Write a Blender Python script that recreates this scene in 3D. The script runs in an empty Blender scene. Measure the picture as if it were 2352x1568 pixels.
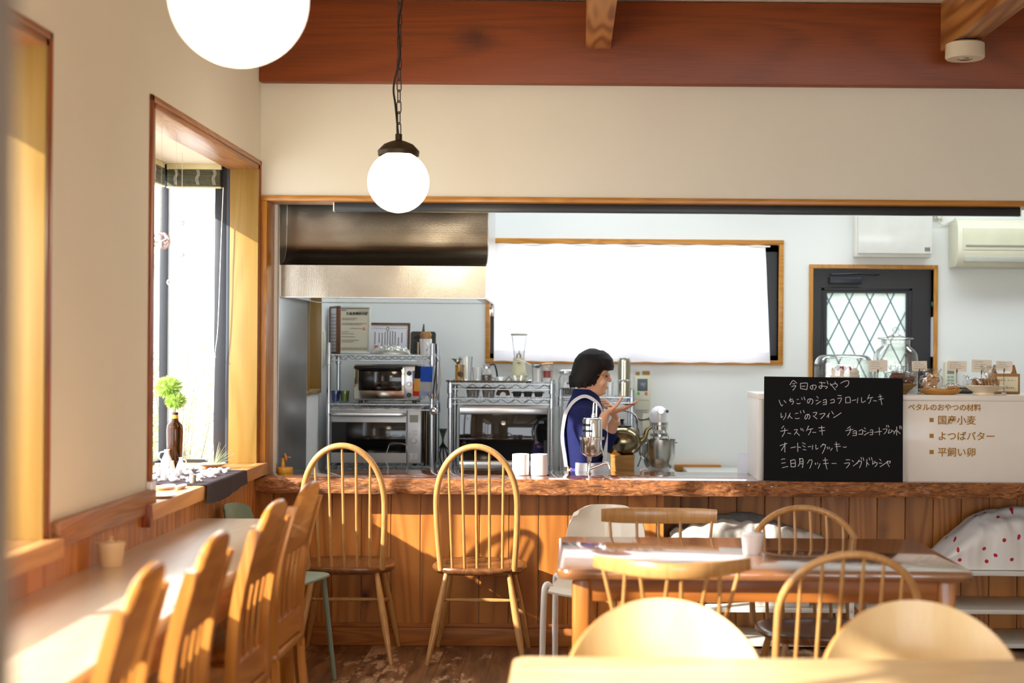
import bpy, bmesh, math, random
from mathutils import Vector as V, Matrix, noise as NZ
PI = math.pi
R = math.radians
C = bpy.context.scene.collection
S = bpy.context.scene
rnd = random.Random(7)

# ------------------------------------------------------------------ camera
F = 50.0 / 36.0 * 2352.0          # focal length in pixels
EYE = 1.40
ROLL = 0.0075
CX, CY = 1308.0, 805.0            # where the straight-ahead direction meets the frame
cam_d = bpy.data.cameras.new('camera')
cam = bpy.data.objects.new('camera', cam_d)
C.objects.link(cam)
cam.matrix_world = Matrix.Translation((0, 0, EYE)) @ Matrix.Rotation(PI / 2, 4, 'X') @ Matrix.Rotation(ROLL, 4, 'Z')
cam_d.lens = 50
cam_d.sensor_width = 36
cam_d.shift_x = -(CX - 1176) / 2352.0
cam_d.shift_y = (CY - 784) / 2352.0
cam_d.clip_start = 0.05
cam_d.dof.use_dof = True
cam_d.dof.focus_distance = 6.62
cam_d.dof.aperture_fstop = 2.0
S.camera = cam

def P(px, py, d):
    """the point at depth d (metres) that a measured photograph position stands for"""
    u, v = px - CX, py - CY
    u2 = u * math.cos(ROLL) + v * math.sin(ROLL)
    v2 = -u * math.sin(ROLL) + v * math.cos(ROLL)
    return V((u2 * d / F, d, EYE - v2 * d / F))

# ------------------------------------------------------------------ light
S.view_settings.view_transform = 'Standard'
S.view_settings.look = 'None'
S.view_settings.gamma = 1
S.view_settings.use_curve_mapping = False
S.view_settings.exposure = 0.14
cy = S.cycles
cy.use_denoising = True
cy.max_bounces = 10
cy.diffuse_bounces = 5
cy.glossy_bounces = 5
cy.transmission_bounces = 8
cy.transparent_max_bounces = 16
cy.caustics_reflective = False
cy.caustics_refractive = False
cy.sample_clamp_indirect = 6

W = bpy.data.worlds.new('world')
S.world = W
W.use_nodes = True
bg = W.node_tree.nodes['Background']
bg.inputs[0].default_value = (0.90, 0.95, 1.0, 1)
bg.inputs[1].default_value = 6.0

def add_light(name, kind, loc, energy, col, **k):
    l = bpy.data.lights.new(name, kind)
    l.energy = energy
    l.color = col
    for a, b in k.items(): setattr(l, a, b)
    o = bpy.data.objects.new(name, l)
    o.location = loc
    C.objects.link(o)
    return o

SUN_DIR = V((1.0, 0.66, -0.57)).normalized()
sun = add_light('sun', 'SUN', (-6, -4, 6), 11.5, (1.0, 0.93, 0.82), angle=R(0.8))
sun.rotation_euler = SUN_DIR.to_track_quat('-Z', 'Y').to_euler()

# ------------------------------------------------------------------ helpers
def H(h, a=1.0):
    h = h.lstrip('#')
    c = [int(h[i:i + 2], 16) / 255 for i in (0, 2, 4)]
    return tuple((x / 12.92 if x <= 0.04045 else ((x + 0.055) / 1.055) ** 2.4) for x in c) + (a,)

def nodes(name):
    m = bpy.data.materials.new(name)
    m.use_nodes = True
    nt = m.node_tree
    return m, nt, nt.nodes['Principled BSDF']

def ND(nt, t, **k):
    n = nt.nodes.new(t)
    for a, b in k.items():
        if a.startswith('_'): n.inputs[a[1:].replace('_', ' ')].default_value = b
        else: setattr(n, a, b)
    return n

def ramp(nt, stops):
    r = nt.nodes.new('ShaderNodeValToRGB')
    e = r.color_ramp.elements
    e[0].position, e[0].color = stops[0]
    e[1].position, e[1].color = stops[-1]
    for p, c in stops[1:-1]:
        x = e.new(p); x.color = c
    return r

def sh(c, f):
    return tuple(min(1, x * f) for x in c[:3]) + (1,)

def mat(name, col, rough=.5, metal=0, var=.06, ns=9.0, bump=0, bs=60.0, spec=.5, coat=0, stretch=None, sss=0, bdist=.002):
    m, nt, b = nodes(name)
    c = H(col) if isinstance(col, str) else col
    tc = ND(nt, 'ShaderNodeTexCoord')
    mp = ND(nt, 'ShaderNodeMapping')
    if stretch: mp.inputs['Scale'].default_value = stretch
    nt.links.new(tc.outputs['Object'], mp.inputs[0])
    n = ND(nt, 'ShaderNodeTexNoise', _Scale=ns, _Detail=4.0)
    nt.links.new(mp.outputs[0], n.inputs[0])
    r = ramp(nt, [(.25, sh(c, 1 - var)), (.75, sh(c, 1 + var))])
    nt.links.new(n.outputs[0], r.inputs[0])
    nt.links.new(r.outputs[0], b.inputs['Base Color'])
    b.inputs['Roughness'].default_value = rough
    b.inputs['Metallic'].default_value = metal
    b.inputs['Specular IOR Level'].default_value = spec
    b.inputs['Coat Weight'].default_value = coat
    b.inputs['Coat Roughness'].default_value = .08
    if sss:
        b.inputs['Subsurface Weight'].default_value = sss
        b.inputs['Subsurface Scale'].default_value = .01
    if bump:
        n2 = ND(nt, 'ShaderNodeTexNoise', _Scale=bs, _Detail=5.0)
        nt.links.new(mp.outputs[0], n2.inputs[0])
        bp = ND(nt, 'ShaderNodeBump', _Strength=bump, _Distance=bdist)
        nt.links.new(n2.outputs[0], bp.inputs['Height'])
        nt.links.new(bp.outputs[0], b.inputs['Normal'])
    return m

def wood(name, light, dark, axis='X', rough=.35, coat=.0, plank=0, pax='X', knots=0.0, ring=7.0, kscale=2.2, streak=.5, pvar=.09, knotcol=None, bump=.12):
    """solid timber: long grain along an axis, growth rings, optional knots and board-to-board tone"""
    m, nt, b = nodes(name)
    L = nt.links.new
    light, dark = H(light), H(dark)
    tc = ND(nt, 'ShaderNodeTexCoord')
    oi = ND(nt, 'ShaderNodeObjectInfo')
    k = ND(nt, 'ShaderNodeVectorMath', operation='MULTIPLY_ADD')
    L(oi.outputs['Random'], k.inputs[0]); k.inputs[1].default_value = (7.3, 3.1, 5.7)
    L(tc.outputs['Object'], k.inputs[2])
    co = k.outputs[0]
    wn = None
    if plank:
        sp = ND(nt, 'ShaderNodeSeparateXYZ'); L(tc.outputs['Object'], sp.inputs[0])
        dv = ND(nt, 'ShaderNodeMath', operation='DIVIDE'); L(sp.outputs['XYZ'.index(pax)], dv.inputs[0]); dv.inputs[1].default_value = plank
        fl = ND(nt, 'ShaderNodeMath', operation='FLOOR'); L(dv.outputs[0], fl.inputs[0])
        wn = ND(nt, 'ShaderNodeTexWhiteNoise', noise_dimensions='1D'); L(fl.outputs[0], wn.inputs['W'])
        ad = ND(nt, 'ShaderNodeVectorMath', operation='MULTIPLY_ADD')
        L(wn.outputs['Color'], ad.inputs[0]); ad.inputs[1].default_value = (9, 9, 9); L(co, ad.inputs[2])
        co = ad.outputs[0]
    mp = ND(nt, 'ShaderNodeMapping'); L(co, mp.inputs[0])
    s = [1.0, 1.0, 1.0]; s['XYZ'.index(axis)] = .10
    mp.inputs['Scale'].default_value = s
    w = ND(nt, 'ShaderNodeTexNoise', _Scale=ring, _Detail=2.0, _Distortion=.6); L(mp.outputs[0], w.inputs[0])
    # rings: sine of a smooth field gives flame figure
    mu = ND(nt, 'ShaderNodeMath', operation='MULTIPLY'); L(w.outputs[0], mu.inputs[0]); mu.inputs[1].default_value = 75.0
    sn = ND(nt, 'ShaderNodeMath', operation='SINE'); L(mu.outputs[0], sn.inputs[0])
    mr = ND(nt, 'ShaderNodeMapRange'); L(sn.outputs[0], mr.inputs[0]); mr.inputs[1].default_value = -1
    mp2 = ND(nt, 'ShaderNodeMapping'); L(co, mp2.inputs[0])
    s2 = [1.0, 1.0, 1.0]; s2['XYZ'.index(axis)] = .03
    mp2.inputs['Scale'].default_value = s2
    fi = ND(nt, 'ShaderNodeTexNoise', _Scale=150.0, _Detail=3.0); L(mp2.outputs[0], fi.inputs[0])
    lo = ND(nt, 'ShaderNodeTexNoise', _Scale=2.5, _Detail=2.0); L(mp.outputs[0], lo.inputs[0])
    mx = ND(nt, 'ShaderNodeMix', data_type='FLOAT'); mx.inputs[0].default_value = streak
    L(mr.outputs[0], mx.inputs[2]); L(fi.outputs[0], mx.inputs[3])
    mx2 = ND(nt, 'ShaderNodeMix', data_type='FLOAT'); mx2.inputs[0].default_value = .35
    L(mx.outputs[0], mx2.inputs[2]); L(lo.outputs[0], mx2.inputs[3])
    rp = ramp(nt, [(.15, dark), (.5, tuple((dark[i] + light[i] * 2) / 3 for i in range(3)) + (1,)), (.8, light)])
    L(mx2.outputs[0], rp.inputs[0])
    col = rp.outputs[0]
    if knots:
        mk = ND(nt, 'ShaderNodeMapping'); L(co, mk.inputs[0])
        s3 = [1.0, 1.0, 1.0]; s3['XYZ'.index(axis)] = .62
        mk.inputs['Scale'].default_value = s3
        vo = ND(nt, 'ShaderNodeTexVoronoi', _Scale=kscale); L(mk.outputs[0], vo.inputs['Vector'])
        wv = ND(nt, 'ShaderNodeTexNoise', _Scale=14.0); L(co, wv.inputs[0])
        a2 = ND(nt, 'ShaderNodeMath', operation='MULTIPLY_ADD'); L(wv.outputs[0], a2.inputs[0]); a2.inputs[1].default_value = .09; L(vo.outputs['Distance'], a2.inputs[2])
        kr = ramp(nt, [(.045 + knots * .1, (1, 1, 1, 1)), (.10 + knots * .12, (.3, .3, .3, 1)), (.16 + knots * .16, (0, 0, 0, 1))])
        L(a2.outputs[0], kr.inputs[0])
        km = ND(nt, 'ShaderNodeMix', data_type='RGBA'); L(kr.outputs[0], km.inputs[0]); L(col, km.inputs[6])
        km.inputs[7].default_value = H(knotcol) if knotcol else sh(dark, .35)
        col = km.outputs[2]
    if wn:
        mr2 = ND(nt, 'ShaderNodeMapRange'); L(wn.outputs['Value'], mr2.inputs[0]); mr2.inputs[3].default_value = 1 - pvar; mr2.inputs[4].default_value = 1 + pvar
        vm = ND(nt, 'ShaderNodeVectorMath', operation='SCALE'); L(col, vm.inputs[0]); L(mr2.outputs[0], vm.inputs['Scale'])
        col = vm.outputs[0]
    L(col, b.inputs['Base Color'])
    b.inputs['Roughness'].default_value = rough
    b.inputs['Coat Weight'].default_value = coat
    b.inputs['Coat Roughness'].default_value = .07
    bp = ND(nt, 'ShaderNodeBump', _Strength=bump, _Distance=.001); L(mx.outputs[0], bp.inputs['Height']); L(bp.outputs[0], b.inputs['Normal'])
    return m

def glassy(name, tint=(1, 1, 1, 1), clear=.88, edge=.35, rough=.02):
    """thin clear glass or film: mostly clear face-on, reflecting towards its edges"""
    m, nt, b = nodes(name)
    nt.nodes.remove(b)
    out = nt.nodes['Material Output']
    L = nt.links.new
    n = ND(nt, 'ShaderNodeTexNoise', _Scale=3.0)
    tr = ND(nt, 'ShaderNodeBsdfTransparent')
    gl = ND(nt, 'ShaderNodeBsdfGlossy'); gl.inputs['Roughness'].default_value = rough
    lw = ND(nt, 'ShaderNodeLayerWeight'); lw.inputs[0].default_value = .5
    pw = ND(nt, 'ShaderNodeMath', operation='POWER'); L(lw.outputs['Facing'], pw.inputs[0]); pw.inputs[1].default_value = 1.2 / edge
    tm = ND(nt, 'ShaderNodeMix', data_type='RGBA'); L(pw.outputs[0], tm.inputs[0]); tm.inputs[6].default_value = tint; tm.inputs[7].default_value = sh(tint, .35); L(tm.outputs[2], tr.inputs[0])
    mr = ND(nt, 'ShaderNodeMapRange'); L(pw.outputs[0], mr.inputs[0])
    mr.inputs[3].default_value = (1 - clear) * .45; mr.inputs[4].default_value = .85
    ad = ND(nt, 'ShaderNodeMath', operation='MULTIPLY_ADD'); L(n.outputs[0], ad.inputs[0]); ad.inputs[1].default_value = .03; L(mr.outputs[0], ad.inputs[2])
    mi = ND(nt, 'ShaderNodeMixShader'); L(ad.outputs[0], mi.inputs[0]); L(tr.outputs[0], mi.inputs[1]); L(gl.outputs[0], mi.inputs[2])
    L(mi.outputs[0], out.inputs[0])
    return m

def cloth(name, col, trans=.3, rough=.9, ns=220.0, bump=.25, var=.05):
    m, nt, b = nodes(name)
    L = nt.links.new
    c = H(col)
    b.inputs['Roughness'].default_value = rough
    b.inputs['Specular IOR Level'].default_value = .1
    tc = ND(nt, 'ShaderNodeTexCoord')
    n = ND(nt, 'ShaderNodeTexNoise', _Scale=ns, _Detail=2.0); L(tc.outputs['Object'], n.inputs[0])
    r = ramp(nt, [(.3, sh(c, 1 - var)), (.7, sh(c, 1 + var))]); L(n.outputs[0], r.inputs[0]); L(r.outputs[0], b.inputs[0])
    bp = ND(nt, 'ShaderNodeBump', _Strength=bump, _Distance=.001); L(n.outputs[0], bp.inputs['Height']); L(bp.outputs[0], b.inputs['Normal'])
    if trans:
        t = ND(nt, 'ShaderNodeBsdfTranslucent'); L(r.outputs[0], t.inputs[0])
        mi = ND(nt, 'ShaderNodeMixShader'); mi.inputs[0].default_value = trans
        L(b.outputs[0], mi.inputs[1]); L(t.outputs[0], mi.inputs[2]); L(mi.outputs[0], nt.nodes['Material Output'].inputs[0])
    return m

def emit(name, col, strength, edge=None):
    m, nt, b = nodes(name)
    c = H(col)
    b.inputs['Base Color'].default_value = sh(c, .8)
    tc = ND(nt, 'ShaderNodeTexCoord')
    n = ND(nt, 'ShaderNodeTexNoise', _Scale=4.0); nt.links.new(tc.outputs['Object'], n.inputs[0])
    r = ramp(nt, [(.2, sh(c, .97)), (.8, c)]); nt.links.new(n.outputs[0], r.inputs[0]); nt.links.new(r.outputs[0], b.inputs['Emission Color'])
    b.inputs['Emission Strength'].default_value = strength
    b.inputs['Roughness'].default_value = .15
    return m

def clean(poly):
    return [V(p) for p in poly]

def curve_pts(ctrl, n=8, closed=False):
    """Catmull-Rom through control points (tuples of any length)"""
    pts = [tuple(p) for p in ctrl]
    N = len(pts); out = []
    rng = range(N if closed else N - 1)
    for i in rng:
        if closed: a, b, c, d = pts[(i - 1) % N], pts[i], pts[(i + 1) % N], pts[(i + 2) % N]
        else: a, b, c, d = pts[max(i - 1, 0)], pts[i], pts[i + 1], pts[min(i + 2, N - 1)]
        for j in range(n):
            t = j / n
            out.append(tuple(.5 * (2 * b[k] + (c[k] - a[k]) * t + (2 * a[k] - 5 * b[k] + 4 * c[k] - d[k]) * t * t + (3 * b[k] - a[k] - 3 * c[k] + d[k]) * t ** 3) for k in range(len(b))))
    if not closed: out.append(pts[-1])
    return out

class MB:
    def __init__(s):
        s.bm = bmesh.new()
    def _xf(s, vs, loc, rot, sc=None):
        M = Matrix.Translation(loc)
        if rot is not None:
            M = M @ (rot if isinstance(rot, Matrix) else Matrix.Rotation(rot[2], 4, 'Z') @ Matrix.Rotation(rot[1], 4, 'Y') @ Matrix.Rotation(rot[0], 4, 'X'))
        if sc: M = M @ Matrix.Diagonal((*sc, 1))
        bmesh.ops.transform(s.bm, matrix=M, verts=vs)
    def box(s, c, d, bev=0.0, rot=None, seg=2):
        r = bmesh.ops.create_cube(s.bm, size=1)
        vs = r['verts']
        bmesh.ops.scale(s.bm, vec=d, verts=vs)
        if bev > 0:
            es = list({e for v in vs for e in v.link_edges})
            g = bmesh.ops.bevel(s.bm, geom=es, offset=min(bev, min(d) * .49), segments=seg, profile=.5, affect='EDGES')
            vs = list({v for f in g['faces'] for v in f.verts} | {v for v in vs if v.is_valid})
            # gather whole island
            st = list(vs); seen = set(vs)
            while st:
                v = st.pop()
                for e in v.link_edges:
                    o = e.other_vert(v)
                    if o not in seen: seen.add(o); st.append(o)
            vs = list(seen)
        s._xf(vs, c, rot)
        return s
    def b2(s, lo, hi, bev=0.0):
        lo, hi = V(lo), V(hi)
        return s.box((lo + hi) / 2, tuple(abs(x) for x in (hi - lo)), bev)
    def lathe(s, prof, loc=(0, 0, 0), rot=None, seg=32, arc=2 * PI, sc=None):
        rings = []
        vs = []
        full = abs(arc - 2 * PI) < 1e-6
        n = seg if full else seg + 1
        for r, z in prof:
            if r < 1e-6:
                v = s.bm.verts.new((0, 0, z)); rings.append([v]); vs.append(v)
            else:
                ring = [s.bm.verts.new((r * math.cos(arc * i / seg), r * math.sin(arc * i / seg), z)) for i in range(n)]
                rings.append(ring); vs += ring
        for a, b in zip(rings, rings[1:]):
            for i in range(seg):
                j = (i + 1) % n
                if len(a) == 1 and len(b) == 1: continue
                if len(a) == 1: fv = (a[0], b[j], b[i])
                elif len(b) == 1: fv = (a[i], a[j], b[0])
                else: fv = (a[i], a[j], b[j], b[i])
                try: s.bm.faces.new(fv)
                except ValueError: pass
        s._xf(vs, loc, rot, sc)
        return s
    def cyl(s, a, b, r, r2=None, seg=16):
        a, b = V(a), V(b)
        h = (b - a).length
        q = (b - a).to_track_quat('Z', 'Y').to_matrix().to_4x4()
        r2 = r if r2 is None else r2
        return s.lathe([(0, 0), (r, 0), (r2, h), (0, h)], a, q, seg)
    def tube(s, pts, r, seg=10, closed=False, flat=1.0, up=None):
        pts = [V(p) for p in pts]
        n = len(pts)
        rs = r if isinstance(r, (list, tuple)) else [r] * n
        if len(rs) != n:
            rs = [rs[min(len(rs) - 1, int(i / (n - 1) * (len(rs) - 1)))] * 1.0 if False else _lerp(rs, i / (n - 1)) for i in range(n)]
        tang = []
        for i in range(n):
            if closed: t = pts[(i + 1) % n] - pts[(i - 1) % n]
            else: t = pts[min(i + 1, n - 1)] - pts[max(i - 1, 0)]
            tang.append(t.normalized() if t.length > 1e-9 else V((0, 0, 1)))
        t0 = tang[0]
        ref = V(up) if up is not None else (V((0, 0, 1)) if abs(t0.z) < .9 else V((1, 0, 0)))
        nrm = (ref - t0 * ref.dot(t0)).normalized()
        rings = []
        for i in range(n):
            t = tang[i]
            if up is not None: nn = V(up) - t * V(up).dot(t)
            else: nn = nrm - t * nrm.dot(t)
            nrm = nn.normalized() if nn.length > 1e-6 else nrm
            bi = t.cross(nrm)
            rings.append([s.bm.verts.new(pts[i] + (nrm * math.cos(2 * PI * k / seg) * flat + bi * math.sin(2 * PI * k / seg)) * rs[i]) for k in range(seg)])
        m = n if closed else n - 1
        for i in range(m):
            a, b = rings[i], rings[(i + 1) % n]
            for k in range(seg):
                s.bm.faces.new((a[k], a[(k + 1) % seg], b[(k + 1) % seg], b[k]))
        if not closed:
            s.bm.faces.new(rings[0][::-1]); s.bm.faces.new(rings[-1])
        return s
    def prism(s, poly, t, M=None, bev=0.0):
        """polygon in local XY extruded by t along Z, then moved by matrix M"""
        vs = [s.bm.verts.new((p[0], p[1], 0)) for p in poly]
        f = s.bm.faces.new(vs)
        g = bmesh.ops.extrude_face_region(s.bm, geom=[f])
        nv = [x for x in g['geom'] if isinstance(x, bmesh.types.BMVert)]
        bmesh.ops.translate(s.bm, vec=(0, 0, t), verts=nv)
        allv = vs + nv
        if bev:
            es = [e for e in {e for v in allv for e in v.link_edges} if abs(e.verts[0].co.z - e.verts[1].co.z) < 1e-6]
            g = bmesh.ops.bevel(s.bm, geom=es, offset=bev, segments=2, profile=.5, affect='EDGES')
            allv = list({v for v in allv if v.is_valid} | {v for f in g['faces'] for v in f.verts})
            seen = set(allv); st = list(allv)
            while st:
                v = st.pop()
                for e in v.link_edges:
                    o = e.other_vert(v)
                    if o not in seen: seen.add(o); st.append(o)
            allv = list(seen)
        if M is not None: bmesh.ops.transform(s.bm, matrix=M, verts=allv)
        return s
    def ball(s, c, r, sc=(1, 1, 1), sub=3, rot=None):
        g = bmesh.ops.create_icosphere(s.bm, subdivisions=sub, radius=r)
        s._xf(g['verts'], c, rot, sc)
        return s
    def grid(s, fn, nu, nv, thick=0):
        g = [[s.bm.verts.new(fn(i / nu, j / nv)) for j in range(nv + 1)] for i in range(nu + 1)]
        for i in range(nu):
            for j in range(nv):
                s.bm.faces.new((g[i][j], g[i + 1][j], g[i + 1][j + 1], g[i][j + 1]))
        if thick:
            s.bm.normal_update()
            bmesh.ops.solidify(s.bm, geom=list(s.bm.faces), thickness=thick)
        return s
    def out(s, name, m, parent=None, loc=(0, 0, 0), rot=(0, 0, 0), smooth=38):
        bm = s.bm
        bmesh.ops.recalc_face_normals(bm, faces=bm.faces)
        for f in bm.faces: f.smooth = bool(smooth)
        if smooth:
            lim = R(smooth)
            for e in bm.edges:
                if len(e.link_faces) == 2 and e.calc_face_angle(0) > lim: e.smooth = False
        me = bpy.data.meshes.new(name)
        bm.to_mesh(me); bm.free()
        if isinstance(m, (list, tuple)):
            for x in m: me.materials.append(x)
        else: me.materials.append(m)
        o = bpy.data.objects.new(name, me)
        C.objects.link(o)
        o.location = loc; o.rotation_euler = rot
        if parent is not None: o.parent = parent
        return o

def _lerp(a, t):
    x = t * (len(a) - 1); i = min(int(x), len(a) - 2); f = x - i
    return a[i] * (1 - f) + a[i + 1] * f

def thing(name, label, cat, loc=(0, 0, 0), rz=0, group=None, rot=None):
    o = bpy.data.objects.new(name, None)
    C.objects.link(o)
    o.empty_display_size = .1
    o.location = loc
    o.rotation_euler = rot if rot else (0, 0, rz)
    o['label'] = label; o['category'] = cat
    if group: o['group'] = group
    return o

def tag(o, label, cat, group=None, kind=None):
    o['label'] = label; o['category'] = cat
    if group: o['group'] = group
    if kind: o['kind'] = kind
    return o

def struct(o, label=None):
    o['kind'] = 'structure'
    if label: o['label'] = label
    return o

def dup(root, loc, rz=0, label=None, group=None, scale=None):
    def cp(o, par):
        c = o.copy(); C.objects.link(c)
        if par is not None: c.parent = par
        for ch in kids.get(o, []): cp(ch, c)
        return c
    kids = {}
    for o in C.objects:
        if o.parent is not None: kids.setdefault(o.parent, []).append(o)
    r = cp(root, None)
    r.location = loc
    r.rotation_euler = rz if isinstance(rz, (tuple, list)) else (0, 0, rz)
    if scale: r.scale = scale
    if label: r['label'] = label
    if group: r['group'] = group
    return r

def text_mesh(body, size, mb_name, m, parent, loc, rot, align='LEFT', bold=0.0, ext=.0004, space=1.0):
    cu = bpy.data.curves.new('lettering', 'FONT')
    cu.body = body; cu.size = size; cu.align_x = align; cu.extrude = ext; cu.offset = bold; cu.space_character = space
    cu.resolution_u = 3
    o = bpy.data.objects.new('lettering', cu)
    C.objects.link(o)
    dg = bpy.context.evaluated_depsgraph_get()
    me = bpy.data.meshes.new_from_object(o.evaluated_get(dg))
    bpy.data.objects.remove(o)
    n = bpy.data.objects.new(mb_name, me)
    me.materials.clear(); me.materials.append(m)
    C.objects.link(n)
    n.parent = parent; n.location = loc; n.rotation_euler = rot
    return n

# ------------------------------------------------------------------ materials
M_plaster = mat('plaster', '#E4E1D3', rough=.85, var=.02, ns=2.5, bump=.15, bs=45, spec=.2)
M_kwall = mat('kitchen_wall', '#E6E9E6', rough=.6, var=.015, ns=2, bump=.04, bs=120)
M_ceil = mat('ceiling_paint', '#EFE8DC', rough=.9, var=.02, ns=3)
M_beam = wood('beam_wood', '#904412', '#542206', 'X', rough=.42, knots=.55, ring=2.0, kscale=2.3, streak=.75, knotcol='#3A1A10')
M_joist = wood('joist_wood', '#D59A58', '#8A4A1E', 'Y', rough=.35, ring=3.0, knots=0, streak=.25)
M_trimX = wood('trim_wood_x', '#C88C3C', '#96601F', 'X', rough=.3, ring=9, streak=.6)
M_trimZ = wood('trim_wood_z', '#C88C3C', '#96601F', 'Z', rough=.3, ring=9, streak=.6)
M_trimY = wood('trim_wood_y', '#B98050', '#7E4B26', 'Y', rough=.35, ring=9, streak=.6)
M_jamb = wood('jamb_wood', '#9A7C42', '#84662C', 'Z', rough=.32, ring=3.5, streak=.6)
M_redtrim = wood('red_trim_wood', '#A04E22', '#6A2C10', 'Z', rough=.35, ring=8, streak=.6)
M_sill = wood('sill_wood', '#DDA468', '#B87A40', 'Y', rough=.35, ring=5, streak=.4)
M_pineX = wood('wainscot_pine', '#C8823A', '#97581E', 'Z', rough=.42, plank=.14, pax='X', knots=.22, ring=3.2, kscale=3.4, streak=.35, knotcol='#3C1D0C')
M_pineY = wood('wainscot_pine_side', '#CC8A4C', '#A0622C', 'Z', rough=.42, plank=.12, pax='Y', knots=.2, ring=3.2, kscale=3.2, streak=.35, knotcol='#4A240F')
M_baseX = wood('baseboard_pine', '#B87336', '#80481C', 'X', rough=.45, ring=5)
M_black_metal = mat('black_metal', '#1B1D22', rough=.35, var=.1)
M_navy_metal = mat('window_bronze', '#23262E', rough=.4, var=.08)
M_bluegrey = mat('window_liner', '#39414F', rough=.45, var=.06)
M_steel = mat('stainless', '#C2C0BA', rough=.22, metal=1, var=.05, ns=6, stretch=(1, 1, 12))
M_chrome = mat('chrome', '#DADADA', rough=.08, metal=1, var=.02)
M_wire = mat('chromed_wire', '#B9BDC2', rough=.25, metal=1, var=.05)
M_white_pl = mat('white_plastic', '#E8E6DF', rough=.35, var=.02)
M_cream_pl = mat('cream_plastic', '#D9D6BF', rough=.4, var=.03)
M_black_pl = mat('black_plastic', '#101114', rough=.3, var=.1)
M_white_cer = mat('white_ceramic', '#F0F0F0', rough=.15, var=.015, coat=.4)
M_glass = glassy('clear_glass')
M_pane = glassy('window_glass', clear=.97, edge=.12)
M_film = glassy('cellophane', clear=.72, edge=.5, rough=.12)
# ================================================================== the setting
YW = 6.74        # front of the wall with the serving opening
XL = -1.471      # left wall
ZC = 3.05        # underside of ceiling
ZS = .80         # top of the serving counter

# floor with worn planks running away from the camera
def floor_mat():
    m, nt, b = nodes('worn_floorboards')
    L = nt.links.new
    tc = ND(nt, 'ShaderNodeTexCoord')
    sp = ND(nt, 'ShaderNodeSeparateXYZ'); L(tc.outputs['Object'], sp.inputs[0])
    dv = ND(nt, 'ShaderNodeMath', operation='DIVIDE'); L(sp.outputs[0], dv.inputs[0]); dv.inputs[1].default_value = .115
    fl = ND(nt, 'ShaderNodeMath', operation='FLOOR'); L(dv.outputs[0], fl.inputs[0])
    wn = ND(nt, 'ShaderNodeTexWhiteNoise', noise_dimensions='1D'); L(fl.outputs[0], wn.inputs['W'])
    fr = ND(nt, 'ShaderNodeMath', operation='FRACT'); L(dv.outputs[0], fr.inputs[0])
    mp = ND(nt, 'ShaderNodeMapping'); mp.inputs['Scale'].default_value = (1, .12, 1)
    ad = ND(nt, 'ShaderNodeVectorMath', operation='MULTIPLY_ADD'); L(wn.outputs['Color'], ad.inputs[0]); ad.inputs[1].default_value = (5, 5, 5); L(tc.outputs['Object'], ad.inputs[2])
    L(ad.outputs[0], mp.inputs[0])
    g = ND(nt, 'ShaderNodeTexNoise', _Scale=30.0, _Detail=5.0, _Distortion=.5); L(mp.outputs[0], g.inputs[0])
    r = ramp(nt, [(.3, H('#513826')), (.7, H('#90694A'))]); L(g.outputs[0], r.inputs[0])
    mp3 = ND(nt, 'ShaderNodeMapping'); mp3.inputs['Scale'].default_value = (1, .45, 1); L(ad.outputs[0], mp3.inputs[0])
    wr = ND(nt, 'ShaderNodeTexNoise', _Scale=9.0, _Detail=8.0, _Roughness=.75); L(mp3.outputs[0], wr.inputs[0])
    wa = ND(nt, 'ShaderNodeMath', operation='MULTIPLY_ADD'); L(wn.outputs['Value'], wa.inputs[0]); wa.inputs[1].default_value = .16; L(wr.outputs[0], wa.inputs[2])
    r2 = ramp(nt, [(.60, (0, 0, 0, 1)), (.68, (1, 1, 1, 1))]); L(wa.outputs[0], r2.inputs[0])
    mx = ND(nt, 'ShaderNodeMix', data_type='RGBA'); L(r2.outputs[0], mx.inputs[0]); L(r.outputs[0], mx.inputs[6]); mx.inputs[7].default_value = H('#C4A484')
    gp = ramp(nt, [(.0, (0, 0, 0, 1)), (.03, (1, 1, 1, 1))]); L(fr.outputs[0], gp.inputs[0])
    m2 = ND(nt, 'ShaderNodeMix', data_type='RGBA'); L(gp.outputs[0], m2.inputs[0]); m2.inputs[6].default_value = H('#1A0E08'); L(mx.outputs[2], m2.inputs[7])
    L(m2.outputs[2], b.inputs[0])
    b.inputs['Roughness'].default_value = .38
    bp = ND(nt, 'ShaderNodeBump', _Strength=.3, _Distance=.002); L(g.outputs[0], bp.inputs['Height']); L(bp.outputs[0], b.inputs['Normal'])
    return m
M_floor = floor_mat()
struct(MB().b2((-1.9, -4, -.1), (5.2, 9.2, 0)).out('floor', M_floor, smooth=0))

# left wall with two window openings
ZW0, ZW1 = .805, 2.267          # window sill underside, window head
m = MB()
for a, b, z0, z1 in ((-4, .4, 0, 3.3), (3.99, 4.99, 0, 3.3), (6.70, 6.96, 0, 3.3), (.4, 3.99, ZW1, 3.3), (4.99, 6.70, ZW1, 3.3), (.4, 3.99, 0, ZW0), (4.99, 6.70, 0, ZW0)):
    m.b2((XL - .14, a, z0), (XL, b, z1))
struct(m.out('wall_left', M_plaster, smooth=0))
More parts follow.
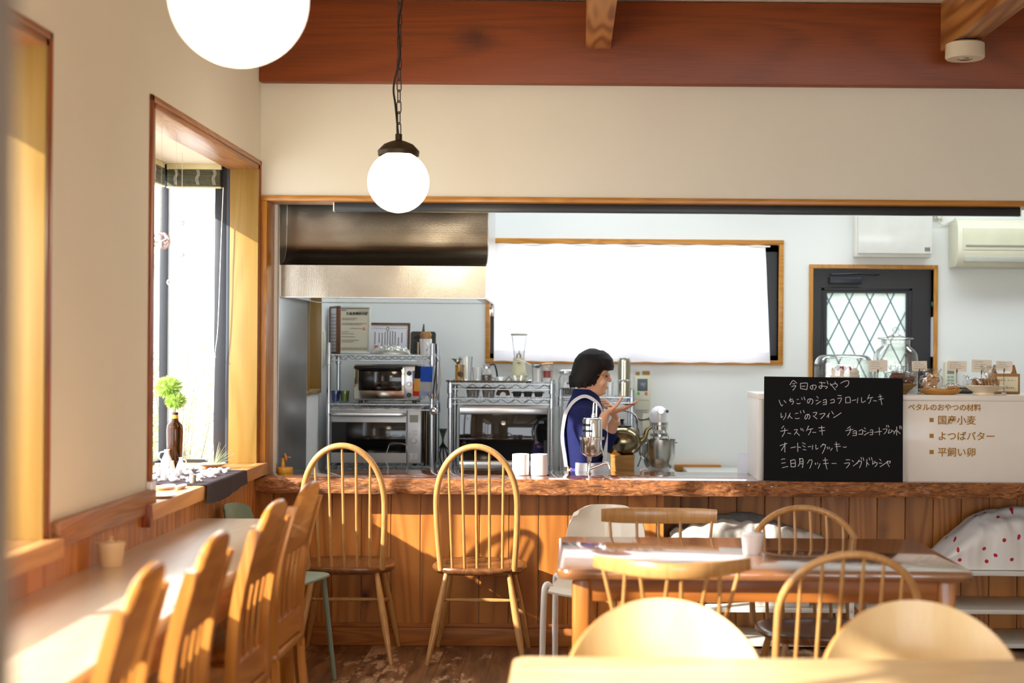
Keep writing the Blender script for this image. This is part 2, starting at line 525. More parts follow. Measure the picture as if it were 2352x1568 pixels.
# wainscot boards on the left wall
def boards(lo, hi, y, w, t, axis, ph=0.0):
    m = MB()
    x = math.floor(lo / w) * w
    while x < hi - .001:
        a, b = max(x, lo), min(x + w, hi)
        if b - a > .01:
            if axis == 'X': m.b2((a + .0012, y, .0), (b - .0012, y + t, 1.0), .0035)
            else: m.b2((y, a + .0012, 0), (y + t, b - .0012, 1.0), .0035)
        x += w
    return m
def wains(name, lo, hi, y, w, t, axis, ztop, matl, zbot=0.0):
    m = boards(lo, hi, y, w, t, axis)
    for v in m.bm.verts: v.co.z = zbot + v.co.z * (ztop - zbot)
    o = m.out(name, matl, smooth=0)
    return struct(o)
wains('trim_1', .0, 6.74, XL, .12, .014, 'Y', .83, M_pineY)
struct(MB().b2((XL, 3.99 - 4.2, .825), (XL + .03, .35, .905), .006).b2((XL, 4.04, .825), (XL + .03, 4.98, .905), .006).out('trim_2', M_trimY))

# ---- windows of the left wall (bay windows with timber reveals)
def bay(name, y0, y1, n):
    root = struct(bpy.data.objects.new(name, None)); C.objects.link(root)
    xo = XL - .14           # outer face of wall
    xb = XL - .45           # bay front
    # timber casing round the opening: reveals of 14 cm and thin architrave
    m = MB()
    m.b2((xo, y1 - .025, .86), (XL + .006, y1 + .005, 2.262), .002)
    m.out('far_reveal', M_jamb, root)
    m = MB()
    m.b2((xo, y0 - .005, .86), (XL + .006, y0 + .025, 2.262), .002)
    m.out('near_reveal', M_jamb, root)
    m = MB(); m.b2((xo, y0, 2.24), (XL + .006, y1, 2.262), .002); m.out('head_reveal', M_trimY, root)
    m = MB()
    m.b2((XL, y0 - .028, .83), (XL + .010, y0 + .0, 2.285), .003)
    m.b2((XL, y1 - .0, .86), (XL + .010, y1 + .022, 2.285), .003)
    m.out('architrave', M_redtrim, root)
    MB().b2((XL, y0 - .135, .785), (XL + .044, y0 - .111, .862), .003).out('sill_end_block', M_redtrim, root)
    MB().b2((XL, y0 - .028, 2.262), (XL + .010, y1 + .022, 2.285), .003).out('head_architrave', M_trimY, root)
    # sill
    MB().b2((xb, y0 - .0, .80), (XL, y1, .86), .003).b2((XL - .001, y0 - .11, .805), (XL + .048, y1 + .03, .861), .004).out('window_sill', M_sill, root)
    # bay shell: top, near end, front frame, far end frame
    m = MB()
    m.b2((xb - .03, y0 - .04, 2.262), (xo, y1 + .03, 2.32))
    m.out('bay_top', M_ceil, root)
    m = MB()
    fr = .05
    for ya, yb in ((y0 - .04, y0), (y1 - .01, y1 + .03)):      # the two ends
        w = .062
        m.b2((xo - w, ya, .86), (xo, yb, 2.262), .002)
        m.b2((xb - .01, ya, .86), (xb + .03, yb, 2.262), .002)
        m.b2((xb + .03, ya + .005, 2.21), (xo - w, yb - .005, 2.262))
        m.b2((xb + .03, ya + .005, .80), (xo - w, yb - .005, .875))
    m.out('end_frame', M_navy_metal, root)
    m = MB()
    m.b2((xb - .03, y0, 2.21), (xb + .01, y1, 2.262)); m.b2((xb - .03, y0, .80), (xb + .01, y1, .875))
    k = max(2, round((y1 - y0) / .85))
    for i in range(1, k): 
        y = y0 + (y1 - y0) * i / k
        m.b2((xb - .025, y - .02, .87), (xb + .005, y + .02, 2.22), .002)
    m.out('front_frame', M_navy_metal, root)
    MB().b2((xo - .002, y1 - .026, .86), (xo + .012, y1 - .012, 2.25), .001).out('liner', M_bluegrey, root)
    m = MB()
    m.b2((xb + .03, y1 + .008, .87), (xo - .062, y1 + .012, 2.22))
    m.b2((xb + .03, y0 - .022, .87), (xo - .062, y0 - .018, 2.22))
    m.out('end_pane', M_pane, root, smooth=0)
    m = MB(); m.b2((xb - .013, y0, .87), (xb - .009, y1, 2.22)); m.out('front_pane', M_pane, root, smooth=0)
    return root
bay('window_1', .40, 3.99, 1)
W2 = bay('window_2', 4.99, 6.70, 2)

# wall with the serving opening
OT = 2.124       # outer top of the opening's casing
m = MB()
m.b2((XL, YW, OT - .005), (5.2, YW + .16, 3.3))
m.b2((3.0, YW, 0), (5.2, YW + .16, OT))
struct(m.out('wall_front', M_plaster, smooth=0))
m = MB()
m.b2((XL, YW + .014, 0), (.455, YW + .12, ZS - .07))
m.b2((.44, YW + .014, 0), (.455, 7.12, ZS - .07))
m.b2((.44, 7.104, 0), (3.05, 7.16, ZS - .07))
struct(m.out('wall_counter', M_kwall, smooth=0))
wains('trim_3', XL, .455, YW, .14, .014, 'X', ZS - .065, M_pineX)
wains('trim_4', .455, 3.0, 7.09, .14, .014, 'X', ZS - .065, M_pineX)
m = MB(); m.b2((XL, YW - .018, 0), (.46, YW, .085), .004).b2((XL, YW - .010, .085), (.46, YW, .105), .003)
struct(m.out('baseboard_counter', M_baseX))
# casing of the opening
m = MB(); m.b2((XL, YW - .018, OT - .026), (3.2, YW + .165, OT), .003)
struct(m.out('trim_5', M_trimX))
m = MB(); m.b2((XL + .002, YW - .018, ZS - .002), (XL + .036, YW + .165, OT - .026), .003)
struct(m.out('trim_6', M_trimZ))
m = MB(); m.b2((XL + .003, YW + .166, ZS), (XL + .055, 7.09, ZS + .042), .002)
struct(m.out('trim_7', M_baseX))

# big beam and joists
m = MB(); m.b2((XL - .0, 6.69, 2.655), (5.2, 6.95, 3.045), .008)
struct(m.out('beam', M_beam))
for i, x in enumerate((.065, 1.735, 3.42)):
    m = MB(); m.b2((x, -4, 2.82), (x + .118, 6.695, ZC + .002), .003)
    o = struct(m.out('joist' if i == 0 else 'joist.%03d' % i, M_joist))
m = MB(); m.b2((XL - .14, -4, ZC), (5.2, 6.95, ZC + .12))
struct(m.out('ceiling', M_ceil, smooth=0))
# right wall of the cafe
struct(MB().b2((5.0, -4, 0), (5.2, 9.2, 3.3)).out('wall_right', M_plaster, smooth=0))
m = MB(); m.b2((XL, -4.1, 0), (5.2, -4, .5)); m.b2((XL, -4.1, 2.3), (5.2, -4, 3.3)); m.b2((XL, -4.1, .5), (-.4, -4, 2.3)); m.b2((4.0, -4.1, .5), (5.2, -4, 2.3))
struct(m.out('wall_rear', M_plaster, smooth=0))  # unseen rear wall added to hold back sky light, opening sized for it
# pale post right beside the camera
struct(MB().b2((-.50, 1.02, 0), (-.427, 1.10, 3.05), .004).out('trim_8', mat('grey_post', '#9A9188', rough=.6)))

# ---- kitchen shell
YK = 8.60; XK = -1.42
m = MB()
wx0, wx1 = P(1118, 800, YK).x + .02, P(1795, 800, YK).x - .02
wz1, wz0 = P(1456, 552, YK).z - .02, P(1456, 833, YK).z + .02
dx0, dx1 = P(1866, 800, YK).x, P(2143, 800, YK).x
dz1 = P(2000, 617, YK).z
m.b2((XK - .1, YK, 0), (wx0, YK + .12, 2.9))
m.b2((wx0, YK, 0), (wx1, YK + .12, wz0)); m.b2((wx0, YK, wz1), (wx1, YK + .12, 2.9))
m.b2((wx1, YK, 0), (dx0, YK + .12, 2.9)); m.b2((dx0, YK, dz1), (dx1, YK + .12, 2.9)); m.b2((dx1, YK, 0), (5.2, YK + .12, 2.9))
struct(m.out('wall_back', M_kwall, smooth=0))
# left kitchen wall with small window
ky0, ky1 = 7.70, 8.08
m = MB()
m.b2((XK - .1, YW + .16, 0), (XK, ky0, 2.9)); m.b2((XK - .1, ky1, 0), (XK, YK, 2.9))
m.b2((XK - .1, ky0, 0), (XK, ky1, 1.17)); m.b2((XK - .1, ky0, 2.0), (XK, ky1, 2.9))
struct(m.out('wall_side', M_kwall, smooth=0))
root = struct(bpy.data.objects.new('window_3', None)); C.objects.link(root)
m = MB()
m.b2((XK - .1, ky0, 1.15), (XK + .012, ky1, 1.175), .002); m.b2((XK - .1, ky0, 2.0), (XK + .012, ky1, 2.02), .002)
m.b2((XK - .1, ky1 - .018, 1.17), (XK + .012, ky1, 2.0), .002); m.b2((XK - .1, ky0, 1.17), (XK + .012, ky0 + .018, 2.0), .002)
m.out('window_frame', M_jamb, root)
MB().b2((XK - .098, ky0, 1.17), (XK - .092, ky1, 2.0)).out('pane', mat('sun_block_pane', '#F2F0E8', rough=.6), root, smooth=0)  # pane made opaque to keep direct sun out of the kitchen
MB().b2((XK - .09, ky0 + .02, 1.175), (XK - .07, ky0 + .12, 1.26), .003).out('latch', M_black_metal, root)
struct(MB().b2((XK - .1, YW, 2.82), (5.2, YK + .12, 2.95)).out('ceiling_kitchen', M_kwall, smooth=0))
# stainless panel on the left kitchen wall
M_panel = mat('brushed_panel', '#A9ABAA', rough=.33, metal=.85, var=.05, ns=5, stretch=(1, 8, .4))
struct(MB().b2((XK, YW + .18, .5), (XK + .006, 7.66, 2.6), .001).out('trim_9', M_panel))

# kitchen window
root = struct(bpy.data.objects.new('window_4', None)); C.objects.link(root)
t = .028
m = MB()
m.b2((wx0 - t, YK - .014, wz0 - t), (wx1 + t, YK + .1, wz0), .002); m.b2((wx0 - t, YK - .014, wz1), (wx1 + t, YK + .1, wz1 + t), .002)
m.b2((wx0 - t, YK - .014, wz0), (wx0, YK + .1, wz1), .002); m.b2((wx1, YK - .014, wz0), (wx1 + t, YK + .1, wz1), .002)
m.out('window_frame', M_trimX, root)
m = MB()
m.b2((wx0, YK + .05, wz0), (wx0 + .045, YK + .09, wz1)); m.b2((wx1 - .075, YK + .05, wz0), (wx1, YK + .09, wz1))
m.b2((wx0, YK + .05, wz1 - .04), (wx1, YK + .09, wz1)); m.b2((wx0, YK + .05, wz0), (wx1, YK + .09, wz0 + .03)); m.b2(((wx0 + wx1) / 2 - .03, YK + .05, wz0), ((wx0 + wx1) / 2 + .03, YK + .09, wz1))
m.out('sash', M_black_metal, root)
MB().b2((wx0 + .02, YK + .075, wz0), (wx1 - .02, YK + .079, wz1)).out('pane', M_pane, root, smooth=0)

# kitchen door
root = struct(bpy.data.objects.new('door_1', None)); C.objects.link(root)
t = P(1866, 800, YK).x - P(1857, 800, YK).x
m = MB()
m.b2((dx0 - t, YK - .015, 0), (dx0, YK + .11, dz1), .002); m.b2((dx1, YK - .015, 0), (dx1 + t, YK + .11, dz1), .002); m.b2((dx0 - t, YK - .015, dz1), (dx1 + t, YK + .11, dz1 + t), .002)
m.out('door_frame', M_trimZ, root)
gx0, gx1 = P(1899, 760, YK + .05).x, P(2081, 760, YK + .05).x
gz1 = P(1990, 673, YK + .05).z; gz0 = .85
yd = YK + .05
m = MB()
m.b2((dx0, yd, 0), (gx0, yd + .04, dz1)); m.b2((gx1, yd, 0), (dx1, yd + .04, dz1)); m.b2((gx0, yd, gz1), (gx1, yd + .04, dz1)); m.b2((gx0, yd, 0), (gx1, yd + .04, gz0))
for a, b in ((gx0 - .035, gx0 - .015), (gx1 + .015, gx1 + .035)): m.b2((a, yd - .006, .3), (b, yd, gz1 + .03), .002)
m.b2((gx0 - .035, yd - .006, gz1 + .015), (gx1 + .035, yd, gz1 + .035), .002)
m.out('door_leaf', M_black_metal, root)
M_frost = cloth('frosted_glass', '#DDE6E0', trans=.48, rough=.4, ns=20, bump=0)
o = MB().b2((gx0, yd + .018, gz0), (gx1, yd + .022, gz1)).out('frosted_pane', M_frost, root, smooth=0)
# lattice
m = MB()
w_, h_ = gx1 - gx0, gz1 - gz0
px_ = P(1990, 700, yd).x; step = 47.2 * yd / F; slope = 95.0 / 47.2
for sgn in (1, -1):
    for k in range(-14, 18):
        # line x = x0 + sgn*(z - gz1)/slope
        x0 = gx0 + step * (k + (.30 if sgn > 0 else .92))
        pts = []
        za, zb = gz0, gz1
        xa, xb_ = x0 + sgn * (za - gz1) / slope, x0
        def clipx(xa, za, xb, zb):
            for _ in range(2):
                if xa > xb: xa, za, xb, zb = xb, zb, xa, za
                if xb < gx0 or xa > gx1: return None
                if xa < gx0: za = za + (zb - za) * (gx0 - xa) / (xb - xa); xa = gx0
                if xb > gx1: zb = za + (zb - za) * (gx1 - xa) / (xb - xa); xb = gx1
            return xa, za, xb, zb
        c = clipx(xa, za, xb_, zb)
        if c and abs(c[2] - c[0]) > .004: m.tube([(c[0], yd + .014, c[1]), (c[2], yd + .014, c[3])], .0045, 6)
m.out('lattice', mat('lattice_lead', '#8695A0', rough=.5), root)
m = MB()
a, b = P(1903, 637, yd), P(1976, 653, yd)
m.b2((a.x, yd - .045, b.z), (b.x, yd - .005, a.z), .005)
m.tube([P(1910, 630, yd - .05), P(1970, 628, yd - .05)], .006, 8); m.tube([P(1970, 628, yd - .05), P(2020, 631, yd - .02)], .005, 8)
m.out('door_closer', mat('closer_metal', '#2E2F38', rough=.35, metal=.4), root)
MB().b2((dx1 - .002, YK - .0, 1.38), (dx1 + .002, YK + .09, 1.62)).out('notice_strip', mat('notice_paper', '#E8EAF4', rough=.7), root)
m = MB(); m.lathe([(0, 0), (.014, 0), (.014, .003), (0, .003)], (dx1 - .001, YK + .02, 1.70), (0, -PI / 2, 0), 20); m.out('sticker', mat('green_sticker', '#2E8C6A', rough=.5), root)

# outside ground, fence and planting seen through the bay
M_ground = mat('gravel', '#B8B4A8', rough=.95, var=.2, ns=30)
struct(MB().b2((-14, -6, -.12), (XL - .14, 16, -.10)).b2((-14, YK + .12, -.12), (8, 16, -.11)).out('ground', M_ground, smooth=0))
# ================================================================== furniture
M_ash = wood('pale_elm', '#CC9C60', '#A6763C', 'Z', rough=.3, ring=8, streak=.7, coat=.35)
M_elmseat = wood('elm_seat', '#8A5A34', '#5C3719', 'Y', rough=.28, ring=5, coat=.3)
M_orange = wood('orange_pine', '#CC8A3E', '#9C5C22', 'Z', rough=.3, ring=6, coat=.35, streak=.5)
M_orangeY = wood('orange_pine_y', '#CC8A3E', '#9C5C22', 'Y', rough=.3, ring=6, coat=.35, streak=.5)
M_tabletop = wood('tabletop_oak', '#9A6840', '#744626', 'X', rough=.16, ring=5, streak=.75, coat=.6)
M_tableleg = wood('table_leg_pine', '#C8843E', '#935522', 'Z', rough=.3, ring=6, coat=.3)
M_apron = wood('apron_pine', '#B87232', '#7C4419', 'X', rough=.35, ring=4, knots=.15, kscale=3)
M_pineTop = wood('pale_pine_top', '#F0D098', '#DCAE6C', 'X', rough=.3, ring=3, knots=.12, kscale=2.4, streak=.3, knotcol='#8A4A20')
M_ply = wood('birch_ply', '#EFD6A2', '#E4C084', 'Z', rough=.35, ring=2, streak=.8, coat=.2)
M_ply_edge = mat('ply_edge', '#C98E4E', rough=.4, stretch=(1, 1, 20))
M_bar = wood('bar_slab', '#8A5230', '#5E3119', 'X', rough=.13, ring=3.5, streak=.75, coat=.7)
M_longtop = wood('long_table_top', '#EEE0CA', '#D8BC98', 'Y', rough=.34, ring=4, streak=.75, coat=1.0)
_b = M_longtop.node_tree.nodes['Principled BSDF']; _b.inputs['Coat Roughness'].default_value = .24; _b.inputs['Coat IOR'].default_value = 1.7; _b.inputs['IOR'].default_value = 1.6

for _m in (M_tabletop, M_bar):
    _b = _m.node_tree.nodes['Principled BSDF']; _b.inputs['Coat Weight'].default_value = 1; _b.inputs['Coat IOR'].default_value = 1.65

def bark_mat():
    m, nt, b = nodes('live_edge_bark')
    L = nt.links.new
    tc = ND(nt, 'ShaderNodeTexCoord'); mp = ND(nt, 'ShaderNodeMapping'); mp.inputs['Scale'].default_value = (1, 1, 3.2); L(tc.outputs['Object'], mp.inputs[0])
    n = ND(nt, 'ShaderNodeTexNoise', _Scale=16.0, _Detail=8.0, _Roughness=.65, _Distortion=1.6); L(mp.outputs[0], n.inputs[0])
    r = ramp(nt, [(.28, H('#2E180A')), (.42, H('#7A4620')), (.58, H('#AC6C34')), (.75, H('#D29C64'))]); L(n.outputs[0], r.inputs[0])
    L(r.outputs[0], b.inputs[0]); b.inputs['Roughness'].default_value = .5; b.inputs['Coat Weight'].default_value = .12
    bp = ND(nt, 'ShaderNodeBump', _Strength=.8, _Distance=.015); L(n.outputs[0], bp.inputs['Height']); L(bp.outputs[0], b.inputs['Normal'])
    return m

# ---- serving counter slab with live edge
slab = thing('counter_slab', 'thick glossy brown live-edge slab forming the long serving counter', 'counter', (0, 0, 0))
YF, YB = 6.605, 7.09
XR = 3.0
m = MB(); m.b2((XL + .012, YF + .008, ZS - .066), (XR, YB, ZS), .003)
m.out('slab_top', M_bar, slab)
def edge(u, v):
    x = XL + .012 + u * (XR - XL - .012)
    z = ZS - .068 + v * .066
    d = NZ.noise(V((x * 9, 3, z * 26))) * .011 + NZ.noise(V((x * 30, 7, z * 60))) * .0045 + abs(NZ.noise(V((x * 3, 1, z * 9)))) * .012
    f = math.sin(v * PI) ** .5
    if v > .96: z = ZS - .0008
    if v < .04: z = ZS - .072 - .007 * NZ.noise(V((x * 6, 1, 1)))
    return V((x, YF + .008 - (.006 + d) * f, z))
m = MB(); m.grid(edge, 900, 14)
m.out('bark_edge', bark_mat(), slab, smooth=70)

# ---- Windsor chairs. local: faces +Y, back at -Y, floor z=0
def chair_legs(t, fx=.215, ry=-.22, fy=.19, z=.40, m_=None, rad=.0145, st=True):
    m_ = m_ or M_ash
    tops = {}
    for sx in (-1, 1):
        for yf, yt in ((ry, ry + .085), (fy, fy - .075)):
            a, b = V((sx * fx, yf, 0)), V((sx * (fx - .075), yt, z))
            mm = MB(); pts = [a.lerp(b, k / 8) for k in range(9)]
            mm.tube(pts, [rad * .62, rad * .8, rad, rad * 1.12, rad * 1.18, rad * 1.1, rad, rad * .85, rad * .75], 12)
            mm.out('leg', m_, t)
            tops[(sx, yf)] = (a, b)
    if st:
        for sx in (-1, 1):
            a = tops[(sx, ry)][0].lerp(tops[(sx, ry)][1], .70); b = tops[(sx, fy)][0].lerp(tops[(sx, fy)][1], .58)
            MB().tube([a.lerp(b, k / 6) for k in range(7)], [.007, .009, .0105, .011, .0105, .009, .007], 10).out('stretcher', m_, t)
        a = tops[(-1, ry)][0].lerp(tops[(-1, ry)][1], .70).lerp(tops[(-1, fy)][0].lerp(tops[(-1, fy)][1], .58), .35)
        b = V((-a.x, a.y, a.z))
        MB().tube([a.lerp(b, k / 6) for k in range(7)], [.006, .008, .0095, .010, .0095, .008, .006], 10).out('stretcher', m_, t)

def seat_mesh(w, y0, y1, zt, th=.034, n=2.7):
    m = MB()
    cyy = (y0 + y1) / 2; b = (y1 - y0) / 2
    N = 48
    def ring(f, z, dish=0):
        r = []
        for i in range(N):
            a = 2 * PI * i / N
            c, s_ = math.cos(a), math.sin(a)
            x = math.copysign(abs(c) ** (2 / n), c) * w * f
            y = math.copysign(abs(s_) ** (2 / n), s_) * b * f
            x *= 1 - .06 * (y / b)
            r.append(m.bm.verts.new((x, cyy + y, z)))
        return r
    rings = [ring(.90, zt - th), ring(.985, zt - th * .62), ring(1.0, zt - th * .3), ring(.985, zt - .003), ring(.93, zt + .001), ring(.8, zt - .006), ring(.5, zt - .011)]
    for a, b_ in zip(rings, rings[1:]):
        for i in range(N):
            m.bm.faces.new((a[i], a[(i + 1) % N], b_[(i + 1) % N], b_[i]))
    m.bm.faces.new(rings[0][::-1]); m.bm.faces.new(rings[-1])
    return m

def hoop_chair(name, label, group=None, htop=.99, wmax=.180, wseat=.165, nsp=5, zs=.425, lean=.13, sw=.215, cat='chair', spr=.0058, bow=.0135, mseat=None, yseat=(-.185, .195), fan=1.08):
    t = thing(name, label, cat, group=group)
    seat_mesh(sw, yseat[0], yseat[1], zs).out('seat', mseat or M_elmseat, t)
    yb = yseat[0] + .03
    def back_y(z, x=0): return yb - lean * (z - zs) / (htop - zs) - .02 * (1 - (x / wmax) ** 2) + .012
    # outline of the bow
    zsh = zs + (htop - zs) * .50
    ctrl = []
    N = 40
    pts = []
    for i in range(N + 1):
        a = PI * i / N
        x = -math.cos(a) * wmax
        z = zsh + math.sin(a) ** .92 * (htop - bow - zsh)
        pts.append((x, z))
    low = [(-wseat + (-(wmax - wseat)) * math.sin(k / 8 * PI / 2), zs - .012 + (zsh - zs + .012) * k / 8) for k in range(8)]
    full = low + pts + [(-x, z) for x, z in low[::-1]]
    MB().tube([V((x, back_y(z, x), z)) for x, z in full], bow, 14).out('back_bow', M_ash, t)
    for k in range(nsp):
        f = (k + 1) / (nsp + 1) * 2 - 1
        xb = f * wseat * 1.02; xt = xb * fan
        c = min(1, abs(xt) / wmax)
        zt = zsh + math.sin(math.acos(c)) ** .92 * (htop - bow - zsh)
        a, b = V((xb, back_y(zs, xb), zs - .01)), V((xt, back_y(zt, xt), zt))
        MB().tube([a.lerp(b, j / 6) for j in range(7)], [spr * 1.05, spr * 1.15, spr * 1.15, spr * 1.1, spr, spr * .95, spr * .8], 10).out('spindle', M_ash, t)
    chair_legs(t, ry=yseat[0] - .035, fy=yseat[1] - .01)
    return t

YC = 6.52
q1 = hoop_chair('windsor_chair', 'tall hoop-back spindle chair at the counter, right beside the white mugs', 'high-back chairs at the counter')
q1.location = (-.401, YC, 0); q1.rotation_euler = (0, 0, R(-1.5))
dup(q1, (-1.004, YC, 0), R(2), 'tall hoop-back spindle chair at the counter, in front of the silver microwave')

# low hoop chairs at the middle table
h1 = hoop_chair('hoop_chair', 'low hoop-back spindle chair nearest the camera side of the glossy table', 'low hoop-back chairs', htop=.83, wmax=.208, wseat=.205, nsp=6, lean=.10, bow=.0115, sw=.215, fan=1.0)
h1.location = (.812, 4.36, 0); h1.rotation_euler = (0, 0, R(3))
h2 = dup(h1, (.892, 5.06, 0), R(180 + 4), 'low hoop-back spindle chair on the far side of the glossy table, backed by linen', scale=(1, 1, 1))

def crest_chair(name, label, htop=.80, w=.235, curve=.09, crest=.042, nsp=8, pattern='cross', yseat=(-.19, .20), zs=.42, rise=0.0, lean=.09):
    t = thing(name, label, 'chair', group='crest-rail spindle chairs')
    seat_mesh(.215, yseat[0], yseat[1], zs).out('seat', M_elmseat, t)
    yb = yseat[0] + .03
    def cr(u, v):
        x = (u * 2 - 1) * w
        a = abs(x / w)
        y = yb - lean - curve * (1 - a * a) + curve * .5
        hh = crest * (.80 + .2 * (1 - a ** 4))
        return x, y, htop - crest + (v - .5) * hh + rise * a * a
    m = MB()
    N = 36
    rings = []
    for i in range(N + 1):
        u = i / N
        x0, y0, z0 = cr(u, 0); _, _, z1 = cr(u, 1)
        th = .0095
        ring = []
        for k in range(12):
            a = 2 * PI * k / 12
            ring.append(m.bm.verts.new((x0, y0 + math.copysign(abs(math.cos(a)) ** .7, math.cos(a)) * th, (z0 + z1) / 2 + math.copysign(abs(math.sin(a)) ** .6, math.sin(a)) * (z1 - z0) / 2)))
        rings.append(ring)
    for a, b in zip(rings, rings[1:]):
        for k in range(12): m.bm.faces.new((a[k], a[(k + 1) % 12], b[(k + 1) % 12], b[k]))
    m.bm.faces.new(rings[0][::-1]); m.bm.faces.new(rings[-1])
    m.out('crest_rail', M_ash, t)
    for xb, xt in pattern:
        u = (xt / w + 1) / 2
        _, yt, zt = cr(u, .3)
        a = V((xb, yb - .002, zs - .01)); b = V((xt, yt, zt))
        MB().tube([a.lerp(b, j / 6) for j in range(7)], [.0062, .0068, .0070, .0068, .0062, .006, .0055], 10).out('spindle', M_ash, t)
    chair_legs(t)
    return t
pat1 = [(-.125, -.205), (-.155, -.135), (-.05, -.092), (-.045, -.01), (.03, .028), (.045, .105), (.14, .14), (.11, .20)]
c1 = crest_chair('crest_rail_chair', 'chair with curved crest rail and slanting spindles, camera side of the glossy table', pattern=pat1, curve=.17, crest=.046, htop=.815)
c1.location = (.322, 4.42, 0); c1.rotation_euler = (0, 0, R(-4))
pat2 = [(-.165, -.205), (-.08, -.085), (0, 0), (.08, .085), (.165, .19)]
c2 = crest_chair('crest_rail_chair', 'chair with broad flat crest rail and five spindles, far side of the glossy table', pattern=pat2, curve=.05, crest=.062, rise=.006, htop=.825, w=.222)
c2.location = (.345, 5.24, 0); c2.rotation_euler = (0, 0, R(180 - 1))

# ---- glossy table in the middle
def rounded(w, d, r, n=8):
    out = []
    for cx, cy_, a0 in ((w - r, d - r, 0), (-w + r, d - r, 90), (-w + r, -d + r, 180), (w - r, -d + r, 270)):
        for k in range(n + 1):
            a = R(a0 + 90 * k / n)
            out.append((cx + r * math.cos(a), cy_ + r * math.sin(a)))
    return out
def table(name, label, loc, w, d, zt, top, leg, apron, rad=.05, th=.032, ap=.075, inset=.05, lw=.056, rz=0, labels=None):
    t = thing(name, label, 'table', loc, rz)
    MB().prism(rounded(w / 2, d / 2, rad), th, Matrix.Translation((0, 0, zt - th)), bev=.010).out('tabletop', top, t)
    for sx in (-1, 1):
        for sy in (-1, 1):
            x, y = sx * (w / 2 - inset - lw / 2), sy * (d / 2 - inset - lw / 2)
            MB().box((x, y, (zt - th) / 2), (lw, lw, zt - th), .012, seg=3).out('leg', leg, t)
    m = MB()
    for sy in (-1, 1): m.box((0, sy * (d / 2 - inset - lw * .35), zt - th - ap / 2), (w - 2 * inset - 2 * lw, .02, ap), .002)
    for sx in (-1, 1): m.box((sx * (w / 2 - inset - lw * .35), 0, zt - th - ap / 2), (.02, d - 2 * inset - 2 * lw, ap), .002)
    m.out('apron', apron, t)
    return t
table('dining_table', 'glossy brown rectangular table with rounded corners, white sugar pot on it', (.618, 4.815, 0), 1.305, .80, .72, M_tabletop, M_tableleg, M_apron)
table('dining_table', 'pale pine table running along the bottom edge of the view', (.53, 2.79, 0), 1.30, .76, .72, M_pineTop, M_tableleg, M_pineTop, rad=.035)

# ---- bent plywood chairs behind the front table
def ply_chair(name, label):
    t = thing(name, label, 'chair', group='bent plywood chairs')
    # faces -Y (towards the camera); back shell at +Y
    m = MB()
    w = .242
    ztop = .787
    def sh_(u, v):
        x = (u * 2 - 1)
        top = ztop - (1 - math.sqrt(max(0, 1 - (abs(x) ** 2.1)))) * .20
        z = .47 + (top - .47) * v
        return V((x * w, .24 - .10 * x * x + (z - .45) * .16, z))
    m.grid(sh_, 40, 14, thick=.011)
    for f in m.bm.faces:
        n = f.normal
        if abs(n.z) > .5 or abs(n.x) > .9: f.material_index = 1
    m.out('backrest', [M_ply, M_ply_edge], t, smooth=50)
    m = MB()
    def se(u, v):
        x = (u * 2 - 1) * .215
        y = -.22 + v * .42
        return V((x * (.92 + .08 * math.sin(v * PI)), y, .44 + .012 * abs(x / .2) ** 2 - .02 * max(0, .25 - v)))
    m.grid(se, 20, 20, thick=.014)
    m.out('seat', M_ply, t, smooth=50)
    for sx in (-1, 1):
        MB().tube(curve_pts([(sx * .17, .262, .60), (sx * .175, .235, .45), (sx * .18, .215, .30), (sx * .195, .24, 0)], 5), .016, 10).out('leg', M_ash, t)
        MB().tube(curve_pts([(sx * .16, -.15, .425), (sx * .185, -.19, .28), (sx * .195, -.20, 0)], 5), .016, 10).out('leg', M_ash, t)
    return t
p1 = ply_chair('plywood_chair', 'round-backed pale plywood chair in front, left of the pair')
p1.location = (.242, 3.24, 0); p1.rotation_euler = (0, 0, R(2))
dup(p1, (.842, 3.24, 0), R(-3), 'round-backed pale plywood chair in front, right of the pair')

# ---- long table under the left windows
t = thing('long_table', 'long narrow glossy table against the left window wall', 'table', (0, 0, 0))
MB().b2((XL + .004, 1.2, .695), (-1.0, 5.60, .73), .004).out('tabletop', M_longtop, t)
MB().b2((-1.035, 1.25, .60), (-1.012, 5.55, .694), .003).out('apron', M_orangeY, t)
for y in (1.35, 3.68, 5.45):
    MB().b2((-1.10, y - .03, 0), (-1.04, y + .03, .695), .004).out('leg', M_orange, t)
    MB().b2((XL + .02, y - .03, 0), (XL + .08, y + .03, .695), .004).out('leg', M_orange, t)

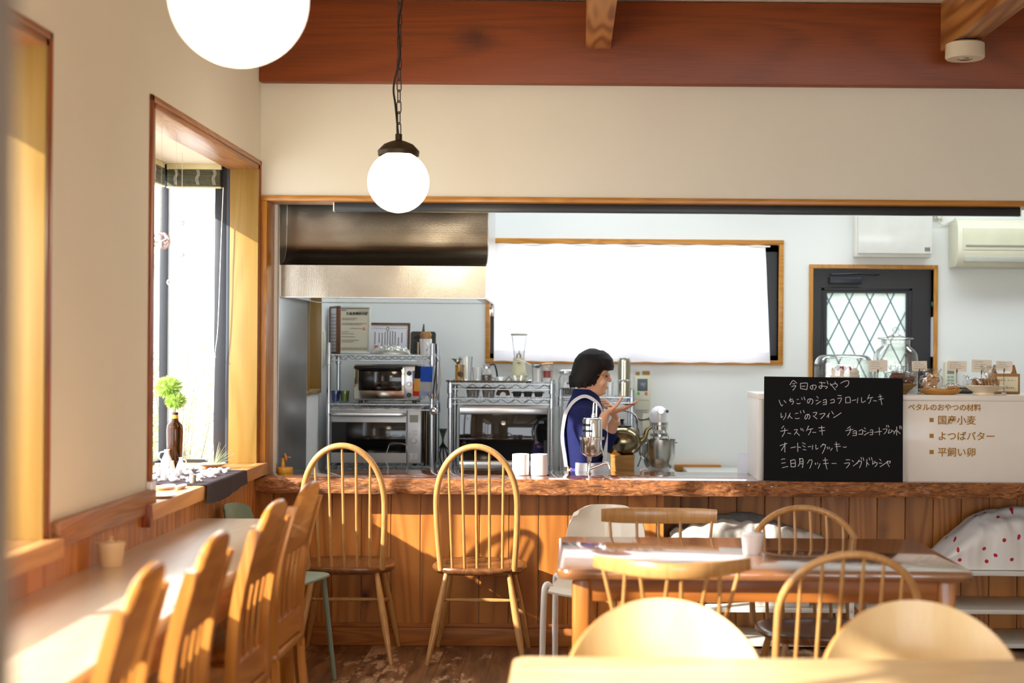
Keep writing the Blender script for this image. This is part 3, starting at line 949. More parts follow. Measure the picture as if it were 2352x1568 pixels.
# ---- slat-back chairs along it. local: faces -X, back at +X
def slat_chair(name, label):
    t = thing(name, label, 'chair', group='arched slat-back chairs along the window table')
    HT = .952
    hw = .178
    def bx(z):   # S-curved back profile
        f = (z - .42) / (HT - .42)
        return .19 + .075 * f + .028 * math.sin(f * PI * 1.0) * -1 + .0
    def strip(y0, y1, z0, z1, th, n=14, bow_=0.0):
        m = MB()
        rings = []
        for i in range(n + 1):
            z = z0 + (z1 - z0) * i / n
            x = bx(z)
            rings.append([m.bm.verts.new(p) for p in ((x - th / 2, y0, z), (x + th / 2, y0, z), (x + th / 2, y1, z), (x - th / 2, y1, z))])
        for a, b in zip(rings, rings[1:]):
            for k in range(4): m.bm.faces.new((a[k], a[(k + 1) % 4], b[(k + 1) % 4], b[k]))
        m.bm.faces.new(rings[0][::-1]); m.bm.faces.new(rings[-1])
        bmesh.ops.bevel(m.bm, geom=[e for e in m.bm.edges if abs(e.verts[0].co.z - e.verts[1].co.z) > .01], offset=min(.006, th * .3), segments=2, affect='EDGES')
        return m
    for sy in (-1, 1):
        m = strip(sy * hw - .017, sy * hw + .017, .40, HT - .045, .030)
        m.out('back_post', M_orange, t)
    # rear legs raked backwards
    for sy in (-1, 1):
        MB().tube([V((bx(.42) + .07 * (1 - k / 6) ** 1.6, sy * hw, .42 * k / 6)) for k in range(7)], .021, 4, up=(0, 1, 1)).out('leg', M_orange, t)
        MB().box((-.19, sy * .18, .215), (.036, .036, .43), .006).out('leg', M_orange, t)
    # arched crest board
    m = MB()
    N = 24
    rings = []
    for i in range(N + 1):
        y = -hw + .015 + (2 * hw - .03) * i / N
        a = abs(y) / (hw - .015)
        zt = HT - .055 + (.075 if a < .72 else .075 * max(0, 1 - ((a - .72) / .13)) ** 1.0) * math.sqrt(max(0, 1 - (min(a, .85) / .86) ** 2.4))
        zb = .745
        r = []
        for z, th in ((zb, .008), ((zb + zt) / 2, .010), (zt - .006, .010), (zt, .004)):
            r.append((bx(z) + th, y, z))
        rr = [m.bm.verts.new(p) for p in r] + [m.bm.verts.new((2 * bx(z_) - x_, y_, z_)) for x_, y_, z_ in r[::-1]]
        rings.append(rr)
    for a, b in zip(rings, rings[1:]):
        for k in range(8): m.bm.faces.new((a[k], a[(k + 1) % 8], b[(k + 1) % 8], b[k]))
    m.bm.faces.new(rings[0][::-1]); m.bm.faces.new(rings[-1])
    m.out('crest_board', M_orangeY, t)
    strip(-hw + .015, hw - .015, .455, .535, .018).out('lower_rail', M_orangeY, t)
    for k in range(4):
        y = (k - 1.5) * .068
        strip(y - .0095, y + .0095, .53, .75, .007).out('slat', M_orange, t)
    MB().box((0, 0, .435), (.41, .40, .028), .008).out('seat', M_orangeY, t)
    m = MB()
    m.box((0, -.178, .39), (.34, .02, .06)); m.box((0, .178, .39), (.34, .02, .06)); m.box((-.185, 0, .39), (.02, .34, .06))
    m.out('seat_rail', M_orangeY, t)
    return t
sc0 = slat_chair('slat_back_chair', 'arched slat-back chair nearest the camera along the window table')
spots = [(2.83, -.846, 3.5, None), (3.32, -.834, 1.5, 'arched slat-back chair second from the camera along the window table'),
         (4.03, -.842, -1.5, 'arched slat-back chair third from the camera along the window table'),
         (4.62, -.853, -2, 'arched slat-back chair farthest from the camera along the window table')]
for i, (y, x, a, lab) in enumerate(spots):
    loc = (x - .25 * math.cos(R(a)), y - .25 * math.sin(R(a)), 0)
    if i == 0: sc0.location = loc; sc0.rotation_euler = (0, 0, R(a))
    else: dup(sc0, loc, R(a), lab)

# ---- green painted metal chair in the corner and its twin by the counter
M_green = mat('green_paint', '#7E9080', rough=.45, var=.08, ns=20)
M_green2 = mat('pale_green_paint', '#A9BDB2', rough=.4, var=.05)
def green_chair(name, label, matl, hb=.75):
    t = thing(name, label, 'chair')
    MB().prism(rounded(.19, .19, .07), .012, Matrix.Translation((0, 0, .44)), bev=.004).out('seat', matl, t)
    m = MB(); m.grid(lambda u, v: V(((u - .5) * (.20 + .03 * math.sin(v * PI)), .185 + .03 * v - .05 * (2 * u - 1) ** 2, hb - .13 + .13 * v - .02 * (2 * u - 1) ** 4 * v)), 16, 8, thick=.006)
    m.out('backrest', matl, t)
    for sx in (-1, 1):
        MB().tube(curve_pts([(sx * .19, .19, 0), (sx * .165, .165, .43), (sx * .13, .18, hb - .08)], 6), .011, 8).out('leg', matl, t)
        MB().tube([(sx * .19, -.19, 0), (sx * .16, -.15, .44)], .011, 8).out('leg', matl, t)
    return t
g1 = green_chair('metal_chair', 'green painted metal chair tucked in the corner beyond the long table', M_green)
g1.location = (-1.22, 5.90, 0); g1.rotation_euler = (0, 0, R(75))

# ---- white shell chair left of the glossy table
M_shell = mat('cream_shell', '#EDE8DA', rough=.3, var=.02, coat=.3)
M_wtube = mat('white_tube', '#F2F1EE', rough=.25, var=.02, coat=.4)
t = thing('shell_chair', 'cream moulded shell chair on white tube frame, left of the glossy table', 'chair', (.135, 5.84, 0), R(-8))
m = MB()
def shl(u, v):
    x = u * 2 - 1
    w = .155 + .03 * (1 - v) 
    zt = .745
    z = .44 + (zt - .44) * v
    rr = max(0, v - .72) / .28
    w *= 1 - .22 * rr ** 3
    y = .17 + .07 * v - .05 * x * x + .02 * max(0, abs(x) - .85)
    return V((x * w, y, z - .045 * abs(x) ** 5 * (v > .5) * (v - .5) * 2))
m.grid(shl, 24, 16, thick=.007)
m.out('backrest', M_shell, t, smooth=60)
m = MB(); m.grid(lambda u, v: V(((u - .5) * .38, -.19 + .37 * v, .44 + .02 * (2 * u - 1) ** 2 - .015 * math.sin(v * PI) - .02 * max(0, .2 - v) * 5)), 16, 16, thick=.008); m.out('seat', M_shell, t, smooth=60)
for sx in (-1, 1):
    pts = curve_pts([(sx * .215, -.17, 0), (sx * .213, -.15, .36), (sx * .205, -.13, .455), (sx * .16, -.10, .485 - .065), (sx * .05, -.09, .42)], 6)
    MB().tube(pts, .0125, 10).out('leg', M_wtube, t)
    pts = curve_pts([(sx * .215, .19, 0), (sx * .213, .17, .36), (sx * .205, .15, .45), (sx * .16, .12, .42), (sx * .05, .10, .42)], 6)
    MB().tube(pts, .0125, 10).out('leg', M_wtube, t)

# ---- white low shelf units under the counter on the right
M_shelfw = mat('white_laminate', '#DCDCD6', rough=.35, var=.02)
def low_shelf(name, label, x0, x1, y0, y1):
    t = thing(name, label, 'shelf', (x0, y0, 0), group='low white shelves under the counter')
    w, d = x1 - x0, y1 - y0
    for z in (.035, .195, .375):
        MB().b2((0, 0, z - .022), (w, d, z), .003).out('shelf_board', M_shelfw, t)
    for x in (.012, w - .012):
        for y in (.012, d - .012):
            MB().b2((x - .011, y - .011, 0), (x + .011, y + .011, .353), .002).out('post', M_wtube, t)
    return t
low_shelf('low_shelf', 'low white shelf under the counter, piled with linen', .50, 1.352, 6.70, 7.07)
low_shelf('low_shelf', 'low white shelf under the counter, holding the polka-dot bundle', 1.385, 2.50, 6.70, 7.07)

# ---- linen and the polka-dot bundle
M_linen = cloth('linen', '#D6D3CC', trans=.15, ns=160)
M_linen_shade = cloth('shaded_linen', '#8D8C8C', trans=.1, ns=160)  # white linen in shadow: the shade is put into this darker colour
def heap(x0, x1, y0, y1, z0, prof, seed, wr=.012, fold=26, nu=110, nv=34):
    def fn(u, v):
        x = x0 + (x1 - x0) * u
        a = v * PI
        yy = (y0 + y1) / 2 - math.cos(a) * (y1 - y0) / 2
        h = _lerp(prof, u) * (math.sin(a) ** .42)
        n = NZ.noise(V((x * fold, seed, v * 1.6))) * wr + NZ.noise(V((x * 6, seed + 3, v * 5))) * wr * 1.6 + NZ.noise(V((x * 30, seed, v * 12))) * wr * .3
        nn = n * math.sin(a) ** .3
        return V((x + NZ.noise(V((x * 5, v * 5, seed))) * .01, yy - nn * abs(math.cos(a)) * 1.6, z0 + max(0.0, h + nn * .8 * math.sin(a))))
    m = MB(); m.grid(fn, nu, nv)
    return m
m = heap(.49, 1.30, 6.715, 6.93, .378, [.15, .19, .205, .21, .205, .19, .16, .07], 2, wr=.018)
tag(m.out('linen_cloth', M_linen, smooth=80), 'white linen cloth heaped on the low shelf behind the hoop-back chair', 'cloth')
m = heap(.50, 1.24, 6.95, 7.08, .378, [.15, .2, .225, .235, .22, .19, .15, .05], 5, wr=.012)
tag(m.out('linen_bag', M_linen_shade, smooth=80), 'linen bag behind the white linen cloth, coloured grey as shade under the counter', 'bag')
m = heap(.86, 1.14, 6.72, 7.04, .198, [.03, .09, .11, .10, .08, .03], 9, wr=.015, nu=50)
tag(m.out('folded_cloth', M_linen, smooth=80), 'small white cloth on the lower board of the low shelf', 'cloth')
m = MB(); m.lathe([(0, .2), (.13, .2), (.15, .24), (.155, .33), (.15, .335), (.14, .33), (.12, .22), (0, .215)], (0, 0, 0), seg=32, sc=(1.1, .8, 1))
o = tag(m.out('wicker_basket', mat('wicker', '#7A5A3C', rough=.8, bump=1, bs=140), loc=(.68, 6.9, 0)), 'brown wicker basket on the low shelf board under the linen', 'basket')

def dots_mat():
    m, nt, b = nodes('polka_dot_cloth')
    L = nt.links.new
    tc = ND(nt, 'ShaderNodeTexCoord')
    sp_ = ND(nt, 'ShaderNodeSeparateXYZ'); L(tc.outputs['Object'], sp_.inputs[0]); sb = ND(nt, 'ShaderNodeMath', operation='SUBTRACT'); L(sp_.outputs[2], sb.inputs[0]); L(sp_.outputs[1], sb.inputs[1]); cb = ND(nt, 'ShaderNodeCombineXYZ'); L(sp_.outputs[0], cb.inputs[0]); L(sb.outputs[0], cb.inputs[1])
    vo = ND(nt, 'ShaderNodeTexVoronoi', _Scale=12.0, _Randomness=.8); vo.voronoi_dimensions = '2D'; L(cb.outputs[0], vo.inputs['Vector'])
    r = ramp(nt, [(.105, (1, 1, 1, 1)), (.120, (0, 0, 0, 1))]); L(vo.outputs['Distance'], r.inputs[0])
    mx = ND(nt, 'ShaderNodeMix', data_type='RGBA'); L(r.outputs[0], mx.inputs[0]); mx.inputs[6].default_value = H('#EEEDEA'); mx.inputs[7].default_value = H('#C22840')
    L(mx.outputs[2], b.inputs[0]); b.inputs['Roughness'].default_value = .9
    return m
m = heap(1.74, 2.50, 6.725, 7.05, .378, [.01, .14, .235, .272, .275, .27, .25, .2], 12, wr=.020, fold=9, nu=120, nv=40)
tag(m.out('polka_dot_bundle', dots_mat(), smooth=80), 'white cloth bundle with red polka dots on the right low shelf', 'bundle')

# ---- pendants
M_globe = emit('opal_globe', '#FFF1D8', 5.5)
def pendant(name, label, loc):
    t = thing(name, label, 'lamp', loc, group='opal globe pendant lamps')
    r = .125
    prof = [(0, -r)] + [(r * math.sin(a), -r * math.cos(a)) for a in [PI * k / 36 for k in range(1, 32)]] + [(.055, r * .90)]
    MB().lathe(prof, seg=48).out('globe', M_globe, t)
    bz = r * .86
    MB().lathe([(.083, bz), (.085, bz + .018), (.082, bz + .022), (.06, bz + .045), (.03, bz + .058), (.014, bz + .062), (.014, bz + .088), (0, bz + .09)], seg=40).out('cap', mat('bronze_cap', '#3A2E1C', rough=.4, metal=.6), t)
    # chain up to the ceiling
    z0 = bz + .085; zt = ZC - loc[2]
    m = MB(); k = 0; z = z0
    while z < zt:
        pts = []
        for j in range(14):
            a = 2 * PI * j / 14
            x = .0085 * math.cos(a); zz = .0145 * math.sin(a) + (.012 if math.sin(a) > 0 else -.012)
            q = (x, 0, z + .024 + zz) if k % 2 == 0 else (0, x, z + .024 + zz)
            if k % 2: q = (x * .5, x * .86, z + .024 + zz)
            pts.append(q)
        m.tube(pts, .0023, 6, closed=True)
        z += .0445; k += 1
    m.out('chain', M_black_metal, t)
    ctrl = [(0, -.006, z0 - .01), (-.014, -.004, z0 + .12), (-.022, 0, z0 + .20), (.004, -.006, z0 + .32), (-.004, -.008, z0 + .44), (.010, -.008, z0 + .54), (.004, -.01, z0 + .60), (.05, -.01, z0 + .62), (.052, -.01, z0 + .68), (.034, -.01, z0 + .76), (-.012, -.008, z0 + .80), (-.008, -.006, z0 + .84), (.004, -.004, z0 + .9), (.002, 0, zt)]
    ctrl = [c for c in ctrl if c[2] <= zt]
    MB().tube(curve_pts(ctrl, 6), .0042, 8).out('cable', M_black_pl, t)
    MB().lathe([(0, zt - .03), (.04, zt - .03), (.045, zt), (0, zt)], seg=24).out('ceiling_rose', M_black_metal, t)
    return t
pl = P(915, 418, 5.8)
pn1 = pendant('pendant_lamp', 'white globe pendant on a chain, small one hanging before the counter', pl)
pl2 = P(549, -6, 2.65)
dup(pn1, pl2, 0, 'large near white globe cut by the top of the view')
for i, q in enumerate((pl, pl2)):
    l = add_light('pendant_bulb', 'POINT', q - V((0, 0, .16)), 9.0, (1.0, .80, .55), shadow_soft_size=.10)

# downlight on the joist
q = P(2211, 90, 6.50)
t = thing('ceiling_spotlight', 'round cream surface spotlight fixed under the right ceiling joist', 'lamp', (q.x, 6.46, 2.82))
MB().lathe([(0, 0), (.055, 0), (.055, -.010), (0, -.010)], seg=30).out('mount', M_black_pl, t)
MB().lathe([(.0, -.010), (.078, -.010), (.086, -.016), (.088, -.075), (.082, -.083), (.034, -.083), (.032, -.078), (0, -.078)], seg=48).out('housing', mat('cream_housing', '#D9CDB4', rough=.35), t)
MB().lathe([(0, -.079), (.03, -.079), (.025, -.086), (.01, -.088), (0, -.086)], seg=24).out('lens', M_chrome, t)
# ================================================================== the kitchen
add_light('kitchen_fill_light', 'AREA', (-.2, 7.9, 2.78), 22, (.86, .94, 1.0), shape='RECTANGLE', size=2.2, size_y=.5)  # unseen area lights added to brighten the kitchen
add_light('kitchen_fill_light', 'AREA', (2.3, 7.7, 2.78), 22, (.86, .94, 1.0), shape='RECTANGLE', size=2.2, size_y=.5)

def pb(m, x0, y0, x1, y1, d, depth, bev=0.0):
    """box whose front face has the measured corners, depth going away"""
    a, b = P(x0, y1, d), P(x1, y0, d)
    return m.b2((a.x, d, a.z), (b.x, d + depth, b.z), bev)
def own(x0, y0, x1, y1, d, depth):
    """centre bottom of such a box"""
    a, b = P(x0, y1, d), P(x1, y0, d)
    return V(((a.x + b.x) / 2, d + depth / 2, a.z)), b.x - a.x, b.z - a.z

M_darkglass = mat('dark_oven_glass', '#0E0E10', rough=.08, var=.02, coat=.15, spec=.4)
M_silver = mat('silver_plastic', '#B9BBBE', rough=.35, metal=.3, var=.02)
M_alu = mat('aluminium', '#C9CACC', rough=.3, metal=.9, var=.04)
M_iron = mat('cast_iron', '#34322C', rough=.55, var=.25, ns=30, bump=.3)
M_paper = mat('certificate_paper', '#CFC7AE', rough=.8, var=.02)
M_paperw = mat('white_paper', '#E2E0E6', rough=.8, var=.02)
M_ink = mat('black_ink', '#2C2C2A', rough=.9)
M_inkl = mat('faded_ink', '#77756A', rough=.9)
M_seal = mat('red_seal_ink', '#D8786A', rough=.9)
M_brownf = wood('brown_frame_wood', '#7A4A28', '#4A2812', 'Z', rough=.35)

# cooker hood
hx0, hx1 = XK + .010, P(1115, 700, 6.94).x
M_hood = mat('dimpled_steel', '#A49B8C', rough=.24, metal=1, var=.02, ns=4)
nt = M_hood.node_tree
vo = ND(nt, 'ShaderNodeTexVoronoi', _Scale=190.0, _Randomness=.35); tcn = ND(nt, 'ShaderNodeTexCoord'); nt.links.new(tcn.outputs['Object'], vo.inputs['Vector'])
wv = ND(nt, 'ShaderNodeTexNoise', _Scale=2.2); nt.links.new(tcn.outputs['Object'], wv.inputs['Vector'])
bp1 = ND(nt, 'ShaderNodeBump', _Strength=.35, _Distance=.05); nt.links.new(wv.outputs[0], bp1.inputs['Height'])
bp2 = ND(nt, 'ShaderNodeBump', _Strength=.22, _Distance=.0012); nt.links.new(vo.outputs['Distance'], bp2.inputs['Height']); nt.links.new(bp1.outputs[0], bp2.inputs['Normal'])
nt.links.new(bp2.outputs[0], nt.nodes['Principled BSDF'].inputs['Normal'])
hood = thing('cooker_hood', 'large curved stainless steel hood filling the upper left of the kitchen', 'hood', ((hx0 + hx1) / 2, 6.94, 1.653))
hw = (hx1 - hx0) / 2
prof = [(0.0, 0.0), (0.0, .155)] + [(.012 + .13 * math.sin(a) ** 1.0, .165 + .12 * (1 - math.cos(a))) for a in [PI / 2 * k / 10 for k in range(11)]] + [(.150, .36), (.156, .60), (.150, .85), (.150, .95)]
m = MB()
L_ = [[m.bm.verts.new((x, y, z)) for y, z in prof] for x in [-hw + 2 * hw * k / 40 for k in range(41)]]
for a, b in zip(L_, L_[1:]):
    for k in range(len(prof) - 1): m.bm.faces.new((a[k], a[k + 1], b[k + 1], b[k]))
m.out('front_panel', M_hood, hood, smooth=50)
for sx, nm in ((-1, 'side_panel'), (1, 'side_panel')):
    poly = [(y, z) for y, z in prof] + [(.80, .95), (.80, 0)]
    MB().prism(poly, .004, Matrix(((0, 0, sx, sx * hw), (1, 0, 0, 0), (0, 1, 0, 0), (0, 0, 0, 1)))).out(nm, mat('hood_side_reflection', '#D8DAD8', rough=.3, metal=.8, var=.02), hood, smooth=0)  # whiter steel colour stands in for the reflected white wall
m = MB()
m.b2((-hw, .0, -.004), (hw, .05, .0)); m.b2((-hw, .75, -.004), (hw, .80, 0)); m.b2((-hw, .05, -.004), (-hw + .05, .75, 0)); m.b2((hw - .05, .05, -.004), (hw, .75, 0)); m.b2((-hw + .04, .05, .10), (hw - .04, .75, .105))
m.out('underside', M_steel, hood)
MB().box((hw - .012, .775, -.035), (.02, .02, .07), .003).out('grease_cup', M_chrome, hood)
MB().b2((-hw, .15, .93), (hw, .80, .955)).out('top_panel', M_steel, hood)

# black curtain rail under the opening's head
a, b = P(768, 472, 6.80), P(2342, 484, 6.80)
t = thing('curtain_rail', 'long black rail fixed under the head of the serving opening', 'rail', ((a.x + b.x) / 2, 6.80, OT - .026))
w = (b.x - a.x) / 2
MB().b2((-w, -.02, -.040), (w, .02, 0), .002).out('rail', M_black_metal, t)
for s_ in (-1, 1): MB().b2((s_ * w - .003, -.021, -.042), (s_ * w + .003, .021, 0), .001).out('end_cap', M_white_pl, t)

# window curtain
def cur(u, v):
    x = P(1135, 700, 8.56).x * (1 - u) + (P(1757, 700, 8.56).x * v + P(1770, 700, 8.56).x * (1 - v)) * u
    zt = P(1450, 561, 8.56).z; zb = P(1450, 831, 8.56).z
    return V((x, 8.562 + .004 * math.sin(u * 40 + 3 * math.sin(v * 3)) + NZ.noise(V((u * 12, v * 4, 1))) * .012, zb + (zt - zb) * v + .002 * math.sin(u * 60)))
t = thing('window_curtain', 'thin white curtain stretched across the kitchen window', 'curtain', (0, 0, 0))
M_curt = cloth('white_cotton', '#F6F5F8', trans=.45, ns=90, bump=.1, var=.015)
MB().grid(cur, 120, 24).out('curtain_panel', M_curt, t, smooth=80)
MB().grid(lambda u, v: cur(u, v * .09) + V((0, -.004, 0)), 60, 3).out('hem', M_curt, t, smooth=80)
MB().tube([cur(0, 1) + V((-.01, .004, -.006)), cur(1, 1) + V((.03, .004, -.006))], .005, 8).out('rod', M_white_pl, t)

# wire racks
def rack(name, label, x0, x1, y0, y1, shelves, top, post=.0127, low=0.0):
    t = thing(name, label, 'rack', (x0, y0, low), group='chrome wire racks at the back of the kitchen')
    w, d = x1 - x0, y1 - y0
    for x in (post, w - post):
        for y in (post, d - post):
            m = MB(); m.cyl((x, y, 0), (x, y, top), post)
            m.cyl((x, y, top), (x, y, top + .006), post * .8)
            for z in shelves: m.lathe([(post * 1.0, -.03), (post * 1.45, -.028), (post * 1.3, .03), (post, .032)], (x, y, z - .03), seg=16)
            m.out('post', M_wire, t)
    for z in shelves:
        m = MB()
        for y in (0.004, d - .004):
            m.tube([(post, y, z - .004), (w - post, y, z - .004)], .0035, 6); m.tube([(post, y, z - .034), (w - post, y, z - .034)], .0035, 6)
            n = 14; pts = [(post + (w - 2 * post) * k / n, y, z - (.006 if k % 2 else .032)) for k in range(n + 1)]
            m.tube(pts, .0026, 5)
        for x in (0.004, w - .004):
            m.tube([(x, post, z - .004), (x, d - post, z - .004)], .0035, 6); m.tube([(x, post, z - .034), (x, d - post, z - .034)], .0035, 6)
        for k in range(1, 24): m.tube([(post + (w - 2 * post) * k / 24, .004, z - .001), (post + (w - 2 * post) * k / 24, d - .004, z - .001)], .0018, 5)
        m.out('wire_shelf', M_wire, t)
    return t
R1x0, R1x1 = P(749, 900, 8.05).x, P(997, 900, 8.05).x
RA1, RA2, RA3 = P(880, 814, 8.05).z, P(880, 927, 8.05).z, P(880, 1070, 8.05).z
rack('wire_rack', 'left chrome wire rack holding the toaster oven and microwave', R1x0, R1x1, 8.05, 8.41, [.25, RA3, RA2, RA1], P(760, 789, 8.05).z)
R2x0, R2x1 = P(1029, 900, 8.05).x, P(1273, 900, 8.05).x
RB1, RB2, RB3 = P(1150, 880, 8.05).z, P(1150, 914, 8.05).z, P(1150, 1080, 8.05).z
rack('wire_rack', 'middle chrome wire rack with blender on top and large oven inside', R2x0, R2x1, 8.05, 8.41, [.25, RB3, RB2, RB1], P(1150, 876, 8.05).z)
R3x0, R3x1 = P(1283, 900, 8.2).x, P(1457, 900, 8.2).x
RC1 = P(1370, 911, 8.2).z
rack('wire_rack', 'narrow chrome wire rack behind the woman, steel canisters on top', R3x0, R3x1, 8.2, 8.55, [.25, .66, RC1], P(1370, 896, 8.2).z)

# microwave
def at(x0, y0, x1, y1, d, depth): return own(x0, y0, x1, y1, d, depth)
c, w, h = at(760, 940, 968, 1067, 8.07, .36)
t = thing('microwave_oven', 'wide silver microwave oven on the left rack behind the first counter chair', 'microwave', (c.x, 8.07, RA3 + .012))
MB().b2((-w / 2, .01, 0), (w / 2, .37, h), .006).out('body', M_silver, t)
dw = w * .84
MB().b2((-w / 2, -.012, .003), (-w / 2 + dw, .01, h - .002), .004).out('door', M_silver, t)
MB().b2((-w / 2 + .004, -.0135, .062), (-w / 2 + dw - .004, -.011, h - .082), .002).out('door_glass', M_darkglass, t)
m = MB(); z = h - .038
m.tube(curve_pts([(-w / 2 + .012, -.012, z), (-w / 2 + .03, -.04, z), (-w / 2 + .10, -.046, z), (-w / 2 + dw - .09, -.046, z), (-w / 2 + dw - .03, -.04, z), (-w / 2 + dw - .012, -.012, z)], 6), .0135, 10, flat=.8)
m.out('handle', M_alu, t)
MB().b2((-w / 2 + dw + .002, -.010, .003), (w / 2, .01, h - .002), .004).out('control_panel', M_silver, t)
x = -w / 2 + dw + (w - dw) / 2
MB().b2((x - .024, -.0125, h - .082), (x + .024, -.009, h - .040)).out('display', mat('grey_lcd', '#8B9088', rough=.2), t)
MB().lathe([(.016, 0), (.016, .010), (.013, .014), (0, .014)], (x, -.009, h * .42), (PI / 2, 0, 0), 24).out('knob', M_silver, t)
m = MB()
for i in range(6):
    for j in range(2): m.b2((x - .022 + j * .025, -.0112, .03 + i * .0115 if i < 3 else .16 + (i - 3) * .012), (x - .003 + j * .025, -.0098, .037 + i * .0115 if i < 3 else .167 + (i - 3) * .012))
m.out('buttons', mat('pale_buttons', '#D6D7DE', rough=.5), t)
for sx in (-1, 1):
    for y in (.04, .32): MB().cyl((sx * w * .42, y, -.012), (sx * w * .42, y, 0), .012).out('foot', M_black_pl, t)

# upright baking sheets beside it
m = MB()
c, w, h = at(971, 942, 985, 1076, 8.1, .3)
t = thing('baking_sheets', 'brown boards and black baking sheets standing upright beside the microwave', 'baking sheets', (c.x, 8.1, RA3))
for k in range(3):
    MB().b2((-.012 + k * .012, 0, .0), (-.006 + k * .012, .34, .335 - .02 * k), .001).out('sheet', (M_black_pl, mat('brown_board', '#8A7048', rough=.6), M_iron)[k], t)

# toaster oven
c, w, h = at(811, 830, 966, 913, 8.1, .3)
t = thing('toaster_oven', 'chrome toaster oven with dark window on the left rack above the microwave', 'toaster oven', (c.x, 8.10, RA2))
fz = .014
MB().b2((-w / 2, 0, fz), (w / 2, .3, fz + h), .014).out('body', mat('polished_steel', '#D2CCC0', rough=.12, metal=1, var=.02), t)
dwx = -w / 2 + w * .755
MB().b2((-w / 2 + .03, -.006, fz + .058), (dwx - .012, .004, fz + h - .030), .016).out('door_window', M_darkglass, t)
MB().tube(curve_pts([(-w / 2 + .02, -.005, fz + h - .018), (-w / 2 + .04, -.03, fz + h - .018), (dwx - .05, -.03, fz + h - .018), (dwx - .015, -.005, fz + h - .018)], 6), .012, 10).out('door_handle', M_black_pl, t)
MB().b2((dwx, -.004, fz + .012), (w / 2 - .006, .002, fz + h - .012), .003).out('control_panel', M_alu, t)
for k in range(3): MB().lathe([(.014, 0), (.014, .008), (.011, .014), (0, .014)], (dwx + .03, -.004, fz + .035 + k * .062), (PI / 2, 0, 0), 24).out('knob', M_black_pl if k != 1 else M_alu, t)
for sx in (-1, 1):
    for y in (.04, .26): MB().cyl((sx * w * .4, y, 0), (sx * w * .4, y, fz + .002), .012).out('foot', M_black_pl, t)

# two glasses on the same shelf
def glass(name, label, px, py, d, z, r, h, mt, grp=None, cat='glass', rb=None):
    q = P(px, py, d)
    rb = rb or r * .8
    m = MB(); m.lathe([(0, .002), (rb, .0), (r, h), (r - .0022, h), (rb - .002, .005), (0, .005)], seg=28)
    o = tag(m.out(name, mt, loc=(q.x, d, z)), label, cat, grp)
    return o
glass('drinking_glass', 'bluish tumbler on the left rack beside the toaster oven', 771, 915, 8.3, RA2, .028, .065, glassy('blue_glass', (.45, .5, .8, 1), .7))
glass('drinking_glass', 'yellow-green tumbler on the left rack beside the toaster oven', 792, 915, 8.3, RA2, .028, .065, glassy('green_glass', (.65, .75, .35, 1), .7))

# framed certificates
def frame(name, label, x0, y0, x1, y1, d, zb, mfr, mp_, fw=.014, lean=-.10, rz=0, th=.02):
    c, w, h = at(x0, y0, x1, y1, d, th)
    t = thing(name, label, 'picture frame', (c.x, d, zb), rot=(lean, 0, rz))
    m = MB()
    m.b2((-w / 2, 0, 0), (w / 2, th, fw), .002); m.b2((-w / 2, 0, h - fw), (w / 2, th, h), .002); m.b2((-w / 2, 0, fw), (-w / 2 + fw, th, h - fw), .002); m.b2((w / 2 - fw, 0, fw), (w / 2, th, h - fw), .002)
    m.out('frame', mfr, t)
    MB().b2((-w / 2 + fw * .5, .006, fw * .5), (w / 2 - fw * .5, .012, h - fw * .5)).out('sheet', mp_, t, smooth=0)
    return t, w, h
def lines(t, specs, y=.0045, matl=None, name='writing'):
    m = MB(); r = random.Random(3)
    for x0, x1, z, hh in specs:
        x = x0
        while x < x1:
            l = hh * r.choice((.7, .9, .9, .6)); m.b2((x, y, z), (min(x + l, x1), y + .0005, z + hh * r.uniform(.6, 1))); x += l + hh * .35
    return m.out(name, matl or M_inkl, t, smooth=0)
M_wframe = mat('white_frame', '#D6D9D2', rough=.4)
t, w, h = frame('certificate_frame', 'white-framed beige licence on top of the left rack', 772, 697, 851, 808, 8.37, RA1 + .001, M_wframe, M_paper, fw=.012)
text_mesh('食品営業許可証', .0185, 'title_lettering', M_ink, t, (-w * .24, .0045, h - .052), (PI / 2, 0, 0), space=1.02, bold=.0004)
lines(t, [(-.07, .02, h - .075, .004), (-.07, .01, h - .083, .004), (-.07, .07, h - .105, .0035), (-.07, .05, h - .112, .0035), (-.02, .045, h - .135, .004), (-.07, -.03, h - .155, .004), (-.07, 0, h - .168, .0045), (-.07, .01, h - .185, .004), (-.07, .03, h - .205, .004), (-.07, .0, h - .215, .004), (-.07, .08, .035, .004), (-.07, .08, .027, .004), (.02, .08, h - .032, .003)])
MB().b2((.052, .0045, h - .143), (.068, .005, h - .127)).out('seal', M_seal, t)
MB().b2((-.075, .0045, h - .028), (-.045, .005, h - .024)).out('blue_mark', mat('blue_ink', '#4A6FA8', rough=.8), t)
t, w, h = frame('certificate_frame', 'brown-framed white award with a gold crest, right of the white frame', 838, 736, 941, 808, 8.43, RA1 + .001, M_brownf, M_paperw, fw=.012)
m = MB(); r_ = random.Random(5)
for k, (x, z0, z1) in enumerate([(.085, .07, .13), (.065, .05, .10), (.045, .045, .13), (.03, .05, .14), (.015, .05, .14), (.0, .05, .14), (-.015, .06, .13), (-.032, .04, .13), (-.05, .07, .13), (-.075, .06, .13)]):
    z = z0
    while z < z1: m.b2((x - .003, .0045, z), (x + .003, .005, z + .005)); z += .0075
m.out('writing', M_inkl, t, smooth=0)
m = MB(); m.tube([(.009 * math.cos(a) - .0, .0045, h - .035 + .009 * math.sin(a)) for a in [2 * PI * k / 20 for k in range(20)]], .0018, 6, closed=True)
for s_ in (-1, 1):
    for k in range(9): m.box((s_ * (.022 + k * .011), .0048, h - .034 + .002 * (k % 2)), (.006, .0006, .003))
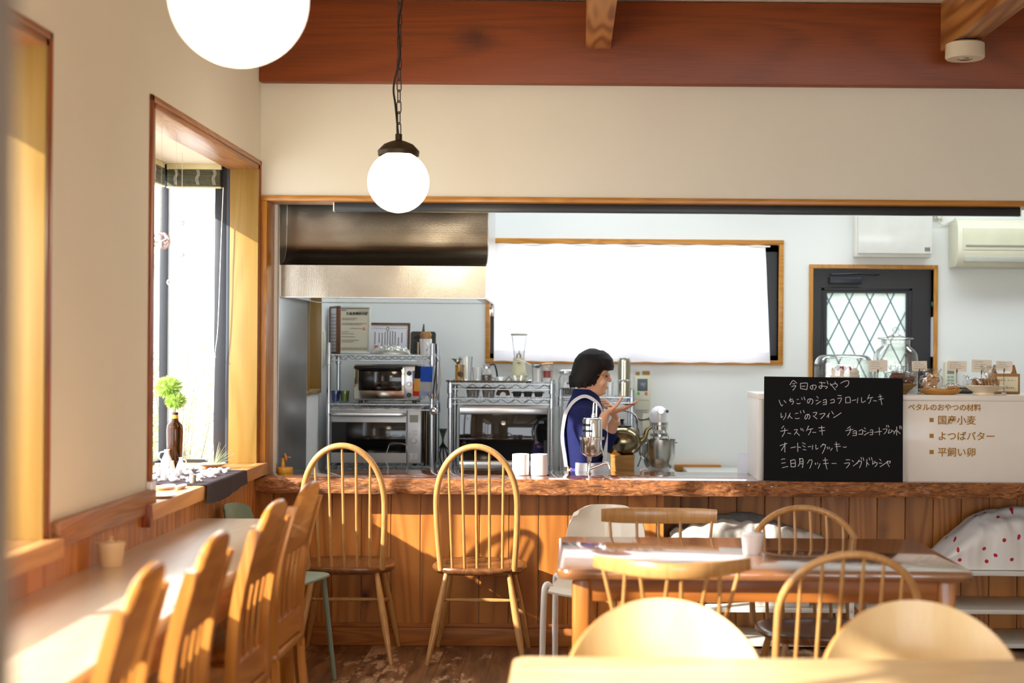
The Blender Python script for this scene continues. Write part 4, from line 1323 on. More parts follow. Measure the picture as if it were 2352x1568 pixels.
for k in range(10): m.box((.118 - .0, .0048, .03 + k * .012), (.003, .0006, .006))
m.out('ornament', mat('gold_ink', '#8A7C4E', rough=.6), t)
MB().b2((-.078, .0045, .028), (-.054, .005, .052)).out('seal', M_seal, t)
t, w, h = frame('certificate_frame', 'brown wooden frame turned almost edge-on, left end of the rack top', 735, 699, 790, 808, 8.30, RA1 + .001, M_brownf, M_paperw, fw=.011, rz=R(-62), lean=0, th=.026)
t.location.x = P(764, 760, 8.3).x
lines(t, [(-.05, .05, z * .01 + .03, .003) for z in range(0, 22, 2)])

# crumpled foil, iron pan, white jug of brushes
def crumple(u, v):
    a = u * 2 * PI; r = .115 * (math.sin(v * PI / 2)) ** .8
    z = .042 * math.cos(v * PI / 2) ** .7
    n = NZ.noise(V((u * 23, v * 14, 3)));
    return V((r * math.cos(a) * 1.0, r * math.sin(a) * .5, max(.001, z + n * .03 * (1 - v))))
q = P(897, 811, 8.2)
tag(MB().grid(crumple, 60, 20).out('plastic_wrap', mat('crinkled_film', '#C4C4BA', rough=.25, metal=.4, var=.25, ns=40), loc=(q.x, 8.2, RA1 + .001), smooth=20), 'crumpled clear wrapping lying on top of the left rack', 'wrapping')
c, w, h = at(943, 759, 1001, 811, 8.38, .02)
t = thing('cast_iron_pan', 'black cast-iron cake pan with round hollows, standing on the left rack', 'pan', (c.x, 8.38, RA1 + .001), rot=(-.1, 0, 0))
MB().prism(rounded(w / 2, h / 2, .014), .016, Matrix.Translation((0, 0, h / 2)) @ Matrix.Rotation(PI / 2, 4, 'X')).out('plate', M_iron, t)
m = MB()
for x, z in ((-.028, h * .66), (.03, h * .66), (-.028, h * .28), (.03, h * .28)): m.lathe([(.0, .0), (.018, .0), (.022, .004), (.025, .004)], (x, -.0165, z), (PI / 2, 0, 0), 24)
m.out('hollows', M_black_pl, t)
MB().cyl((0, -.008, h - .004), (.002, -.008, h + .045), .009, .003).out('handle', M_iron, t)
c, w, h = at(962, 776, 992, 812, 8.12, .06)
t = thing('enamel_jug', 'white enamel jug holding a wooden brush at the right end of the rack top', 'jug', (c.x, 8.14, RA1 + .001))
MB().lathe([(0, 0), (w * .42, 0), (w * .48, h), (w * .44, h), (w * .40, .004), (0, .004)], seg=28).out('body', M_white_cer, t)
MB().tube(curve_pts([(.01, -w * .44, h * .75), (.018, -w * .44 - .018, h * .6), (.014, -w * .44 - .016, h * .35), (.008, -w * .42, h * .28)], 5), .004, 8).out('handle', M_white_cer, t)
q = tag(MB().lathe([(0, 0), (.012, .0), (.015, .06), (.030, .085), (.034, .11), (.024, .125), (0, .127)], seg=20, sc=(1, .4, 1)).out('scrub_brush', wood('brush_wood', '#B88A52', '#8A5E30', 'Z'), loc=(c.x, 8.14, RA1 + .006)), 'brown wooden brush standing in the white enamel jug', 'brush')
m = MB()
for k in range(4): m.box((c.x - .042 - .004 * (k % 2), 8.14 + .005 * k, RA1 + .037), (.004, .004, .07))
tag(m.out('wooden_skewers', M_pineTop), 'bundle of pale wooden skewers beside the white enamel jug', 'skewers')

# pot holders hanging from the rack
def potholder(name, label, px0, py0, px1, py1, d, cols, rz):
    c, w, h = at(px0, py0, px1, py1, d, .01)
    t = thing(name, label, 'pot holder', (c.x, d, c.z), rot=(0, rz, 0))
    ms = [cloth('patch_' + k, k, trans=0) for k in cols]
    m = MB()
    def fn(u, v): return V(((u - .5) * w, NZ.noise(V((u * 3, v * 3, d))) * .006 + .006 * (2 * u - 1) ** 2, h * v))
    m.grid(fn, 18, 18, thick=.006)
    for f in m.bm.faces:
        ce = f.calc_center_median(); u, v = ce.x / w + .5, ce.z / h
        f.material_index = 0 if (u < .33 and v > .5) else 1 if (u >= .33 and v > .38) else 2 if u < .33 else 3
    m.out('patchwork', ms, t, smooth=50)
    MB().tube(curve_pts([(-.01, 0, h - .002), (-.018, .004, h + .03), (-.02, .008, h + .062), (0, .01, h + .066), (.014, .008, h + .05), (.008, 0, h - .002)], 5), .0022, 6).out('loop', M_linen, t)
    return t
potholder('pot_holder', 'patchwork pot holder of blue, grey, navy and orange hanging at the rack', 950, 841, 992, 899, 8.015, ['#20242E', '#2F55B5', '#E0A552', '#A8A8A6'], .04)
potholder('pot_holder', 'red and light blue pot holder hanging behind the patchwork one', 948, 851, 994, 909, 8.030, ['#8E96C0', '#B8BCC8', '#C83A30', '#9AA8D6'], -.03)
# hanging tongs and whisk on the right side
t = thing('kitchen_tongs', 'long steel tongs hanging at the right side of the left rack', 'tongs', P(1010, 828, 8.03))
for s_ in (-1, 1): MB().tube([(0, s_ * .006, 0), (.0 + .002 * s_, s_ * .010, -.12), (-.016, s_ * .008, -.22), (-.03, s_ * .006, -.27)], [.004, .006, .005, .003], 8).out('arm', M_alu, t)
MB().ball((-.032, 0, -.285), .02, (1, .6, 1.2), 2).out('head', M_chrome, t)
t = thing('ladle', 'dark-handled ladle hanging beside the tongs on the left rack', 'ladle', P(1004, 822, 7.985))
MB().tube([(0, 0, 0), (-.008, 0, -.08), (-.02, 0, -.2)], .004, 8).out('handle', M_black_pl, t)
MB().lathe([(0, -.03), (.02, -.024), (.03, 0), (.028, 0), (.018, -.02), (0, -.027)], (-.024, 0, -.2), seg=24).out('bowl', M_chrome, t)

# middle rack contents ------------------------------------------------
c, w, h = at(1052, 923, 1260, 1079, 8.06, .42)
t = thing('steam_oven', 'large black glass oven with white rim inside the middle rack', 'oven', (c.x, 8.06, RB3))
h = RB2 - RB3 - .045
MB().b2((-w / 2, .005, 0), (w / 2, .42, h), .018).out('body', M_white_pl, t)
MB().b2((-w / 2 + .006, -.006, h - .045), (w / 2 - .006, .006, h - .010), .003).out('top_band', M_alu, t)
MB().b2((-w / 2 + .006, -.008, .055), (w / 2 - .006, .006, h - .046), .003).out('door_glass', mat('mirror_black_glass', '#141312', rough=.03, coat=.2, spec=.5), t)
MB().b2((-w / 2 + .006, -.006, .008), (w / 2 - .006, .006, .048), .003).out('drip_tray', M_alu, t)
m = MB()
for i in range(4):
    for j in range(4):
        if (i * 3 + j * 5) % 3: m.b2((w / 2 - .052 + i * .007, -.0088, h - .105 + j * .008), (w / 2 - .047 + i * .007, -.008, h - .1 + j * .008))
m.out('energy_label', mat('grey_label', '#8A8A8A', rough=.6), t, smooth=0)

t = thing('metal_tray', 'shallow steel tray on top of the middle rack under glassware', 'tray', (P(1125, 876, 8.15).x, 8.22, RB1 + .001))
m = MB(); m.prism(rounded(.235, .17, .03), .002, Matrix.Translation((0, 0, .0))); m.out('base', M_steel, t)
m = MB(); rr = rounded(.235, .17, .03); r2 = rounded(.25, .185, .035)
a = [m.bm.verts.new((x, y, .001)) for x, y in rr]; b = [m.bm.verts.new((x, y, .014)) for x, y in r2]
for k in range(len(a)): m.bm.faces.new((a[k], a[(k + 1) % len(a)], b[(k + 1) % len(a)], b[k]))
m.out('rim', M_steel, t)
ZT = RB1 + .004
def jar(name, label, px, d, z, prof, mt, cat, seg=28):
    q = P(px, 860, d)
    return tag(MB().lathe(prof, seg=seg).out(name, mt, loc=(q.x, d, z)), label, cat)
c_ = P(1056, 860, 8.15)
t = thing('tea_canister', 'gold tea canister with a round dark label on the middle rack', 'canister', (c_.x, 8.17, ZT))
MB().lathe([(0, 0), (.028, 0), (.028, .085), (0, .085)], seg=28).out('body', mat('gold_paper', '#C79A48', rough=.4, metal=.3), t)
MB().lathe([(.0285, .085), (.0285, .098), (0, .099)], seg=28).out('lid', mat('gold_lid', '#B58A48', rough=.3, metal=.8), t)
MB().lathe([(0, 0), (.016, 0)], (0.004, -.0288, .045), (PI / 2, 0, 0), 24).out('label', mat('maroon_label', '#5A2A22', rough=.6), t)
jar('steel_funnel', 'steel funnel upside-down on the gold canister', 1052, 8.17, ZT + .10, [(.008, .0), (.012, .008), (.042, .034), (.043, .034), (.012, .012), (.009, .002)], M_steel, 'funnel')
glass('measuring_glass', 'tall clear glass cylinder on the middle rack tray', 1070, 860, 8.12, ZT, .038, .145, M_glass, cat='glass')
glass('measuring_glass', 'short clear measuring glass with rim marks beside the tall cylinder', 1096, 860, 8.10, ZT, .030, .085, M_glass, cat='glass')
q = P(1116, 860, 8.15)
t = thing('glass_coffee_server', 'glass coffee server with black handle on the middle rack tray', 'coffee server', (q.x, 8.22, ZT))
MB().lathe([(0, .002), (.026, 0), (.034, .02), (.032, .05), (.018, .075), (.022, .10), (.020, .10), (.016, .075), (.03, .05), (.03, .01), (0, .006)], seg=28).out('flask', M_glass, t)
MB().lathe([(0, .007), (.029, .008), (.030, .04), (0, .042)], seg=24).out('coffee_grounds', mat('coffee_brown', '#4A3524', rough=.7, var=.4, ns=80), t)
MB().lathe([(.019, .078), (.021, .078), (.021, .088), (.019, .088)], seg=24).out('collar', M_chrome, t)
MB().tube(curve_pts([(.02, -.005, .098), (.045, -.006, .1), (.056, -.006, .07), (.062, -.006, .03)], 5), .007, 8, flat=.7).out('handle', M_black_pl, t)
jar('glass_bowl', 'wide clear glass bowl between coffee server and blender', 1150, 8.18, ZT, [(0, .002), (.025, 0), (.052, .03), (.05, .03), (.024, .004), (0, .005)], M_glass, 'bowl')
q = P(1192, 860, 8.25)
t = thing('blender', 'cream blender with clear tapered jug, against the curtained window', 'blender', (q.x, 8.25, ZT))
M_bl = mat('blender_cream', '#D8D2AE', rough=.35)
bh = P(1192, 822, 8.25).z - ZT; jt = P(1192, 766, 8.25).z - ZT
MB().lathe([(0, 0), (.050, 0), (.052, .015), (.046, .03), (.048, .036), (.040, .06), (.034, bh), (0, bh + .002)], seg=36).out('motor_base', M_bl, t)
MB().b2((-.010, -.0385, bh - .030), (.010, -.034, bh - .026)).out('switch', M_black_pl, t)
MB().lathe([(.030, bh), (.032, bh + .02), (.046, jt - .012), (.048, jt - .008), (.046, jt - .008), (.044, jt - .012), (.029, bh + .02), (.028, bh)], seg=36).out('jug', M_glass, t)
MB().lathe([(0, jt - .012), (.049, jt - .012), (.050, jt), (.03, jt + .003), (0, jt + .003)], seg=36).out('lid', mat('pale_lid', '#C8CCC4', rough=.4), t)
MB().lathe([(0, bh), (.018, bh), (.016, bh + .022), (.004, bh + .03), (.003, bh + .045), (0, bh + .045)], seg=24).out('blade_hub', M_steel, t)
t = thing('glass_bowl', 'large clear bowl in front of the blender base', 'bowl', (P(1190, 860, 8.12).x, 8.12, ZT))
MB().lathe([(0, .002), (.03, 0), (.056, .04), (.054, .04), (.029, .004), (0, .005)], seg=32).out('bowl', M_glass, t)
for i, (px, d, r, h, lab) in enumerate(((1234, 8.16, .034, .10, 'clear measuring jug with a strainer across it, on the middle rack'), (1256, 8.22, .036, .115, 'clear measuring jug with red marks at the right end of the middle rack'))):
    t = thing('measuring_jug', lab, 'jug', (P(px, 860, d).x, d, RB1 + .001))
    MB().lathe([(0, .003), (r * .8, 0), (r, h), (r - .002, h), (r * .78, .005), (0, .006)], seg=28).out('jug', M_glass, t)
    MB().tube(curve_pts([(r * .95, -.002, h * .85), (r + .02, -.003, h * .8), (r + .02, -.003, h * .35), (r * .85, -.002, h * .25)], 5), .004, 8).out('handle', M_glass, t)
    if i: 
        MB().lathe([(r * .93, .03), (r * .95, .07)], seg=28, arc=1.4, rot=(0, 0, -2.2)).out('scale_marks', mat('red_marks', '#A04A44', rough=.6), t)
t = thing('wire_strainer', 'steel strainer with two long handles resting on the glass jugs', 'strainer', (P(1232, 860, 8.14).x, 8.14, RB1 + .105))
MB().lathe([(0, -.02), (.02, -.015), (.032, 0), (.0335, 0)], (.0, 0, 0), seg=28).out('mesh_bowl', M_wire, t)
for s_ in (-.006, .006): MB().tube([(-.03, s_, 0), (-.07, s_, .018), (-.115, s_, .035)], .0022, 6).out('handle_wire', M_wire, t)
MB().tube([(.03, .0, .002), (.06, 0, .006), (.095, 0, .008)], [.005, .007, .005], 8).out('wooden_grip', M_pineTop, t)

# tins between the two upper boards
t = thing('loaf_tins', 'stacked steel loaf tins between the boards of the middle rack', 'tins', (P(1102, 900, 8.14).x, 8.2, RB2 + .001))
for x in (-.04, .05):
    m = MB(); r1 = rounded(.03, .07, .01, 4); r2 = rounded(.037, .08, .012, 4)
    a = [m.bm.verts.new((p[0] + x, p[1], 0)) for p in r1]; b = [m.bm.verts.new((p[0] + x, p[1], .042)) for p in r2]
    for k in range(len(a)): m.bm.faces.new((a[k], a[(k + 1) % len(a)], b[(k + 1) % len(a)], b[k]))
    m.bm.faces.new(a[::-1]); m.out('tin', M_steel, t)
for k in range(2): MB().b2((-.085, -.085, .043 + k * .007), (.090, .085, .047 + k * .007), .002).out('dark_sheet', M_iron, t)
t = thing('muffin_tin', 'dark muffin tin with round cups on the middle rack above the oven', 'muffin tin', (P(1212, 900, 8.14).x, 8.2, RB2 + .001))
MB().b2((-.095, -.08, .026), (.095, .08, .029), .002).out('plate', M_iron, t)
m = MB()
for x in (-.062, 0, .062):
    for y in (-.04, .04): m.lathe([(0, .004), (.02, .004), (.026, .032), (.024, .032), (.019, .006), (0, .006)], (x, y, 0), seg=20)
m.out('cups', M_iron, t)
q = P(1155, 903, 8.12)
t = thing('oven_mitt', 'brown looped oven mitt on the middle rack between tins and muffin tin', 'mitt', (q.x, 8.12, RB2 + .001))
MB().tube(curve_pts([(-.03, 0, .012), (-.02, 0, .035), (.0, 0, .045), (.022, 0, .035), (.03, 0, .012)], 6), [.011, .012, .013, .012, .011], 10).out('pad', mat('brown_mitt', '#5A4436', rough=.9), t)

# canisters, jar on narrow rack
for k, (y0, y1, lab) in enumerate(((873, 909, 'short steel canister at the bottom of the stack on the narrow rack'), (821, 872, 'tall steel canister on top of the stack on the narrow rack'))):
    c, w, h = at(1419, y0, 1450, y1, 8.3, .08)
    z = RC1 + .001 if k == 0 else RC1 + .001 + .097
    hh = .096 if k == 0 else P(1435, 821, 8.3).z - z
    t = thing('steel_canister', lab, 'canister', (c.x, 8.34, z))
    MB().lathe([(0, 0), (w / 2 * .96, 0), (w / 2 * .96, hh - .018), (0, hh - .018)], seg=36).out('body', mat('brushed_canister', '#BDB9A4', rough=.25, metal=1, var=.03), t)
    MB().lathe([(w / 2, hh - .022), (w / 2, hh - .003), (w / 2 * .95, hh), (0, hh)], seg=36).out('lid', M_steel, t)
q = P(1302, 880, 8.3)
t = thing('storage_jar', 'clip-top glass jar half full of dark beans, left of the woman', 'jar', (q.x, 8.34, RC1 + .001))
MB().lathe([(0, .003), (.045, 0), (.05, .01), (.05, .10), (.036, .125), (.04, .13), (.038, .13), (.034, .125), (.047, .10), (.047, .01), (0, .006)], seg=32).out('glass_body', M_glass, t)
MB().lathe([(0, .006), (.046, .007), (.046, .042), (0, .048)], seg=28).out('contents', mat('dark_beans', '#1E1714', rough=.6, var=.5, ns=120, bump=1, bs=150), t)
MB().lathe([(0, .155), (.036, .153), (.046, .145), (.046, .132), (.04, .13), (0, .131)], seg=32).out('lid', M_wire, t)
MB().b2((.0, -.0515, .068), (.024, -.0495, .078)).out('label', mat('blue_label', '#3A5CB0', rough=.5), t)
glass('spice_jar', 'small clear jar beside the steel canisters on the narrow rack', 1401, 880, 8.28, RC1 + .001, .020, .085, M_glass, cat='jar')
q = P(1432, 960, 8.3)
t = thing('glass_canister', 'clear jar with brown lid ring on lower part of the narrow rack', 'jar', (q.x - .02, 8.36, .66))
MB().lathe([(0, .003), (.05, 0), (.055, .02), (.055, .26), (.045, .30), (.043, .30), (.052, .26), (.052, .02), (0, .006)], seg=32).out('glass_body', M_glass, t)
MB().lathe([(.046, .29), (.052, .292), (.052, .305), (0, .31)], seg=32).out('lid', mat('brown_lid', '#8A6A3C', rough=.5), t)

# wall controller, sockets
c, w, h = at(1457, 862, 1494, 941, 8.57, .03)
t = thing('wall_controller', 'beige wall controller with grey screen, green and orange buttons', 'controller', (c.x, 8.565, c.z))
MB().b2((-w / 2, 0, 0), (w / 2, .033, h), .004).out('case', M_cream_pl, t)
MB().b2((-w * .32, -.002, h * .55), (w * .32, .001, h * .90), .001).out('screen', mat('grey_screen', '#5C6670', rough=.2), t)
for s_, cc in ((-.24, '#46B04A'), (.24, '#C8742A')): MB().b2((s_ * w - .009, -.003, h * .44), (s_ * w + .007, .001, h * .52), .001).out('button', mat('button_' + cc[1:], cc, rough=.4), t)
MB().b2((-w * .42, -.001, h * .28), (w * .42, .001, h * .285)).out('seam', M_ink, t)
m = MB(); m.b2((-.04, 0, 0), (-.016, .003, .02)); m.b2((.0, 0, .003), (.045, .003, .026), .001)
tag(m.out('cardboard_scraps', mat('kraft_scrap', '#A07C40', rough=.8), loc=(c.x, 8.594, c.z + h)), 'brown paper scraps stuck above the beige wall controller', 'paper')
c, w, h = at(1475, 948, 1500, 1010, 8.58, .03)
t = thing('wall_socket', 'beige wall socket block with black plug left of the white mixer', 'socket', (c.x, 8.575, c.z))
MB().b2((-w / 2, 0, 0), (w / 2, .025, h), .003).out('plate', M_cream_pl, t)
MB().lathe([(0, 0), (.011, 0), (.010, .02), (0, .022)], (.012, 0, h * .8), (PI / 2, 0, 0), 20).out('plug', M_black_pl, t)
MB().tube(curve_pts([(.012, -.02, h * .8), (-.04, -.03, h * .74), (-.07, -.02, h * .76), (-.05, -.02, h * .2), (-.03, -.02, -.06), (-.06, -.02, -.16)], 8), .004, 8).out('cord', M_black_pl, t)

# kitchen worktops behind (low, mostly hidden)
M_wt = mat('worktop_white', '#D2D4D0', rough=.3, var=.02)
MB_ = MB()
def unit(name, label, x0, x1, y0, y1, z, matl, cat='counter'):
    t = thing(name, label, cat, ((x0 + x1) / 2, y0, 0))
    w = (x1 - x0) / 2
    MB().b2((-w, 0, z - .03), (w, y1 - y0, z), .003).out('worktop', matl, t)
    MB().b2((-w + .01, .02, 0), (w - .01, y1 - y0, z - .03), .002).out('body', M_white_pl, t)
    n = max(1, round(2 * w / .45))
    for k in range(n):
        a = -w + .014 + (2 * w - .028) * k / n; b = -w + .014 + (2 * w - .028) * (k + 1) / n
        d = MB().b2((a + .003, .004, .08), (b - .003, .02, z - .035), .002).out('door', M_white_pl, t)
        MB().tube([((a + b) / 2 - .05, -.012, z - .08), ((a + b) / 2 + .05, -.012, z - .08)], .004, 8).out('handle', M_wire, d)
    return t
unit('mixer_counter', 'low steel-topped kitchen counter carrying the white mixer', P(1462, 1080, 7.66).x - .09, P(1562, 1080, 8.0).x + .02, 7.62, 8.19, .70, M_steel)
unit('sink_counter', 'white low counter along the kitchen wall right of the mixer', P(1572, 1080, 8.2).x + .02, P(1700, 1080, 8.2).x + .9, 7.86, 8.57, .705, M_wt)
m = MB(); a = P(1549, 1066, 8.58); b = P(1655, 1074, 8.58); m.b2((a.x, 8.555, b.z - .02), (b.x, 8.598, a.z), .002)
tag(m.out('wall_batten', M_trimX), 'brown wooden batten on the kitchen wall right of the mixer', 'batten')
m = MB(); a = P(1694, 1037, 7.05); m.prism(rounded(.026, .05, .008), .004, Matrix.Translation((a.x + .026, 7.05, ZS + .0505)) @ Matrix.Rotation(PI / 2, 4, 'X'))
o = tag(m.out('splash_board', mat('bluish_white_board', '#DDE4F2', rough=.3)), 'small pale splash board standing left of the white display case', 'board')
t = thing('stove_counter', 'steel stove top under the hood, hidden behind the bar slab', 'stove', (-.95, 7.16, 0))
MB().b2((-.44, 0, 0), (.44, .62, .58), .004).out('body', M_steel, t)
MB().b2((-.45, -.01, .58), (.45, .63, .60), .003).out('top', M_steel, t)

# white stand mixer
mq = P(1512, 1082, 7.95)
t = thing('stand_mixer', 'white stand mixer with chrome trim and steel bowl, seen head-on', 'mixer', (mq.x, 7.92, .70))
sc_ = 7.92 / F
def mz(py): return P(1512, py, 7.92).z - .70
def mx_(px): return P(px, 980, 7.92).x - mq.x
M_mixw = mat('mixer_white', '#EDEEF0', rough=.15, coat=.6, var=.01)
zc = mz(962)
rr = 20.5 * sc_
m = MB(); m.lathe([(0, rr * 1.45 + .0)] + [(rr * math.sin(a), rr * .55 + rr * math.cos(a) * .92) for a in [PI / 2 * k / 14 for k in range(1, 15)]] + [(rr * 1.0, 0), (rr * .98, -rr * .75), (rr * .93, -rr * .95), (rr * .6, -rr * 1.2), (0, -rr * 1.22)], (0, 0, zc), seg=36, sc=(1, 1.25, 1))
m.ball((0, .14, zc + .004), rr * 1.0, (1, 3.2, .92), 3)
m.out('head', M_mixw, t)
m = MB(); m.lathe([(rr * 1.03, mz(986) - zc), (rr * 1.03, mz(977) - zc)], (0, 0, zc), seg=36, sc=(1, 1.25, 1)); m.out('band', M_chrome, t)
m = MB(); m.lathe([(rr * 1.03, mz(1001) - zc), (rr * 1.03, mz(996) - zc), ], (0, 0, zc), seg=36, sc=(1, 1.25, 1)); m.lathe([(rr * 1.025, mz(974) - zc - .002), (rr * 1.025, mz(969) - zc)], (0, 0, zc), seg=36, sc=(1, 1.25, 1)); m.out('trim_ring', M_steel, t)
MB().lathe([(0, 0), (.017, 0), (.018, .008), (.015, .014), (0, .014)], (mx_(1516), -rr * 1.2, mz(942)), (PI / 2, 0, 0), 24).out('hub_cap', M_chrome, t)
MB().lathe([(0, 0), (.009, 0), (.009, .022), (0, .022)], (mx_(1530), -rr * 1.05, mz(943)), (PI / 2, 0, 0), 20).out('hub_knob', M_black_pl, t)
m = MB(); m.b2((-.035, .12, .03), (.035, .20, zc - .02), .015); m.out('column', M_mixw, t)
m = MB(); m.prism(rounded(.10, .16, .06), .03, Matrix.Translation((0, .08, 0)), bev=.008); m.out('base', M_mixw, t)
for s_ in (-1, 1): MB().b2((s_ * .052 - .006, .02, mz(1010)), (s_ * .052 + .006, .14, mz(1010) + .008), .002).out('bowl_arm', M_mixw, t)
MB().cyl((.014, 0, zc - rr * 1.2), (.014, 0, mz(1010) - .02), .006).out('shaft', M_steel, t)
MB().tube([(-.028, .0, mz(988)), (-.028, 0, mz(1014))], .004, 8).out('beater_guard', M_steel, t)
br = 39.0 * sc_
bt = mz(1010); bb = .012
bowl = MB().lathe([(0, bb), (br * .42, bb), (br * .62, bb + .02), (br * .86, bb + .065), (br * .96, bb + .11), (br * .985, bt), (br * 1.02, bt + .001), (br * 1.02, bt + .004), (br * .96, bt + .003), (br * .94, bb + .11), (br * .6, bb + .026), (0, bb + .006)], seg=48).out('bowl', M_steel, t)
MB().tube(curve_pts([(-br * .9, -.045, bt - .02), (-br * 1.12, -.06, bt - .02), (-br * 1.14, -.06, bt - .07), (-br * .92, -.045, bt - .10)], 6), .010, 10, flat=.5).out('bowl_handle', M_steel, t)
for s_ in (-1, 1): MB().tube([(s_ * br * .96, 0, bt - .015), (s_ * br * 1.1, 0, bt - .012)], .004, 8).out('bowl_pin', M_chrome, t)
MB().tube(curve_pts([(.03, 0, zc - rr * 1.1), (.05, -.005, mz(1000)), (.058, -.01, bt)], 5), .004, 8).out('lift_lever', M_cream_pl, t)
t.location.y = 7.92

# brown box with kettle on it
c, w, h = at(1404, 1044, 1457, 1084, 7.66, .14)
bxz = P(1430, 1044, 7.70).z
t = thing('cardboard_box', 'small brown wooden box under the bronze kettle', 'box', (c.x, 7.66, .70))
MB().b2((-w / 2, 0, 0), (w / 2, .15, bxz - .704), .002).out('body', wood('box_wood', '#B8843E', '#96652A', 'X', rough=.6), t)
MB().b2((-w / 2 - .002, -.002, bxz - .70 - .012), (w / 2 + .002, .152, bxz - .70), .001).out('lid', wood('box_wood_lid', '#B8843E', '#96652A', 'X', rough=.6), t)
kq = P(1428, 1043, 7.74)
t = thing('kettle', 'bronze-tinted steel kettle with black lid and spout, beside the woman', 'kettle', (kq.x, 7.735, bxz))
t.scale = (1.06, 1.06, 1.22)
M_kett = mat('bronze_steel', '#857A60', rough=.17, metal=1, var=.15, ns=6)
MB().lathe([(0, 0), (.055, 0), (.082, .012), (.098, .04), (.100, .065), (.090, .095), (.06, .118), (.045, .124), (0, .125)], seg=48, sc=(1, .8, 1)).out('body', M_kett, t)
MB().lathe([(.05, .122), (.05, .128), (.03, .136), (.01, .139), (.008, .148), (.014, .156), (0, .158)], seg=32, sc=(1, .8, 1)).out('lid', M_black_pl, t)
MB().tube(curve_pts([(.085, 0, .055), (.115, 0, .075), (.130, 0, .11), (.150, 0, .125)], 6), [.022, .018, .013, .010, .009], 12).out('spout', M_kett, t)
MB().tube(curve_pts([(-.075, 0, .10), (-.088, 0, .15), (-.05, 0, .185), (.0, 0, .195), (.05, 0, .185), (.08, 0, .15), (.075, 0, .10)], 5), .0045, 8).out('handle', M_chrome, t)

# another kettle behind the bar, only its handle shows
q = P(912, 1075, 7.28)
t = thing('kettle', 'kettle behind the bar slab, only its arched steel handle and knob showing', 'kettle', (q.x, 7.3, .60))
MB().lathe([(0, 0), (.07, 0), (.095, .03), (.095, .09), (.07, .14), (.04, .155), (0, .158)], seg=40).out('body', M_steel, t)
MB().lathe([(0, .155), (.02, .156), (.022, .172), (.012, .178), (0, .18)], seg=24).out('knob', M_black_pl, t)
zt_ = P(912, 1021, 7.28).z - .60
for s_ in (-1, 1): MB().tube(curve_pts([(s_ * .052, 0, .12), (s_ * .046, 0, .18), (s_ * .060, 0, .225), (s_ * .060, 0, .255), (s_ * .044, 0, zt_ - .004)], 6), .0075, 8, flat=.35).out('handle_strap', M_steel, t)
MB().tube(curve_pts([(-.045, 0, zt_ - .004), (-.02, 0, zt_ + .002), (.02, 0, zt_ + .002), (.045, 0, zt_ - .004)], 5), .0065, 8).out('grip', M_black_pl, t)

# breaker cabinet, air conditioner, socket
c, w, h = at(1966, 470, 2142, 589, 8.50, .09)
t = thing('breaker_box', 'white electrical cabinet on the kitchen wall above the door', 'cabinet', (c.x, 8.50, c.z))
MB().b2((-w / 2, .02, 0), (w / 2, .10, h), .004).out('case', M_white_pl, t)
MB().b2((-w / 2 + .012, 0, .02), (w / 2, .02, h), .004).out('door', mat('cabinet_door_white', '#DADBD4', rough=.22, coat=.3), t)
MB().b2((w / 2 - .045, -.001, .034), (w / 2 - .012, .001, .058)).out('label', M_inkl, t)
c, w, h = at(2200, 505, 2420, 611, 8.38, .2)
t = thing('air_conditioner', 'cream wall-mounted air conditioner at the top right of the kitchen', 'air conditioner', (c.x, 8.38, c.z))
x0 = -w / 2
poly = [(.21, 0), (.05, .0), (.02, .03), (.0, .09), (.0, h - .045), (.03, h), (.21, h)]
MB().prism(poly, w, Matrix(((0, 0, 1, x0), (1, 0, 0, 0), (0, 1, 0, 0), (0, 0, 0, 1))), bev=.004).out('body', M_cream_pl, t)
MB().b2((x0 + .028, -.004, .095), (x0 + w, .004, h - .05), .003).out('front_panel', mat('aircon_panel', '#CFCDB2', rough=.35), t)
MB().b2((x0 + .045, -.008, .115), (x0 + w, .0, .127), .003).out('groove', mat('aircon_groove', '#8E9080', rough=.5), t)
MB().b2((x0 + .04, .004, .025), (x0 + w, .05, .06), .004).out('louvre', mat('aircon_louvre', '#A9AA9C', rough=.4), t)
m = MB()
for k in range(5): m.b2((x0 + .02, .03 + k * .03, h), (x0 + w, .045 + k * .03, h + .004))
m.out('top_grille', M_cream_pl, t)
c, w, h = at(2146, 486, 2166, 504, 8.58, .02)
t = thing('wall_socket', 'white wall socket with plug between cabinet and air conditioner', 'socket', (c.x, 8.588, c.z))
MB().b2((-w / 2, 0, 0), (w / 2, .011, h), .002).out('plate', M_cream_pl, t)
MB().b2((-.012, -.025, h * .1), (.012, .0, h * .65), .004).out('plug', M_white_pl, t)
b_ = P(2200, 500, 8.5)
MB().tube(curve_pts([(0, -.015, h * .15), (.002, -.015, -.015), (.022, -.012, -.03), (.05, -.01, -.02), (.085, -.03, -.006), (b_.x - c.x - .005, -.06, .005)], 6), .004, 8).out('cord', M_cream_pl, t)
# AC remote on the wall
c, w, h = at(2170, 830, 2197, 905, 8.57, .02)
t = thing('remote_control', 'cream air-conditioner remote hanging on the kitchen wall behind the cards', 'remote', (c.x, 8.57, c.z))
MB().b2((-w / 2, 0, 0), (w / 2, .026, h), .006).out('case', M_cream_pl, t)
MB().b2((-w * .3, -.001, h * .62), (w * .3, .001, h * .9)).out('screen', mat('green_grey_lcd', '#6E7E76', rough=.2), t)
m = MB()
for i in range(4):
    for j in range(2): m.b2((-w * .3 + j * w * .32, -.002, h * (.2 + i * .1)), (-w * .05 + j * w * .32, .001, h * (.26 + i * .1)), .001)
m.out('buttons', mat('remote_buttons', '#8FA8A4', rough=.5), t)
# small light switch on the left kitchen wall
tag(MB().b2((XK, 8.18, 1.30), (XK + .008, 8.25, 1.50), .002).out('light_switch', M_cream_pl), 'cream switch plate on the left kitchen wall beside the narrow window', 'switch')

